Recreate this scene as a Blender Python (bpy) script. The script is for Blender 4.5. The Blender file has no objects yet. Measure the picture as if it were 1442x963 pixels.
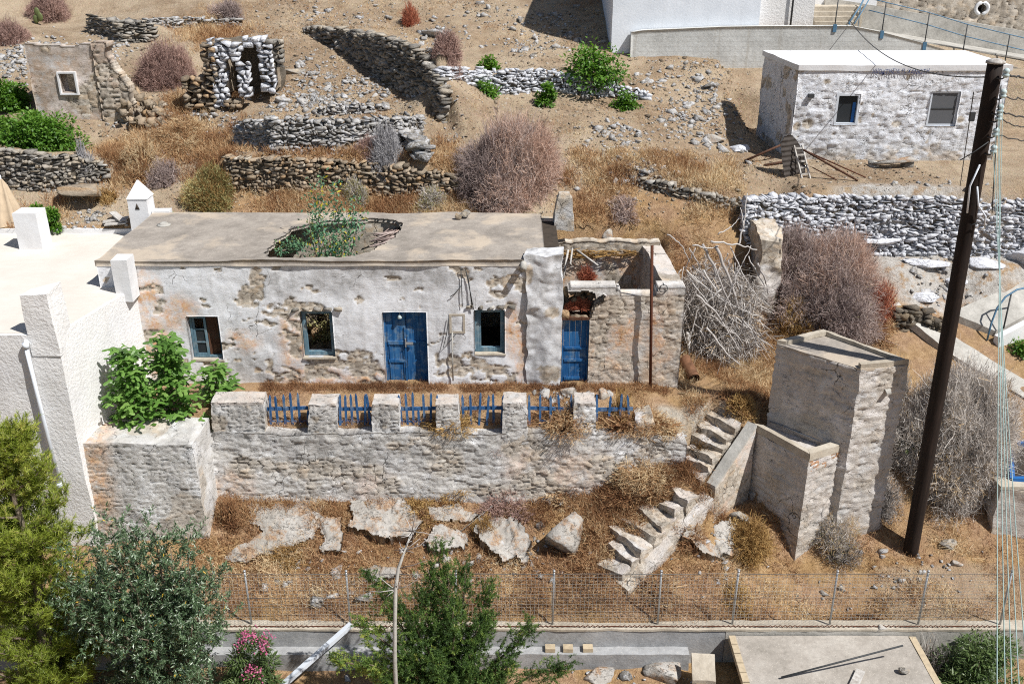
import bpy, bmesh, math, random
import numpy as np
from mathutils import Vector, Matrix

random.seed(11)
rng = np.random.default_rng(7)
SC = bpy.context.scene
COL = SC.collection
R = math.radians

# ------------------------------------------------------------------ camera model (surveyed from the photo)
F, CX, CY, TH = 1370.0, 721.0, 481.5, R(24.0)
CAM = np.array([0.0, -24.5, 12.2])
CT, ST = math.cos(TH), math.sin(TH)

def ray(px, py):
    dx = (px - CX) / F; dy = (CY - py) / F
    return np.array([dx, CT + dy * ST, -ST + dy * CT])
def atY(px, py, Y):
    d = ray(px, py); return CAM + d * ((Y - CAM[1]) / d[1])
def atZ(px, py, Z):
    d = ray(px, py); return CAM + d * ((Z - CAM[2]) / d[2])
def size_at(p, npx):
    ax = (p[1] - CAM[1]) * CT - (p[2] - CAM[2]) * ST
    return npx * ax / F

# ------------------------------------------------------------------ numpy noise
def _hash(ix, iy, iz, s):
    h = (ix.astype(np.int64) * 374761393 + iy.astype(np.int64) * 668265263 + iz.astype(np.int64) * 1274126177 + s * 974711) & 0xFFFFFFFF
    h = ((h ^ (h >> 13)) * 1274126177) & 0xFFFFFFFF
    h = ((h ^ (h >> 16)) * 2246822519) & 0xFFFFFFFF
    return ((h ^ (h >> 15)) & 0xFFFFFF) / float(0xFFFFFF)
def vnoise(P, s=0):
    P = np.asarray(P, float); fl = np.floor(P); f = P - fl; f = f * f * (3 - 2 * f); i = fl.astype(np.int64)
    r = 0
    for a in (0, 1):
        for b in (0, 1):
            for c in (0, 1):
                w = (f[..., 0] if a else 1 - f[..., 0]) * (f[..., 1] if b else 1 - f[..., 1]) * (f[..., 2] if c else 1 - f[..., 2])
                r = r + w * _hash(i[..., 0] + a, i[..., 1] + b, i[..., 2] + c, s)
    return r
def fbm(P, o=4, s=0, g=0.5):
    P = np.asarray(P, float); a = 1; t = 0; r = 0
    for k in range(o):
        r = r + a * vnoise(P * (2 ** k) + 17.3 * k, s + k); t += a; a *= g
    return r / t
def vec_noise(P, s=0, o=2):
    return np.stack([fbm(P, o, s) - .5, fbm(P, o, s + 50) - .5, fbm(P, o, s + 90) - .5], -1) * 2
def worley(U, V, s=0):
    iu = np.floor(U).astype(np.int64); iv = np.floor(V).astype(np.int64)
    f1 = np.full(U.shape, 9.); f2 = np.full(U.shape, 9.); cid = np.zeros(U.shape)
    for a in (-1, 0, 1):
        for b in (-1, 0, 1):
            cu, cv = iu + a, iv + b; z = np.zeros_like(cu)
            x = cu + .15 + .7 * _hash(cu, cv, z, s); y = cv + .15 + .7 * _hash(cu, cv, z + 1, s)
            d = np.hypot(x - U, y - V); h = _hash(cu, cv, z + 2, s)
            n = d < f1
            f2 = np.where(n, f1, np.minimum(f2, d)); cid = np.where(n, h, cid); f1 = np.where(n, d, f1)
    return f1, f2, cid
def sstep(a, b, x):
    t = np.clip((x - a) / (b - a), 0, 1); return t * t * (3 - 2 * t)

# ------------------------------------------------------------------ mesh plumbing
BASE = {}
def newmesh(name, V, polys, smooth=False, attr=None):
    me = bpy.data.meshes.new(name)
    V = np.ascontiguousarray(V, dtype=np.float32)
    polys = [np.asarray(p, np.int32) for p in polys if len(p)]
    loops = np.concatenate([p.ravel() for p in polys]); cnt = np.concatenate([np.full(len(p), p.shape[1], np.int32) for p in polys])
    st = np.concatenate([[0], np.cumsum(cnt)[:-1]]).astype(np.int32)
    me.vertices.add(len(V)); me.vertices.foreach_set('co', V.ravel())
    me.loops.add(len(loops)); me.loops.foreach_set('vertex_index', loops.astype(np.int32))
    me.polygons.add(len(cnt)); me.polygons.foreach_set('loop_start', st); me.polygons.foreach_set('loop_total', cnt)
    if smooth: me.polygons.foreach_set('use_smooth', np.ones(len(cnt), bool))
    me.update(calc_edges=True)
    for k, a in (attr or {}).items():
        at = me.attributes.new(k, 'FLOAT', 'POINT'); at.data.foreach_set('value', np.ascontiguousarray(a, dtype=np.float32).ravel())
    return me
def root_loc(o):
    return BASE.get(o.name, np.zeros(3))
def mk(name, G, mat, parent=None, base=None, smooth=False):
    """G = (V, polys, attr). A child's mesh is stored relative to its thing's base."""
    V, polys, attr = G
    b = root_loc(parent) if parent is not None else (np.array(base, float) if base is not None else np.zeros(3))
    me = newmesh(name, np.asarray(V) - b, polys, smooth, attr)
    if mat is not None: me.materials.append(mat)
    o = bpy.data.objects.new(name, me); COL.objects.link(o)
    if parent is not None: o.parent = parent
    else: o.location = b
    BASE[o.name] = b
    return o
def tag(o, label=None, cat=None, group=None, kind=None):
    if label: o['label'] = label
    if cat: o['category'] = cat
    if group: o['group'] = group
    if kind: o['kind'] = kind
    return o
def thing(name, label, cat, loc, group=None):
    o = bpy.data.objects.new(name, None); COL.objects.link(o); o.location = loc; o.empty_display_size = .2
    BASE[o.name] = np.array(loc, float)
    return tag(o, label, cat, group)

class MB:
    def __init__(s): s.V = []; s.P = {}; s.A = []; s.n = 0
    def add(s, V, polys, var=.5):
        V = np.asarray(V, float).reshape(-1, 3)
        for p in polys:
            p = np.asarray(p, np.int64)
            if len(p): s.P.setdefault(p.shape[1], []).append(p + s.n)
        s.V.append(V); s.A.append(np.broadcast_to(np.asarray(var, float), (len(V),)).copy()); s.n += len(V)
        return s
    def get(s):
        return np.concatenate(s.V), [np.concatenate(v) for v in s.P.values()], {'var': np.concatenate(s.A)}
    # shapes
    def hexa(s, bot, top, res=None, amp=0., freq=2., seed=0, var=.5):
        bot = np.asarray(bot, float); top = np.asarray(top, float)
        F_ = [(bot[3], bot[2], bot[1], bot[0]), (top[0], top[1], top[2], top[3])] + [(bot[i], bot[(i + 1) % 4], top[(i + 1) % 4], top[i]) for i in range(4)]
        for a, b, c, d in F_:
            nu = nv = 1
            if res:
                nu = max(1, int(round(max(np.linalg.norm(b - a), np.linalg.norm(c - d)) / res))); nv = max(1, int(round(max(np.linalg.norm(d - a), np.linalg.norm(c - b)) / res)))
            u, v = np.meshgrid(np.linspace(0, 1, nu + 1), np.linspace(0, 1, nv + 1), indexing='ij'); u = u[..., None]; v = v[..., None]
            P = ((1 - u) * (1 - v) * a + u * (1 - v) * b + u * v * c + (1 - u) * v * d).reshape(-1, 3)
            if amp: P = P + vec_noise(P * freq, seed, 3) * amp
            ii, jj = np.meshgrid(np.arange(nu), np.arange(nv), indexing='ij'); k = (ii * (nv + 1) + jj).ravel()
            s.add(P, [np.stack([k, k + nv + 1, k + nv + 2, k + 1], 1)], var)
        return s
    def box(s, lo, hi, **k):
        x0, y0, z0 = lo; x1, y1, z1 = hi
        return s.hexa([(x0, y0, z0), (x1, y0, z0), (x1, y1, z0), (x0, y1, z0)], [(x0, y0, z1), (x1, y0, z1), (x1, y1, z1), (x0, y1, z1)], **k)
    def bar(s, a, b, w, h, up=(0, 0, 1), **k):
        a = np.asarray(a, float); b = np.asarray(b, float); d = b - a; d = d / np.linalg.norm(d)
        x = np.cross(d, up); x = x / np.linalg.norm(x); y = np.cross(x, d)
        o = [x * (-w / 2) - y * h / 2, x * (w / 2) - y * h / 2, x * (w / 2) + y * h / 2, x * (-w / 2) + y * h / 2]
        return s.hexa([a + q for q in o], [b + q for q in o], **k)
    def tube(s, pts, rad, n=6, caps=True, var=.5):
        pts = np.asarray(pts, float); m = len(pts); rad = np.broadcast_to(np.asarray(rad, float), (m,))
        T = np.gradient(pts, axis=0); T /= np.linalg.norm(T, axis=1)[:, None] + 1e-9
        ref = np.array([0, 0, 1.]) if abs(T[0, 2]) < .9 else np.array([1., 0, 0])
        a = np.linspace(0, 2 * math.pi, n, endpoint=False); V = []
        for i in range(m):
            x = np.cross(T[i], ref); x /= np.linalg.norm(x) + 1e-9; y = np.cross(T[i], x); ref = -np.cross(T[i], x) if False else ref
            V.append(pts[i] + rad[i] * (np.cos(a)[:, None] * x + np.sin(a)[:, None] * y))
        V = np.concatenate(V); i, j = np.meshgrid(np.arange(m - 1), np.arange(n), indexing='ij'); i = i.ravel(); j = j.ravel(); j2 = (j + 1) % n
        Q = np.stack([i * n + j, i * n + j2, (i + 1) * n + j2, (i + 1) * n + j], 1)
        P = [Q]
        if caps: P.append(np.stack([np.arange(n)[::-1], (m - 1) * n + np.arange(n)]))
        return s.add(V, P, var)
    def ribbons(s, A, B, w0, w1, var=.5, side=None):
        A = np.asarray(A, float); B = np.asarray(B, float); d = B - A
        if side is None:
            side = np.cross(d, rng.normal(size=A.shape))
        side = side / (np.linalg.norm(side, axis=1)[:, None] + 1e-9)
        w0 = np.broadcast_to(w0, (len(A),))[:, None] / 2; w1 = np.broadcast_to(w1, (len(A),))[:, None] / 2
        V = np.stack([A - side * w0, A + side * w0, B + side * w1, B - side * w1], 1).reshape(-1, 3)
        k = np.arange(len(A)) * 4
        return s.add(V, [np.stack([k, k + 1, k + 2, k + 3], 1)], np.repeat(np.broadcast_to(var, (len(A),)), 4))
    def leaves(s, P, D, N, L, W, var=.5, fold=.15):
        D = D / (np.linalg.norm(D, axis=1)[:, None] + 1e-9); S = np.cross(D, N); S = S / (np.linalg.norm(S, axis=1)[:, None] + 1e-9); N = np.cross(S, D)
        L = np.broadcast_to(L, (len(P),))[:, None]; W = np.broadcast_to(W, (len(P),))[:, None]
        V = np.stack([P, P + D * L * .45 + S * W / 2 + N * W * fold, P + D * L, P + D * L * .45 - S * W / 2 + N * W * fold], 1).reshape(-1, 3)
        k = np.arange(len(P)) * 4
        return s.add(V, [np.stack([k, k + 1, k + 2], 1), np.stack([k, k + 2, k + 3], 1)], np.repeat(np.broadcast_to(var, (len(P),)), 4))
    def lathe(s, c, prof, n=12, var=.5):
        return s.tube([np.array(c) + np.array([0, 0, z]) for r, z in prof], [r for r, z in prof], n, True, var)

def unit(n): 
    v = rng.normal(size=(n, 3)); return v / np.linalg.norm(v, axis=1)[:, None]
def hemi(n, zmin=0.05):
    v = unit(n * 3); v = v[v[:, 2] > zmin][:n]
    while len(v) < n: 
        w = unit(n); v = np.concatenate([v, w[w[:, 2] > zmin]])[:n]
    return v

def slab(us, vs, keep, front, back, fattr=None):
    """A wall or roof cut out of a fine grid: kept cells get a front and a back face, every cut edge gets a reveal."""
    us = np.asarray(us); vs = np.asarray(vs); nu, nv = len(us), len(vs)
    U, Vv = np.meshgrid(us, vs, indexing='ij')
    uc = (us[:-1] + us[1:]) / 2; vc = (vs[:-1] + vs[1:]) / 2; UC, VC = np.meshgrid(uc, vc, indexing='ij')
    K = keep(UC, VC)
    Pf = front(U, Vv).reshape(-1, 3); Pb = back(U, Vv).reshape(-1, 3); N = nu * nv
    ii, jj = np.nonzero(K); k = ii * nv + jj
    Q = [np.stack([k, k + nv, k + nv + 1, k + 1], 1), np.stack([k + 1, k + nv + 1, k + nv, k], 1) + N]
    Kp = np.pad(K, 1)
    L = K & ~Kp[:-2, 1:-1]; Rr = K & ~Kp[2:, 1:-1]; D = K & ~Kp[1:-1, :-2]; T = K & ~Kp[1:-1, 2:]
    def quad(M, a, b):
        i, j = np.nonzero(M); k = i * nv + j; return np.stack([k + a, k + a + N, k + b + N, k + b], 1)
    Q += [quad(L, 0, 1), quad(Rr, nv + 1, nv), quad(D, nv, 0), quad(T, 1, nv + 1)]
    attr = {}
    if fattr:
        for kk, a in fattr(U, Vv).items():
            attr[kk] = np.concatenate([np.broadcast_to(a, U.shape).ravel()] * 2)
    Q = np.concatenate(Q); Pall = np.concatenate([Pf, Pb])
    used = np.unique(Q); remap = np.zeros(2 * N, np.int64); remap[used] = np.arange(len(used))
    return Pall[used], [remap[Q]], {k_: a[used] for k_, a in attr.items()}
def grid_nodes(a, b, step, extra=()):
    n = max(1, int(round((b - a) / step))); g = np.linspace(a, b, n + 1)
    ex = [e for e in extra if a < e < b]
    if ex:
        g = g[[all(abs(x - e) > step * .45 for e in ex) for x in g]]
        g = np.sort(np.concatenate([g, ex]))
    g[0] = a; g[-1] = b
    return np.unique(g)
def inpoly(px, py, poly):
    px = np.asarray(px); py = np.asarray(py); r = np.zeros(px.shape, bool); n = len(poly); j = n - 1
    for i in range(n):
        xi, yi = poly[i][0], poly[i][1]; xj, yj = poly[j][0], poly[j][1]
        c = ((yi > py) != (yj > py)) & (px < (xj - xi) * (py - yi) / (yj - yi + 1e-12) + xi)
        r ^= c; j = i
    return r

# ------------------------------------------------------------------ stones
def _ico(sub):
    bm = bmesh.new(); bmesh.ops.create_icosphere(bm, subdivisions=sub, radius=1)
    V = np.array([v.co[:] for v in bm.verts]); Fc = np.array([[v.index for v in f.verts] for f in bm.faces]); bm.free(); return V, Fc
ICO = {k: _ico(k) for k in (1, 2, 3, 4)}
def _hulls(n, npts, power, seed):
    r_ = np.random.default_rng(seed); out = []
    for k in range(n):
        bm = bmesh.new(); p = r_.normal(size=(npts, 3)); p /= np.linalg.norm(p, axis=1)[:, None]; p = np.sign(p) * np.abs(p) ** power; p /= np.max(np.abs(p), axis=1)[:, None] ** .6
        for q in p * r_.uniform(.82, 1.05, (npts, 1)): bm.verts.new(q)
        bmesh.ops.convex_hull(bm, input=bm.verts[:]); bmesh.ops.delete(bm, geom=[v for v in bm.verts if not v.link_faces], context='VERTS'); bmesh.ops.triangulate(bm, faces=bm.faces[:]); bm.verts.index_update()
        out.append((np.array([v.co[:] for v in bm.verts]), np.array([[v.index for v in f.verts] for f in bm.faces]))); bm.free()
    return out
SH1 = _hulls(48, 13, .38, 5)
SH0 = _hulls(24, 9, .5, 9)
def stones(C, S, rotz=None, tilt=.25, var=None, small=False):
    C = np.asarray(C, float); S = np.asarray(S, float); n = len(C); sh = SH0 if small else SH1
    rotz = rng.uniform(0, 6.28, n) if rotz is None else np.broadcast_to(rotz, (n,)); var = rng.random(n) if var is None else np.broadcast_to(var, (n,))
    idx = rng.integers(0, len(sh), n); tx = rng.normal(0, tilt, n); ty = rng.normal(0, tilt, n); flip = rng.choice([-1., 1.], (n, 2)); mb = MB()
    for k, (V, Fc) in enumerate(sh):
        I = np.nonzero(idx == k)[0]
        if not len(I): continue
        P = V[None] * S[I][:, None, :]
        c, s = np.cos(tx[I])[:, None], np.sin(tx[I])[:, None]; P = np.stack([P[..., 0], P[..., 1] * c - P[..., 2] * s, P[..., 1] * s + P[..., 2] * c], -1)
        c, s = np.cos(ty[I])[:, None], np.sin(ty[I])[:, None]; P = np.stack([P[..., 0] * c + P[..., 2] * s, P[..., 1], -P[..., 0] * s + P[..., 2] * c], -1)
        r = rotz[I] + math.pi * (flip[I, 0] > 0); c, s = np.cos(r)[:, None], np.sin(r)[:, None]; P = np.stack([P[..., 0] * c - P[..., 1] * s, P[..., 0] * s + P[..., 1] * c, P[..., 2]], -1)
        P = P + C[I][:, None, :]; m = len(V)
        mb.add(P.reshape(-1, 3), [(Fc[None] + (np.arange(len(I)) * m)[:, None, None]).reshape(-1, 3)], np.repeat(var[I], m))
    return mb.get()
# ------------------------------------------------------------------ materials
def lin(r, g, b): 
    f = lambda c: (c / 255 / 12.92) if c / 255 <= .04045 else ((c / 255 + .055) / 1.055) ** 2.4
    return (f(r), f(g), f(b), 1)
class NT:
    def __init__(s, name):
        s.m = bpy.data.materials.new(name); s.m.use_nodes = True; s.t = s.m.node_tree; s.t.nodes.clear()
        s.out = s.t.nodes.new('ShaderNodeOutputMaterial'); s._pos = None
    def N(s, ty, **kw):
        n = s.t.nodes.new(ty)
        for k, v in kw.items(): setattr(n, k, v)
        return n
    def L(s, sock, v):
        if v is None: return
        if isinstance(v, bpy.types.NodeSocket): s.t.links.new(v, sock)
        elif isinstance(v, (int, float)) and hasattr(sock.default_value, '__len__'): sock.default_value = (v, v, v, 1)[:len(sock.default_value)]
        else: sock.default_value = v
    @property
    def pos(s):
        if s._pos is None: s._pos = s.N('ShaderNodeNewGeometry').outputs['Position']
        return s._pos
    def map(s, scale=(1, 1, 1), vec=None, rot=(0, 0, 0)):
        n = s.N('ShaderNodeMapping'); s.L(n.inputs['Vector'], vec or s.pos); n.inputs['Scale'].default_value = scale; n.inputs['Rotation'].default_value = rot; return n.outputs[0]
    def noise(s, scale, detail=4, rough=.6, vec=None, dist=0):
        n = s.N('ShaderNodeTexNoise'); s.L(n.inputs['Vector'], vec or s.pos); n.inputs['Scale'].default_value = scale; n.inputs['Detail'].default_value = detail
        n.inputs['Roughness'].default_value = rough; n.inputs['Distortion'].default_value = dist; return n.outputs[0]
    def noisec(s, scale, detail=2, vec=None):
        n = s.N('ShaderNodeTexNoise'); s.L(n.inputs['Vector'], vec or s.pos); n.inputs['Scale'].default_value = scale; n.inputs['Detail'].default_value = detail; return n.outputs[1]
    def voro(s, scale, feature='F1', vec=None, out=0, rnd=1):
        n = s.N('ShaderNodeTexVoronoi', feature=feature); s.L(n.inputs['Vector'], vec or s.pos); n.inputs['Scale'].default_value = scale; n.inputs['Randomness'].default_value = rnd; return n.outputs[out]
    def ramp(s, f, stops, interp='LINEAR'):
        n = s.N('ShaderNodeValToRGB'); cr = n.color_ramp; cr.interpolation = interp
        while len(cr.elements) < len(stops): cr.elements.new(.5)
        for e, (p, c) in zip(cr.elements, stops): e.position = p; e.color = c if hasattr(c, '__len__') else (c, c, c, 1)
        s.L(n.inputs[0], f); return n.outputs[0]
    def mix(s, f, a, b, blend='MIX'):
        n = s.N('ShaderNodeMix', data_type='RGBA', blend_type=blend, clamp_factor=True); s.L(n.inputs[0], f); s.L(n.inputs[6], a); s.L(n.inputs[7], b); return n.outputs[2]
    def m2(s, op, a, b=None, c=None):
        n = s.N('ShaderNodeMath', operation=op); s.L(n.inputs[0], a)
        if b is not None: s.L(n.inputs[1], b)
        if c is not None: s.L(n.inputs[2], c)
        return n.outputs[0]
    def attr(s, name):
        return s.N('ShaderNodeAttribute', attribute_name=name).outputs['Fac']
    def vadd(s, a, b, k):
        n = s.N('ShaderNodeVectorMath', operation='MULTIPLY_ADD'); s.L(n.inputs[0], a); n.inputs[1].default_value = (k, k, k); s.L(n.inputs[2], b); return n.outputs[0]
    def bump(s, h, strength=.5, dist=.02, prev=None):
        n = s.N('ShaderNodeBump'); s.L(n.inputs['Height'], h); n.inputs['Strength'].default_value = strength; n.inputs['Distance'].default_value = dist
        if prev is not None: s.L(n.inputs['Normal'], prev)
        return n.outputs[0]
    def finish(s, color, rough=.9, normal=None, spec=.25, metal=0, transl=None, trans_w=.3):
        p = s.N('ShaderNodeBsdfPrincipled'); s.L(p.inputs['Base Color'], color); s.L(p.inputs['Roughness'], rough); p.inputs['Specular IOR Level'].default_value = spec; p.inputs['Metallic'].default_value = metal
        if normal is not None: s.L(p.inputs['Normal'], normal)
        o = p.outputs[0]
        if transl is not None:
            t = s.N('ShaderNodeBsdfTranslucent'); s.L(t.inputs[0], transl); mx = s.N('ShaderNodeMixShader'); mx.inputs[0].default_value = trans_w
            s.t.links.new(o, mx.inputs[1]); s.t.links.new(t.outputs[0], mx.inputs[2]); o = mx.outputs[0]
        s.t.links.new(o, s.out.inputs[0]); return s.m

M = {}
def simple(name, col, rough=.7, var=.12, nscale=6, bump=.0, bscale=40, metal=0, spec=.3):
    n = NT(name); f = n.noise(nscale, 5, .65)
    dark = tuple(c * (1 - 2.2 * var) for c in col[:3]) + (1,); lite = tuple(min(1, c * (1 + 1.6 * var)) for c in col[:3]) + (1,)
    c = n.ramp(f, [(.25, dark), (.5, col), (.75, lite)])
    nm = n.bump(n.noise(bscale, 4), bump, .01) if bump else None
    M[name] = n.finish(c, rough, nm, spec, metal); return M[name]

def m_terrain():
    n = NT('terrain'); gr = n.attr('gr'); wh = n.attr('wh'); pa = n.attr('path')
    wp = n.vadd(n.noisec(3), n.pos, .25)
    f = n.noise(.5, 6, .7); f2 = n.noise(5, 6, .75); f3 = n.noise(28, 4, .7)
    soil = n.ramp(f, [(.3, lin(164, 140, 114)), (.5, lin(190, 166, 138)), (.7, lin(208, 188, 163))])
    soil = n.mix(n.ramp(f2, [(.35, 0), (.7, .75)]), soil, lin(128, 106, 84))
    soil = n.mix(n.ramp(n.noise(.23, 5, .7), [(.42, 0), (.6, .7)]), soil, lin(208, 190, 164)); soil = n.mix(n.ramp(n.noise(.31, 6, .75, None, 1.), [(.53, 0), (.66, .6)]), soil, lin(134, 110, 88))
    gravel = n.voro(11, 'F1', wp, 1)
    gd = n.voro(11, 'F1', wp, 0)
    peb = n.ramp(gd, [(.16, 1), (.26, 0)])
    pebsel = n.ramp(n.noise(1.3, 4, .7), [(.5, 0), (.68, 1)])
    soil = n.mix(n.m2('MULTIPLY', peb, pebsel), soil, n.mix(.75, gravel, lin(196, 186, 170)))
    g2 = n.voro(26, 'F1', wp, 0); soil = n.mix(n.m2('MULTIPLY', n.ramp(g2, [(.14, .8), (.22, 0)]), n.ramp(n.noise(2.1, 3), [(.42, 0), (.6, 1)])), soil, lin(214, 204, 188))
    clod = n.voro(34, 'F1', wp, 1); soil = n.mix(.22, soil, n.mix(1, soil, n.mix(.6, clod, lin(150, 150, 150)), 'MULTIPLY')); soil = n.mix(n.ramp(f3, [(.34, .35), (.5, 0)]), soil, lin(110, 92, 74)); soil = n.mix(n.ramp(f3, [(.56, 0), (.72, .5)]), soil, lin(214, 196, 170))
    red = n.ramp(f2, [(.3, lin(116, 90, 70)), (.5, lin(156, 124, 98)), (.7, lin(192, 164, 136))])
    red = n.mix(n.ramp(f3, [(.4, 0), (.65, .55)]), red, lin(200, 168, 132))
    straw = n.ramp(f2, [(.3, lin(142, 112, 76)), (.55, lin(180, 148, 106)), (.75, lin(206, 180, 142))])
    grs = n.mix(n.ramp(n.noise(.9, 3), [(.4, 0), (.62, 1)]), red, straw)
    c = n.mix(gr, soil, grs)
    w = n.ramp(f2, [(.3, lin(150, 143, 134)), (.5, lin(190, 185, 178)), (.75, lin(214, 211, 206))])
    wm = n.m2('MULTIPLY', wh, n.ramp(n.noise(2.6, 6, .7), [(.36, 0), (.5, 1)]))
    c = n.mix(wm, c, w)
    pc = n.ramp(f2, [(.3, lin(150, 142, 130)), (.55, lin(186, 177, 163)), (.75, lin(208, 200, 187))])
    c = n.mix(pa, c, pc)
    h = n.m2('ADD', n.m2('MULTIPLY', f2, .6), n.m2('MULTIPLY', f3, .5))
    nm = n.bump(h, 1., .12)
    nm = n.bump(n.m2('MULTIPLY', peb, pebsel), .6, .03, nm)
    M['terrain'] = n.finish(c, .95, nm, .1)

def m_stone(name, pal, wash=None, washc=lin(228, 229, 232), lichen=.25, soil=0.):
    n = NT(name); v = n.attr('var')
    c = n.ramp(v, [(i / max(1, len(pal) - 1), p) for i, p in enumerate(pal)])
    f = n.noise(9, 6, .7); c = n.mix(n.ramp(f, [(.35, .4), (.55, 0)]), c, n.mix(.5, c, lin(84, 78, 70)))
    c = n.mix(n.ramp(n.noise(3.1, 4, .7), [(.55, 0), (.75, lichen)]), c, lin(196, 168, 120))
    if wash:
        up = n.m2('ADD', n.ramp(n.noise(7, 5, .75), [(.5 - wash * .4, 0), (.62 - wash * .3, 1)]), 0)
        c = n.mix(up, c, n.mix(n.ramp(f, [(.3, .5), (.6, 0)]), washc, lin(176, 178, 184)))
    if soil: c = n.mix(n.ramp(n.noise(1.9, 7, .75), [(.50, 0), (.60, soil)]), c, n.mix(n.ramp(n.noise(24, 3), [(.4, 0), (.6, 1)]), lin(132, 100, 76), lin(186, 154, 120)))
    k1 = n.m2('ABSOLUTE', n.m2('SUBTRACT', n.noise(2.2, 6, .65, n.map((1, 1.6, 2.2))), .5)); lm = n.m2('MULTIPLY', n.ramp(k1, [(.003, .8), (.010, 0)]), n.ramp(n.noise(1.7, 2), [(.48, 0), (.58, 1)])); c = n.mix(lm, c, lin(70, 64, 58))
    nm = n.bump(n.m2('SUBTRACT', n.m2('ADD', n.noise(14, 6, .75), n.m2('MULTIPLY', n.noise(4, 6, .7, n.map((1, 1.5, 3))), 1.2)), lm), .8, .05)
    M[name] = n.finish(c, .9, nm, .15); return M[name]

def m_plaster(name, base=lin(228, 230, 234), stone_dark=lin(128, 116, 100), stone_lite=lin(182, 170, 152), relief=1.0, flake=lin(198, 188, 174), lines=1.0):
    """old limewash: attributes exp = bare rubble masonry, soot = grey weathering, och = ochre wash, con = cement"""
    n = NT(name); e = n.attr('exp'); so = n.attr('soot'); oc = n.attr('och'); cid = n.attr('cid'); jt = n.attr('joint')
    f1 = n.noise(1.1, 6, .7); f2 = n.noise(6, 6, .75); f3 = n.noise(30, 5, .7)
    c = n.ramp(f1, [(.3, lin(216, 216, 217)), (.5, base), (.7, lin(240, 242, 245))])
    c = n.mix(n.ramp(f2, [(.42, .0), (.7, .5)]), c, lin(196, 192, 188))
    # streaks running down
    stv = n.noise(1, 5, .7, n.map((5, 5, .35)))
    c = n.mix(n.m2('MULTIPLY', n.ramp(stv, [(.52, 0), (.75, .5)]), 1), c, lin(170, 168, 166))
    ochc = n.ramp(f2, [(.3, lin(198, 128, 70)), (.5, lin(214, 168, 122)), (.7, lin(226, 200, 168))])
    c = n.mix(n.m2('MULTIPLY', oc, n.ramp(n.noise(2.2, 6, .75), [(.38, 0), (.6, .95)])), c, ochc)
    c = n.mix(n.m2('MULTIPLY', so, n.ramp(n.noise(3.2, 6, .75), [(.36, .05), (.66, .85)])), c, n.ramp(f3, [(.3, lin(112, 110, 108)), (.7, lin(172, 170, 166))]))
    # small losses: chipped flakes
    fl = n.noise(4.2, 7, .8, None, .6); c = n.mix(n.ramp(fl, [(.66, 0), (.69, .6)]), c, flake)
    fd = n.noise(9, 6, .8, n.map((1, 1, 1.7))); c = n.mix(n.ramp(fd, [(.69, 0), (.72, .7)]), c, lin(128, 118, 108))
    stn = n.ramp(cid, [(0, stone_dark), (.35, lin(172, 160, 142)), (.6, stone_lite), (.8, lin(190, 164, 130)), (1, lin(206, 200, 190))])
    stn = n.mix(n.ramp(f2, [(.35, .5), (.6, 0)]), stn, lin(120, 110, 98))
    stn = n.mix(n.ramp(n.noise(4, 5, .7), [(.5, 0), (.62, .6)]), stn, lin(220, 212, 200))
    stn = n.mix(.30, stn, lin(212, 204, 193))
    stn = n.mix(n.m2('MULTIPLY', jt, n.ramp(n.noise(3.3, 4, .7), [(.42, .0), (.62, .75)])), stn, lin(104, 88, 72))
    c = n.mix(e, c, stn)
    # hairline cracks
    wp = n.vadd(n.noisec(2.2, 3), n.pos, .55)
    cr = n.voro(1.15, 'DISTANCE_TO_EDGE', wp); crm = n.m2('MULTIPLY', n.ramp(cr, [(.004, .8), (.011, 0)]), n.ramp(n.noise(.8, 3), [(.56, 0), (.64, 1)]))
    c = n.mix(crm, c, lin(84, 78, 72))
    for sc_, wd, lo in ((1.3, .003, .56), (3.4, .0045, .58), (8.0, .007, .62)):
        k1 = n.m2('ABSOLUTE', n.m2('SUBTRACT', n.noise(sc_, 5, .65, n.map((1, 1, 1.9))), .5)); lm = n.m2('MULTIPLY', n.ramp(k1, [(wd * .5, .85 * lines), (wd * 1.5, 0)]), n.ramp(n.noise(sc_ * .7 + .2, 3), [(lo, 0), (lo + .08, 1)]))
        c = n.mix(lm, c, lin(78, 70, 62)); crm = n.m2('MAXIMUM', crm, lm)
    sh = n.noise(1, 6, .75, n.map((5, 5, 13)), .4); h = n.m2('ADD', n.m2('ADD', n.m2('MULTIPLY', f2, .4), n.m2('MULTIPLY', f3, .3)), n.m2('MULTIPLY', sh, .5)); h = n.m2('SUBTRACT', h, n.m2('MULTIPLY', n.ramp(fl, [(.65, 0), (.69, 1)]), .3)); h = n.m2('SUBTRACT', h, n.m2('MULTIPLY', crm, .8))
    nm = n.bump(h, .8 * relief, .04)
    M[name] = n.finish(c, .92, nm, .12); return M[name]

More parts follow.
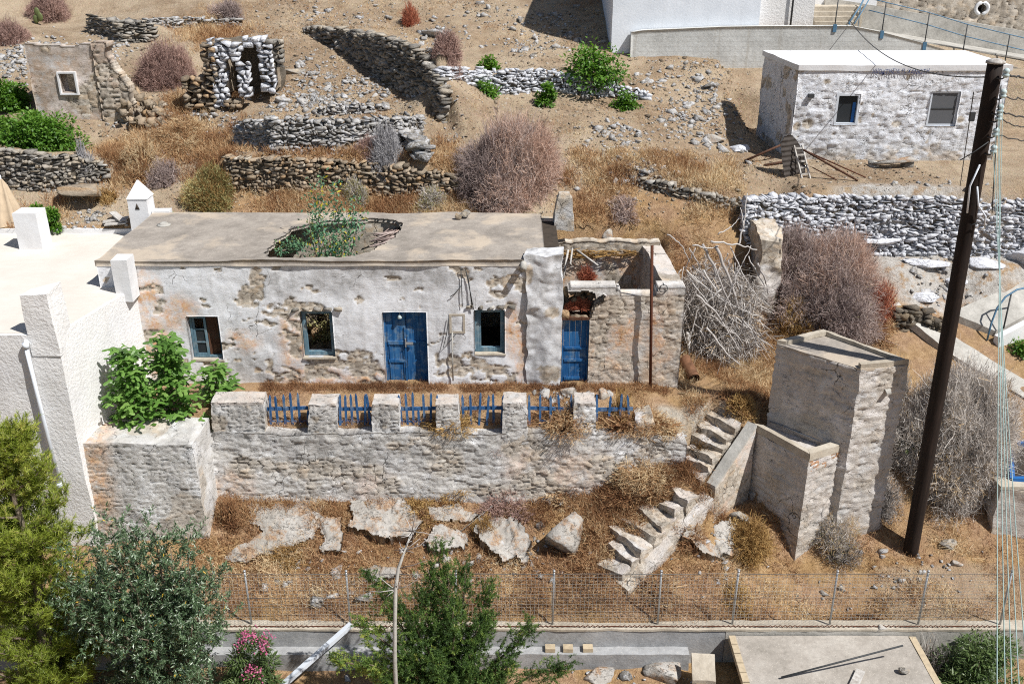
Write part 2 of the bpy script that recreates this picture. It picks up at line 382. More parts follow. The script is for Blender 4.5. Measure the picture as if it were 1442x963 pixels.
def m_stucco():
    n = NT('white_stucco'); f = n.noise(13, 3, .55, None, .5); g = n.noise(40, 3); b = n.noise(.7, 5, .7)
    c = n.ramp(b, [(.3, lin(222, 220, 217)), (.6, lin(230, 229, 228)), (.8, lin(235, 235, 235))])
    c = n.mix(n.ramp(n.noise(3, 5, .7), [(.6, 0), (.8, .25)]), c, lin(214, 206, 196)); c = n.mix(n.ramp(n.noise(1, 6, .7, n.map((2.6, 2.6, .18))), [(.52, 0), (.75, .45)]), c, lin(188, 184, 180)); c = n.mix(n.ramp(n.noise(.5, 4, .6), [(.5, 0), (.62, .25)]), c, lin(208, 210, 216))
    M['white_stucco'] = n.finish(c, .85, n.bump(n.m2('ADD', f, n.m2('MULTIPLY', g, .3)), .5, .05), .15)
    n = NT('white_roof'); b = n.noise(.8, 5, .7); s_ = n.noise(2, 4, .6, n.map((.4, 3, 1), None, (0, 0, .5)))
    c = n.ramp(b, [(.3, lin(204, 197, 187)), (.55, lin(212, 206, 197)), (.8, lin(218, 213, 206))]); c = n.mix(n.ramp(s_, [(.5, 0), (.75, .3)]), c, lin(200, 190, 176))
    M['white_roof'] = n.finish(c, .9, n.bump(n.noise(9, 5), .2, .02), .1)
    n = NT('whitewash_smooth'); b = n.noise(1.4, 5, .7)
    c = n.ramp(b, [(.3, lin(214, 213, 213)), (.6, lin(225, 226, 228)), (.8, lin(231, 233, 236))])
    M['whitewash_smooth'] = n.finish(c, .88, n.bump(n.noise(12, 5), .35, .02), .12)

def m_concrete(name, a, b, d, patch=None, board=False):
    n = NT(name); f = n.noise(1.2, 6, .72); f2 = n.noise(9, 6, .75)
    c = n.ramp(f, [(.28, a), (.5, b), (.72, d)])
    c = n.mix(n.ramp(f2, [(.4, .35), (.6, 0)]), c, n.mix(.5, c, lin(90, 84, 78)))
    if patch: c = n.mix(n.ramp(n.noise(.55, 5, .6, None, .4), [(.5, 0), (.6, .8)]), c, patch)
    c = n.mix(n.ramp(n.voro(14, 'F1'), [(.1, .5), (.2, 0)]), c, lin(214, 206, 192))
    c = n.mix(n.ramp(n.noise(22, 3), [(.66, 0), (.72, .55)]), c, lin(84, 80, 74))
    h = f2
    if board:
        w = n.N('ShaderNodeTexWave', wave_type='BANDS', bands_direction='Z'); w.inputs['Scale'].default_value = 1.6; w.inputs['Distortion'].default_value = 1.2
        n.L(w.inputs['Vector'], n.pos); c = n.mix(n.ramp(w.outputs[1], [(0, .3), (.08, 0)]), c, lin(160, 158, 152))
        c = n.mix(n.ramp(n.noise(1, 5, .7, n.map((3, 3, .3))), [(.55, 0), (.75, .5)]), c, lin(158, 148, 130))
    M[name] = n.finish(c, .92, n.bump(h, .5, .03), .12); return M[name]

def m_leaf(name, stops, rough=.45, tw=.3, spec=.4):
    n = NT(name); v = n.attr('var'); c = n.ramp(v, stops)
    c2 = n.mix(.5, c, lin(150, 190, 40), 'MULTIPLY'); t = n.N('ShaderNodeHueSaturation'); t.inputs['Value'].default_value = 1.5; t.inputs['Saturation'].default_value = 1.1; n.L(t.inputs['Color'], c)
    M[name] = n.finish(c, rough, None, spec, 0, t.outputs[0], tw); return M[name]
def m_twig(name, stops):
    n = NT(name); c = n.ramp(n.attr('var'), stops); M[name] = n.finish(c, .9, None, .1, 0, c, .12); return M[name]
def m_wood(name, pal, streak=(18, 18, 1.2), rough=.75, bump=.35):
    n = NT(name); f = n.noise(1, 6, .75, n.map(streak)); g = n.noise(4, 5, .7)
    c = n.ramp(f, [(.3, pal[0]), (.5, pal[1]), (.68, pal[2])]); c = n.mix(n.ramp(g, [(.50, 0), (.66, .65)]), c, pal[3]); c = n.mix(n.ramp(n.noise(1, 5, .8, n.map(tuple(q * 2.2 for q in streak))), [(.66, 0), (.72, .5)]), c, n.mix(.5, pal[3], lin(120, 108, 96)))
    M[name] = n.finish(c, rough, n.bump(f, bump, .012), .25); return M[name]

m_terrain()
GREY = [lin(112, 108, 102), lin(142, 138, 131), lin(164, 159, 152), lin(178, 166, 148), lin(196, 193, 187)]
TAN = [lin(118, 106, 92), lin(148, 134, 116), lin(168, 154, 136), lin(182, 152, 118), lin(194, 186, 172)]
m_stone('stone_grey', GREY); m_stone('stone_tan', TAN, None, lichen=.4); m_stone('stone_dark', [lin(76, 70, 64), lin(104, 96, 86), lin(126, 118, 106), lin(140, 122, 98)])
m_stone('stone_white', [lin(132, 130, 130), lin(176, 176, 179), lin(204, 204, 209), lin(220, 221, 227)], .4, lin(220, 222, 228))
m_stone('stone_half', [lin(124, 120, 114), lin(154, 149, 142), lin(176, 172, 166), lin(200, 198, 195)], .08, lin(196, 196, 198))
m_stone('rock_pale', [lin(156, 151, 143), lin(178, 173, 166), lin(196, 192, 186)], None, lichen=.25, soil=.85)
m_stone('rubble_stone', [lin(112, 100, 86), lin(140, 126, 108), lin(164, 152, 136), lin(190, 182, 170)], None, lichen=.3)
m_plaster('old_plaster', relief=.6); m_plaster('rubble_plaster', lin(206, 200, 192), relief=1.2)
m_plaster('terrace_render', lin(198, 195, 190), lin(120, 112, 102), lin(176, 168, 156), relief=1.5)
m_plaster('ruin_render', lin(166, 150, 134), lin(100, 84, 66), lin(158, 132, 100), 1.0)
m_plaster('annex_inner', lin(214, 204, 192)); m_plaster('whitewash_rubble', lin(234, 238, 246), lin(118, 116, 114), lin(170, 166, 160), relief=1.6, flake=lin(206, 208, 214))
m_plaster('tower_render', lin(196, 190, 182), lin(120, 112, 101), lin(180, 170, 156), relief=2., lines=.3)
m_stucco()
n = NT('white_wall_blue'); b = n.noise(1.1, 5, .7); c = n.ramp(b, [(.3, lin(222, 228, 236)), (.6, lin(234, 239, 246)), (.8, lin(238, 242, 248))]); c = n.mix(n.ramp(n.noise(1, 5, .7, n.map((3, 3, .25))), [(.55, 0), (.8, .35)]), c, lin(200, 202, 206)); M['white_wall_blue'] = n.finish(c, .88, n.bump(n.noise(12, 5), .3, .02), .12)
m_concrete('roof_screed', lin(132, 125, 117), lin(158, 150, 141), lin(178, 170, 160), lin(190, 176, 158))
m_concrete('concrete', lin(150, 147, 140), lin(180, 177, 170), lin(202, 199, 192))
m_concrete('concrete_warm', lin(158, 148, 132), lin(184, 174, 158), lin(204, 196, 182))
m_concrete('board_concrete', lin(186, 187, 184), lin(210, 211, 208), lin(224, 226, 224), None, True)
m_concrete('grey_render', lin(140, 141, 142), lin(164, 165, 166), lin(184, 184, 184))
m_concrete('yard_slab', lin(146, 140, 131), lin(170, 163, 154), lin(188, 182, 173))
m_wood('blue_paint', [lin(18, 66, 114), lin(34, 92, 146), lin(74, 126, 170), lin(128, 146, 156)])
m_wood('blue_fence_paint', [lin(28, 62, 106), lin(46, 92, 142), lin(84, 124, 164), lin(140, 152, 160)])
m_wood('grey_blue_frame', [lin(66, 92, 106), lin(92, 122, 138), lin(124, 150, 162), lin(150, 158, 158)])
m_wood('brown_wood', [lin(58, 38, 28), lin(84, 56, 42), lin(104, 74, 56), lin(92, 80, 70)])
m_wood('pole_wood', [lin(24, 18, 16), lin(38, 29, 25), lin(56, 44, 38), lin(30, 24, 22)], (14, 14, .8))
m_wood('bark', [lin(84, 72, 62), lin(120, 106, 92), lin(150, 138, 124), lin(100, 88, 76)], (12, 12, 4))
m_wood('pale_wood', [lin(150, 144, 138), lin(186, 182, 176), lin(206, 203, 198), lin(140, 130, 122)], (16, 16, 3))
simple('rust', lin(88, 52, 36), .85, .2, 14); simple('dark_metal', lin(64, 66, 68), .6, .15, 10); simple('galvanised', lin(176, 178, 180), .45, .1, 12, metal=.5)
simple('white_paint', lin(206, 212, 220), .5, .03, 5); simple('pvc_white', lin(220, 226, 234), .4, .03, 5); simple('blue_metal', lin(84, 122, 150), .5, .15, 9); simple('blue_tarp', lin(40, 104, 170), .5, .1, 3)
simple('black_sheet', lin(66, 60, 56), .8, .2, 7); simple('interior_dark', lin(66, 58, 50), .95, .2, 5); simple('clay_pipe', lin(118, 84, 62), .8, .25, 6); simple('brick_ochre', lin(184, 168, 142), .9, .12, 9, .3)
simple('brick_red', lin(176, 138, 108), .9, .2, 7, .4); simple('canvas', lin(196, 176, 150), .9, .08, 5); simple('cable', lin(150, 150, 146), .6, .1); simple('cable_dark', lin(60, 62, 64), .6, .1); simple('cable_green', lin(150, 172, 168), .5, .1)
simple('porcelain', lin(190, 205, 205), .2, .05); simple('petal', lin(186, 96, 134), .6, .2, 20); simple('curtain_blue', lin(60, 120, 190), .8, .05); simple('ink_blue', lin(60, 74, 120), .9, .05)
n = NT('window_glass'); M['window_glass'] = n.finish(lin(52, 56, 60), .08, None, .5)
simple('insect_screen', lin(96, 98, 102), .7, .05, 30)
m_leaf('pine_needles', [(0, lin(80, 98, 36)), (.4, lin(132, 148, 56)), (.75, lin(170, 182, 82)), (1, lin(196, 190, 104))], .5, .35)
m_leaf('olive_leaves', [(0, lin(50, 70, 50)), (.5, lin(88, 112, 78)), (.85, lin(124, 146, 112)), (.97, lin(184, 196, 176)), (1, lin(206, 170, 60))], .35, .2, .5)
m_leaf('juniper_leaves', [(0, lin(50, 72, 38)), (.5, lin(86, 114, 56)), (.85, lin(122, 148, 72)), (1, lin(172, 180, 92))], .55, .3)
m_leaf('fig_leaves', [(0, lin(60, 92, 38)), (.5, lin(98, 136, 62)), (1, lin(138, 170, 92))], .42, .3)
m_leaf('vine_leaves', [(0, lin(50, 84, 28)), (.5, lin(84, 124, 44)), (1, lin(122, 156, 68))], .45, .3)
m_leaf('laurel_leaves', [(0, lin(44, 60, 34)), (.5, lin(76, 98, 52)), (1, lin(122, 140, 90))], .4, .25)
m_leaf('tobacco_leaves', [(0, lin(68, 108, 86)), (.55, lin(104, 146, 114)), (.85, lin(132, 166, 110)), (1, lin(206, 190, 60))], .5, .3)
m_leaf('sage_leaves', [(0, lin(122, 118, 74)), (.5, lin(168, 163, 110)), (1, lin(202, 194, 146))], .7, .2)
m_leaf('agave_leaves', [(0, lin(70, 84, 52)), (1, lin(130, 138, 86))], .5, .15)
m_twig('twig_purple', [(0, lin(122, 106, 102)), (.5, lin(172, 156, 151)), (.8, lin(196, 180, 172)), (1, lin(202, 172, 154))])
m_twig('twig_pink', [(0, lin(124, 100, 94)), (.5, lin(168, 140, 131)), (1, lin(200, 168, 154))])
m_twig('twig_grey', [(0, lin(128, 122, 118)), (.5, lin(184, 177, 171)), (.85, lin(210, 204, 198)), (1, lin(204, 174, 130))])
m_twig('twig_pale', [(0, lin(150, 143, 137)), (.5, lin(204, 197, 190)), (.85, lin(226, 220, 213)), (1, lin(222, 194, 150))])
m_twig('twig_blue', [(0, lin(126, 124, 127)), (.5, lin(170, 168, 170)), (1, lin(202, 200, 200))])
m_twig('twig_red', [(0, lin(120, 66, 50)), (.5, lin(164, 96, 74)), (1, lin(196, 134, 106))])
m_twig('twig_tan', [(0, lin(120, 92, 58)), (.5, lin(172, 138, 88)), (1, lin(206, 176, 120))])
m_twig('dry_blades', [(0, lin(104, 74, 54)), (.3, lin(146, 106, 76)), (.55, lin(178, 140, 102)), (.8, lin(204, 174, 134)), (1, lin(224, 206, 170))])
m_twig('bare_branch', [(0, lin(120, 112, 108)), (.5, lin(176, 170, 166)), (1, lin(208, 204, 200))])
# ------------------------------------------------------------------ terrain
YF = -5.6           # line of the wire fence
ctrl = []
for px, py, D in [
    # hillside
    (-150, 300, 30), (60, 318, 29.5), (200, 300, 30), (450, 290, 30), (650, 292, 30), (720, 285, 30.2), (60, 270, 31), (200, 262, 31.5), (340, 277, 30.8), (520, 280, 30.8), (650, 275, 30.8),
    (-100, 200, 33.5), (60, 200, 33.5), (250, 215, 33), (420, 215, 32.6), (560, 212, 32.6), (650, 200, 33.2), (800, 250, 31.2), (850, 200, 33.4), (100, 165, 35), (250, 160, 35.3), (350, 150, 35.6), (480, 160, 35), (600, 175, 34.4),
    (750, 150, 36), (850, 140, 37), (950, 160, 36.4), (1000, 110, 39.3), (900, 95, 40), (60, 40, 43), (200, 30, 44), (350, 80, 39.5), (480, 60, 41.6), (620, 60, 42), (780, 60, 42), (60, -30, 49), (400, -30, 49), (700, -30, 49), (400, 10, 45.5), (700, 10, 45.5), (830, 20, 45),
    # white house yard
    (1000, 250, 31), (950, 260, 30.6), (1100, 250, 31.6), (1250, 262, 30.4), (1400, 262, 30.4), (1060, 225, 33.2), (1250, 228, 33.3), (1420, 228, 33.4), (1600, 250, 31.6), (1000, 85, 41), (1250, 95, 40.5),
    # behind the annex and the right hand bank
    (840, 320, 29.3), (900, 325, 29.2), (1000, 310, 29.3), (1060, 350, 28.9), (1000, 420, 27.6), (1000, 470, 27), (1000, 520, 25.5), (1050, 560, 24.0), (960, 545, 24.6), (1090, 460, 27.5), (1200, 362, 29.9), (1320, 362, 29.9), (1440, 362, 29.9),
    (1180, 440, 27.8), (1270, 440, 28), (1390, 430, 28.6), (1442, 560, 24.9), (1400, 745, 21.7), (1283, 775, 21.26), (1120, 790, 21.1), (1442, 790, 21), (1240, 700, 22.4), (1350, 650, 23.0), (1300, 560, 25),
    # stairs and front slope
    (990, 570, 23.5), (1042, 604, 22.6), (990, 690, 21.6), (860, 810, 19.9), (1050, 745, 21.3), (900, 700, 21.7), (300, 700, 22.0), (420, 700, 22.2), (560, 700, 22.2), (760, 700, 22.2), (300, 770, 20.9), (120, 780, 20.8),
    (430, 880, 18.9), (700, 880, 18.9), (950, 880, 18.9), (1290, 882, 18.9), (150, 880, 18.9), (1500, 880, 18.9), (450, 790, 20.5), (620, 795, 20.4), (760, 795, 20.4), (-100, 850, 19.5)]:
    ctrl.append(atY(px, py, D - 24.5))
ctrl += [np.array(p, float) for p in [(-40, 30, 9.5), (40, 30, 10), (-40, 75, 26), (0, 75, 27), (40, 75, 27), (-40, 10, 4), (40, 0, -.5), (40, 10, 4), (-40, -6, -3.6), (40, -6, -3.9), (18, -4, -3.5), (22, 4, 1.0), (-20, 20, 7.3), (20, 24, 8.6), (0, 40, 12), (-20, 40, 12), (20, 40, 13)]]
ctrl = np.array(ctrl)
def _tps_fit(P, lam=.02):
    n = len(P); d = np.hypot(P[:, None, 0] - P[None, :, 0], P[:, None, 1] - P[None, :, 1]); K = d * d * np.log(d + 1e-9) + np.eye(n) * lam * 10
    A = np.zeros((n + 3, n + 3)); A[:n, :n] = K; A[:n, n] = 1; A[:n, n + 1:] = P[:, :2]; A[n, :n] = 1; A[n + 1:, :n] = P[:, :2].T
    return np.linalg.solve(A, np.concatenate([P[:, 2], [0, 0, 0]]))
_W = _tps_fit(ctrl)
def tps(X, Y):
    sh = X.shape; x = X.ravel(); y = Y.ravel(); out = np.empty(len(x)); n = len(ctrl)
    for k in range(0, len(x), 40000):
        d2 = (x[k:k + 40000, None] - ctrl[None, :, 0]) ** 2 + (y[k:k + 40000, None] - ctrl[None, :, 1]) ** 2
        out[k:k + 40000] = (.5 * d2 * np.log(d2 + 1e-18)) @ _W[:n] + _W[n] + _W[n + 1] * x[k:k + 40000] + _W[n + 2] * y[k:k + 40000]
    return out.reshape(sh)
GX = np.arange(-34, 36.01, .14); GY = np.arange(-18, 72.01, .14)
gx, gy = np.meshgrid(GX, GY, indexing='ij')
HG = tps(gx, gy)
HG += (fbm(np.stack([gx * .45, gy * .45, gx * 0], -1), 4, 3) - .5) * .35 * sstep(4.5, 8, gy)
HG += (fbm(np.stack([gx * 1.6, gy * 1.6, gx * 0], -1), 4, 5) - .5) * .16
HG0 = HG.copy()
# the terrace the derelict house stands on, cut into the slope
tx = sstep(-30, -29, gx) * (1 - sstep(3.7, 5.0, gx)); ty = ((gy > -2.12) | ((gx < -8.35) & (gx > -9.9) & (gy > -3.1))) & (gy < 4.75)
tz = .02 - .10 * np.clip(-gy, 0, 3) + (fbm(np.stack([gx * 1.5, gy * 1.5, gx * 0], -1), 3, 9) - .5) * .10
tz = np.where((gx < -7.0) & (gy < -.1), tz + .12, tz)
HG = np.where(ty, HG * (1 - tx) + tz * tx, HG)
# lower yard in front of the fence wall
HG = np.where(gy < YF + .03, -4.75 - .12 * np.clip(YF - .3 - gy, 0, 30) + (fbm(np.stack([gx * .9, gy * .9, gx * 0], -1), 4, 21) - .5) * .4, HG)
EXCL = []
pa = np.array([6.36, -1.86, -.22]); pb = np.array([5.17, -2.92, -1.45]); _u = (pb - pa)[:2]; _L = np.hypot(*_u); _u = _u / _L; _p = np.array([_u[1], -_u[0]]); _s = (gx - pa[0]) * _u[0] + (gy - pa[1]) * _u[1]; _t = (gx - pa[0]) * _p[0] + (gy - pa[1]) * _p[1]
HG = np.where((_s > .0) & (_s < _L) & (_t > -.05) & (_t < 1.3), np.minimum(HG, -.45 - 1.25 * _s / _L), HG)
EXCL.append([tuple(pa[:2] + _u * a + _p * b_) for a, b_ in [(-.1, 0), (_L * .75, 0), (_L * .6, 1.0), (-.1, 1.15)]])
pit = inpoly(gx, gy, [(6.5, -1.72), (5.25, -2.85), (5.3, -3.5), (6.6, -4.0), (7.5, -3.5)]); HG = np.where(pit, np.minimum(HG, -2.55 - .35 * np.clip(-2.6 - gy, 0, 2)), HG)
def H(x, y):
    x = np.asarray(x, float); y = np.asarray(y, float)
    fx = np.clip((x - GX[0]) / .14, 0, len(GX) - 1.001); fy = np.clip((y - GY[0]) / .14, 0, len(GY) - 1.001)
    i = fx.astype(int); j = fy.astype(int); a = fx - i; b = fy - j
    return HG[i, j] * (1 - a) * (1 - b) + HG[i + 1, j] * a * (1 - b) + HG[i, j + 1] * (1 - a) * b + HG[i + 1, j + 1] * a * b
def ground(px, py, tmin=10):
    d = ray(px, py); t = np.arange(tmin, 95, .04); P = CAM[None] + d[None] * t[:, None]
    below = P[:, 2] < H(P[:, 0], P[:, 1])
    k = np.argmax(below) if below.any() else len(t) - 1
    return np.array([P[k, 0], P[k, 1], float(H(P[k, 0], P[k, 1]))])

def add_step(pts, hs, L):
    """raise the ground on the uphill side of a retaining wall"""
    global HG
    pts = np.array(pts)[:, :2]; best = np.full(gx.shape, 1e9); hh = np.zeros(gx.shape); side = np.zeros(gx.shape); over = np.zeros(gx.shape)
    for i in range(len(pts) - 1):
        a, b = pts[i], pts[i + 1]; d = b - a; l = np.hypot(*d); d = d / l
        s = (gx - a[0]) * d[0] + (gy - a[1]) * d[1]; c = (gx - a[0]) * -d[1] + (gy - a[1]) * d[0]
        sc = np.clip(s, 0, l); dist = np.hypot(s - sc, c); n = dist < best
        best = np.where(n, dist, best); hh = np.where(n, hs[i] + (hs[i + 1] - hs[i]) * sc / l, hh); side = np.where(n, c, side); over = np.where(n, np.abs(s - sc), over)
    f = (1 - sstep(.3, L, best)) * sstep(.34, .58, side) * np.exp(-(over / .8) ** 2)
    HG = HG + hh * f

# ------------------------------------------------------------------ dry stone walls
def poly_at(pts, s):
    pts = np.asarray(pts); seg = np.linalg.norm(np.diff(pts[:, :2], axis=0), axis=1); cum = np.concatenate([[0], np.cumsum(seg)])
    out = np.stack([np.interp(s, cum, pts[:, k]) for k in range(pts.shape[1])], -1)
    i = np.clip(np.searchsorted(cum, s, side='right') - 1, 0, len(seg) - 1); t = (pts[i + 1, :2] - pts[i, :2]) / seg[i][:, None]
    return out, t, cum[-1]
def dry_wall(label, px_pts, hs, th=.42, sl=.26, sh=.13, mat='stone_grey', step=0, L=3., name='dry_stone_wall', cat='stone wall', world=None, ragged=.35, depth0=.25, group=None, batter=.12):
    pts = np.array([ground(*p) for p in px_pts]) if world is None else np.array(world, float)
    if step: add_step(pts, np.array(hs) * step, L)
    P4 = np.column_stack([pts, hs]); _, _, LEN = poly_at(P4, np.array([0.]))
    C = []; S = []; Rz = []; var = []
    hmax = max(hs); k = 0; z = -depth0
    while z < hmax:
        hcur = sh * .66 * rng.uniform(.7, 1.35); s = -rng.uniform(0, sl)
        while s < LEN:
            w = sl * .78 * rng.choice([.4, .6, .8, 1., 1.3, 1.8]) * rng.uniform(.85, 1.15); q = np.array([s + w / 2]); p, t, _ = poly_at(P4, np.clip(q, 0, LEN)); p = p[0]; t = t[0]
            top = p[3] - ragged * .3 * rng.random()
            if z + hcur * .5 < top:
                nrm = np.array([-t[1], t[0]]); dpt = th * rng.uniform(.42, .6); off = th / 2 + batter * (z + depth0) + rng.normal(0, .025)
                hz = hcur * rng.uniform(.85, 1.2) * (1.0 if rng.random() < .85 else 1.35)
                C.append((p[0] + nrm[0] * off, p[1] + nrm[1] * off, p[2] + z + hcur / 2 + rng.normal(0, .012))); S.append((w * .56, dpt, hz * .58)); Rz.append(math.atan2(t[1], t[0]) + rng.normal(0, .12)); var.append(np.clip(rng.beta(2, 2) + rng.normal(0, .1), 0, 1))
            s += w * .97
        z += hcur * .93
    loc = pts[len(pts) // 2]
    t = thing(name, label, cat, loc, group)
    mk('stones', stones(C, S, np.array(Rz), .07, np.array(var)), M[mat], t)
    core = MB()
    for i in range(len(pts) - 1):
        a, b = pts[i], pts[i + 1]; d = (b - a)[:2]; d = d / np.hypot(*d); n_ = np.array([-d[1], d[0], 0])
        o0 = n_ * th * .36; o1 = n_ * th * .8; ha = max(.05, hs[i] - .22); hb = max(.05, hs[i + 1] - .22); up = np.array([0, 0, 1.])
        core.hexa([a + o0 - up * .3, b + o0 - up * .3, b + o1 - up * .3, a + o1 - up * .3], [a + o0 + n_ * batter * ha + up * ha, b + o0 + n_ * batter * hb + up * hb, b + o1 + n_ * batter * hb + up * hb, a + o1 + n_ * batter * ha + up * ha])
    mk('core', core.get(), M['stone_dark'], t)
    return t, pts
# white terrace wall below the white house (front of it is rock and bank)
W_white = [ground(px, py) for px, py in [(1052, 352), (1110, 358), (1200, 362), (1320, 364), (1480, 368)]]
def zfix(p, py_top): return p
WHITE = np.array(W_white)
dry_wall('long wall of white-splashed stones below the white house yard', None, [1.55, 1.85, 1.95, 1.95, 1.9], .45, .27, .135, 'stone_white', world=WHITE, ragged=.25)
_zl = np.interp(gx, WHITE[:, 0], WHITE[:, 2]); _dl = np.interp(gx, WHITE[:, 0], WHITE[:, 1]) - gy
HG = np.where((gx > 8.2) & (_dl > -.2) & (_dl < 2.2), np.minimum(HG, _zl - .12 * np.clip(_dl, 0, 3)), HG)
# the yard behind it is level
yz = 4.05
m_ = sstep(8.3, 9.3, gx) * ((gy > np.interp(gx, WHITE[:, 0], WHITE[:, 1] + .42)) & (gy < 14)); yard = np.where(gy < 10, yz + .06 * (gy - 5.5), yz + .27)
HG = HG * (1 - m_) + (yard + (fbm(np.stack([gx * 1.5, gy * 1.5, gx * 0], -1), 3, 9) - .5) * .12) * m_
m2_ = sstep(7.6, 8.6, gx) * (gy >= 14)
HG = HG * (1 - m2_) + np.maximum(HG, np.minimum(yz + .3 + (gy - 14) * .9, 6.5)) * m2_ if False else HG
dry_wall('low dark crumbling terrace edge running from the brush to the long white wall', [(886, 262), (940, 280), (1000, 296), (1052, 312)], [.3, .45, .5, .6], .4, .24, .12, 'stone_grey', step=.5, L=1.5)
dry_wall('lower of two stacked terrace walls right behind the derelict roof', [(318, 275), (420, 279), (520, 281), (596, 281), (660, 282)], [1.25, 1.25, 1.15, .95, .7], .45, .24, .13, 'stone_tan', step=.8, L=2.2)
dry_wall('grey terrace wall under the ruined stone hut on the left slope', [(-60, 262), (0, 268), (60, 274), (112, 268), (150, 262)], [1.35, 1.35, 1.3, 1.1, .7], .45, .26, .13, 'stone_grey', step=.8, L=2.2)
dry_wall('upper of two stacked terrace walls, pale topped, behind the derelict roof', [(328, 214), (380, 218), (470, 218), (560, 212), (600, 200)], [.95, 1.15, 1.1, 1.1, .9], .45, .24, .13, 'stone_half', step=.85, L=2.6)
dry_wall('dark shaded retaining wall running diagonally up the bare slope', [(425, 47), (480, 76), (543, 122), (582, 145), (616, 172)], [.3, 1.0, 1.8, 1.9, 1.3], .5, .32, .16, 'stone_grey', step=.8, L=3.5, batter=.06)
dry_wall('short white-splashed stone wall with green vines growing over it', [(628, 128), (700, 134), (770, 132), (840, 138), (912, 142)], [.85, .9, .85, .7, .35], .45, .26, .14, 'stone_white', step=.8, L=2.5)
dry_wall('broken dark stone wall above the hut with the small window', [(122, 48), (165, 62), (212, 60)], [.75, .9, .8], .45, .36, .13, 'stone_grey', step=.7, L=2)
dry_wall('low rubble wall along the top of the slope beside tan grass', [(212, 44), (260, 40), (335, 40)], [.45, .5, .35], .4, .34, .12, 'stone_half', step=.6, L=1.5)
dry_wall('knee-high line of stones on the bare slope above the stacked walls', [(452, 166), (500, 163), (545, 158)], [.4, .45, .3], .4, .24, .12, 'stone_half')
dry_wall('dark rough stone bank beside the wide whitewashed path', [(1262, 470), (1300, 474), (1332, 480)], [.75, .85, .6], .4, .3, .18, 'stone_dark', step=.8, L=1.0)

# level platform and ramp behind the board-marked retaining wall, top right
pf = sstep(4.9, 5.3, gx) * (gy > 16.72); pz = 7.62 - .157 * np.clip(gx - 14, 0, 12)
HG = HG * (1 - pf) + np.where(gy < 19.6, pz, np.maximum(pz + np.clip(gy - 19.6, 0, 40) * .45, 0)) * pf
HG = np.where((gx > 8.5) & (gy > 12.2) & (gy < 16.7), np.minimum(HG, 6.2), HG)
# ground sheet
tx_ = np.unique(np.round(np.concatenate([np.arange(-120, -34, 6), np.arange(-34, -15, .6), np.arange(-15, 19, .11), np.arange(19, 36, .6), np.arange(36, 121, 6)]), 3))
ty_ = np.unique(np.round(np.concatenate([np.arange(-60, -18, 6), np.arange(-18, -8, .5), np.arange(-8, 12, .11), np.arange(12, 26, .17), np.arange(26, 72, .7), np.arange(72, 140, 6)]), 3))
X_, Y_ = np.meshgrid(tx_, ty_, indexing='ij'); Z_ = H(X_, Y_)
Z_ = np.where(Y_ > 71, Z_ + (Y_ - 71) * .35, Z_); Z_ = np.where(Y_ < -17.5, Z_ + (Y_ + 17.5) * .05, Z_)
def patches(lst):
    m = np.zeros(X_.shape)
    for px, py, a, b in lst:
        c = ground(px, py); d = np.hypot((X_ - c[0]) / a, (Y_ - c[1]) / b); m = np.maximum(m, 1 - sstep(.55, 1.15, d))
    return m
hill_grass = [(200, 215, 1.3, 1.2), (240, 205, 1.4, 1.0), (170, 210, 1, .9), (310, 240, .9, .8), (400, 240, 2.2, .6), (500, 225, 2, .5), (640, 230, 1.0, 1.2), (640, 255, 1, .8), (300, 45, 1.6, 1.2), (250, 30, 1.4, .8), (850, 290, 1.8, 1.0), (920, 310, 1.8, 1.3), (870, 265, 1.0, .6), (560, 290, 3, .5), (380, 290, 2, .5), (250, 150, 1.0, .8), (1000, 300, 1.2, .6)]
gr_ = np.maximum(patches(hill_grass), np.where(Y_ < -2.2, 1., 0.)); gr_ = np.maximum(gr_, np.where((Y_ > -2.3) & (Y_ < 5.0) & (X_ < 5), .85, 0)); gr_ = np.maximum(gr_, sstep(4.2, 5, X_) * (1 - sstep(4.5, 6.5, Y_)) * .9)
gr_ = np.where((X_ > 9.5) & (Y_ < -3.6) & (Y_ > YF), .45, gr_)
wh_ = patches([(1240, 352, 2.0, .8), (1330, 385, 2.2, 1.0), (1300, 370, 2.2, 1.2), (1420, 370, 2.0, .7), (1300, 420, 1.1, .6), (1380, 400, 1.0, .6)])
pa_ = patches([(945, 590, .55, .6), (985, 580, .5, .5), (1020, 592, .4, .35)])
kx, ky = len(tx_), len(ty_); ii, jj = np.meshgrid(np.arange(kx - 1), np.arange(ky - 1), indexing='ij'); k = (ii * ky + jj).ravel()
g_ = mk('ground', (np.stack([X_, Y_, Z_], -1).reshape(-1, 3), [np.stack([k, k + ky, k + ky + 1, k + 1], 1)], {'gr': gr_, 'wh': wh_, 'path': pa_}), M['terrain'], None, None, True)
tag(g_, 'stony brown hillside with dry grass slopes and bare trodden earth', 'ground', kind='structure')
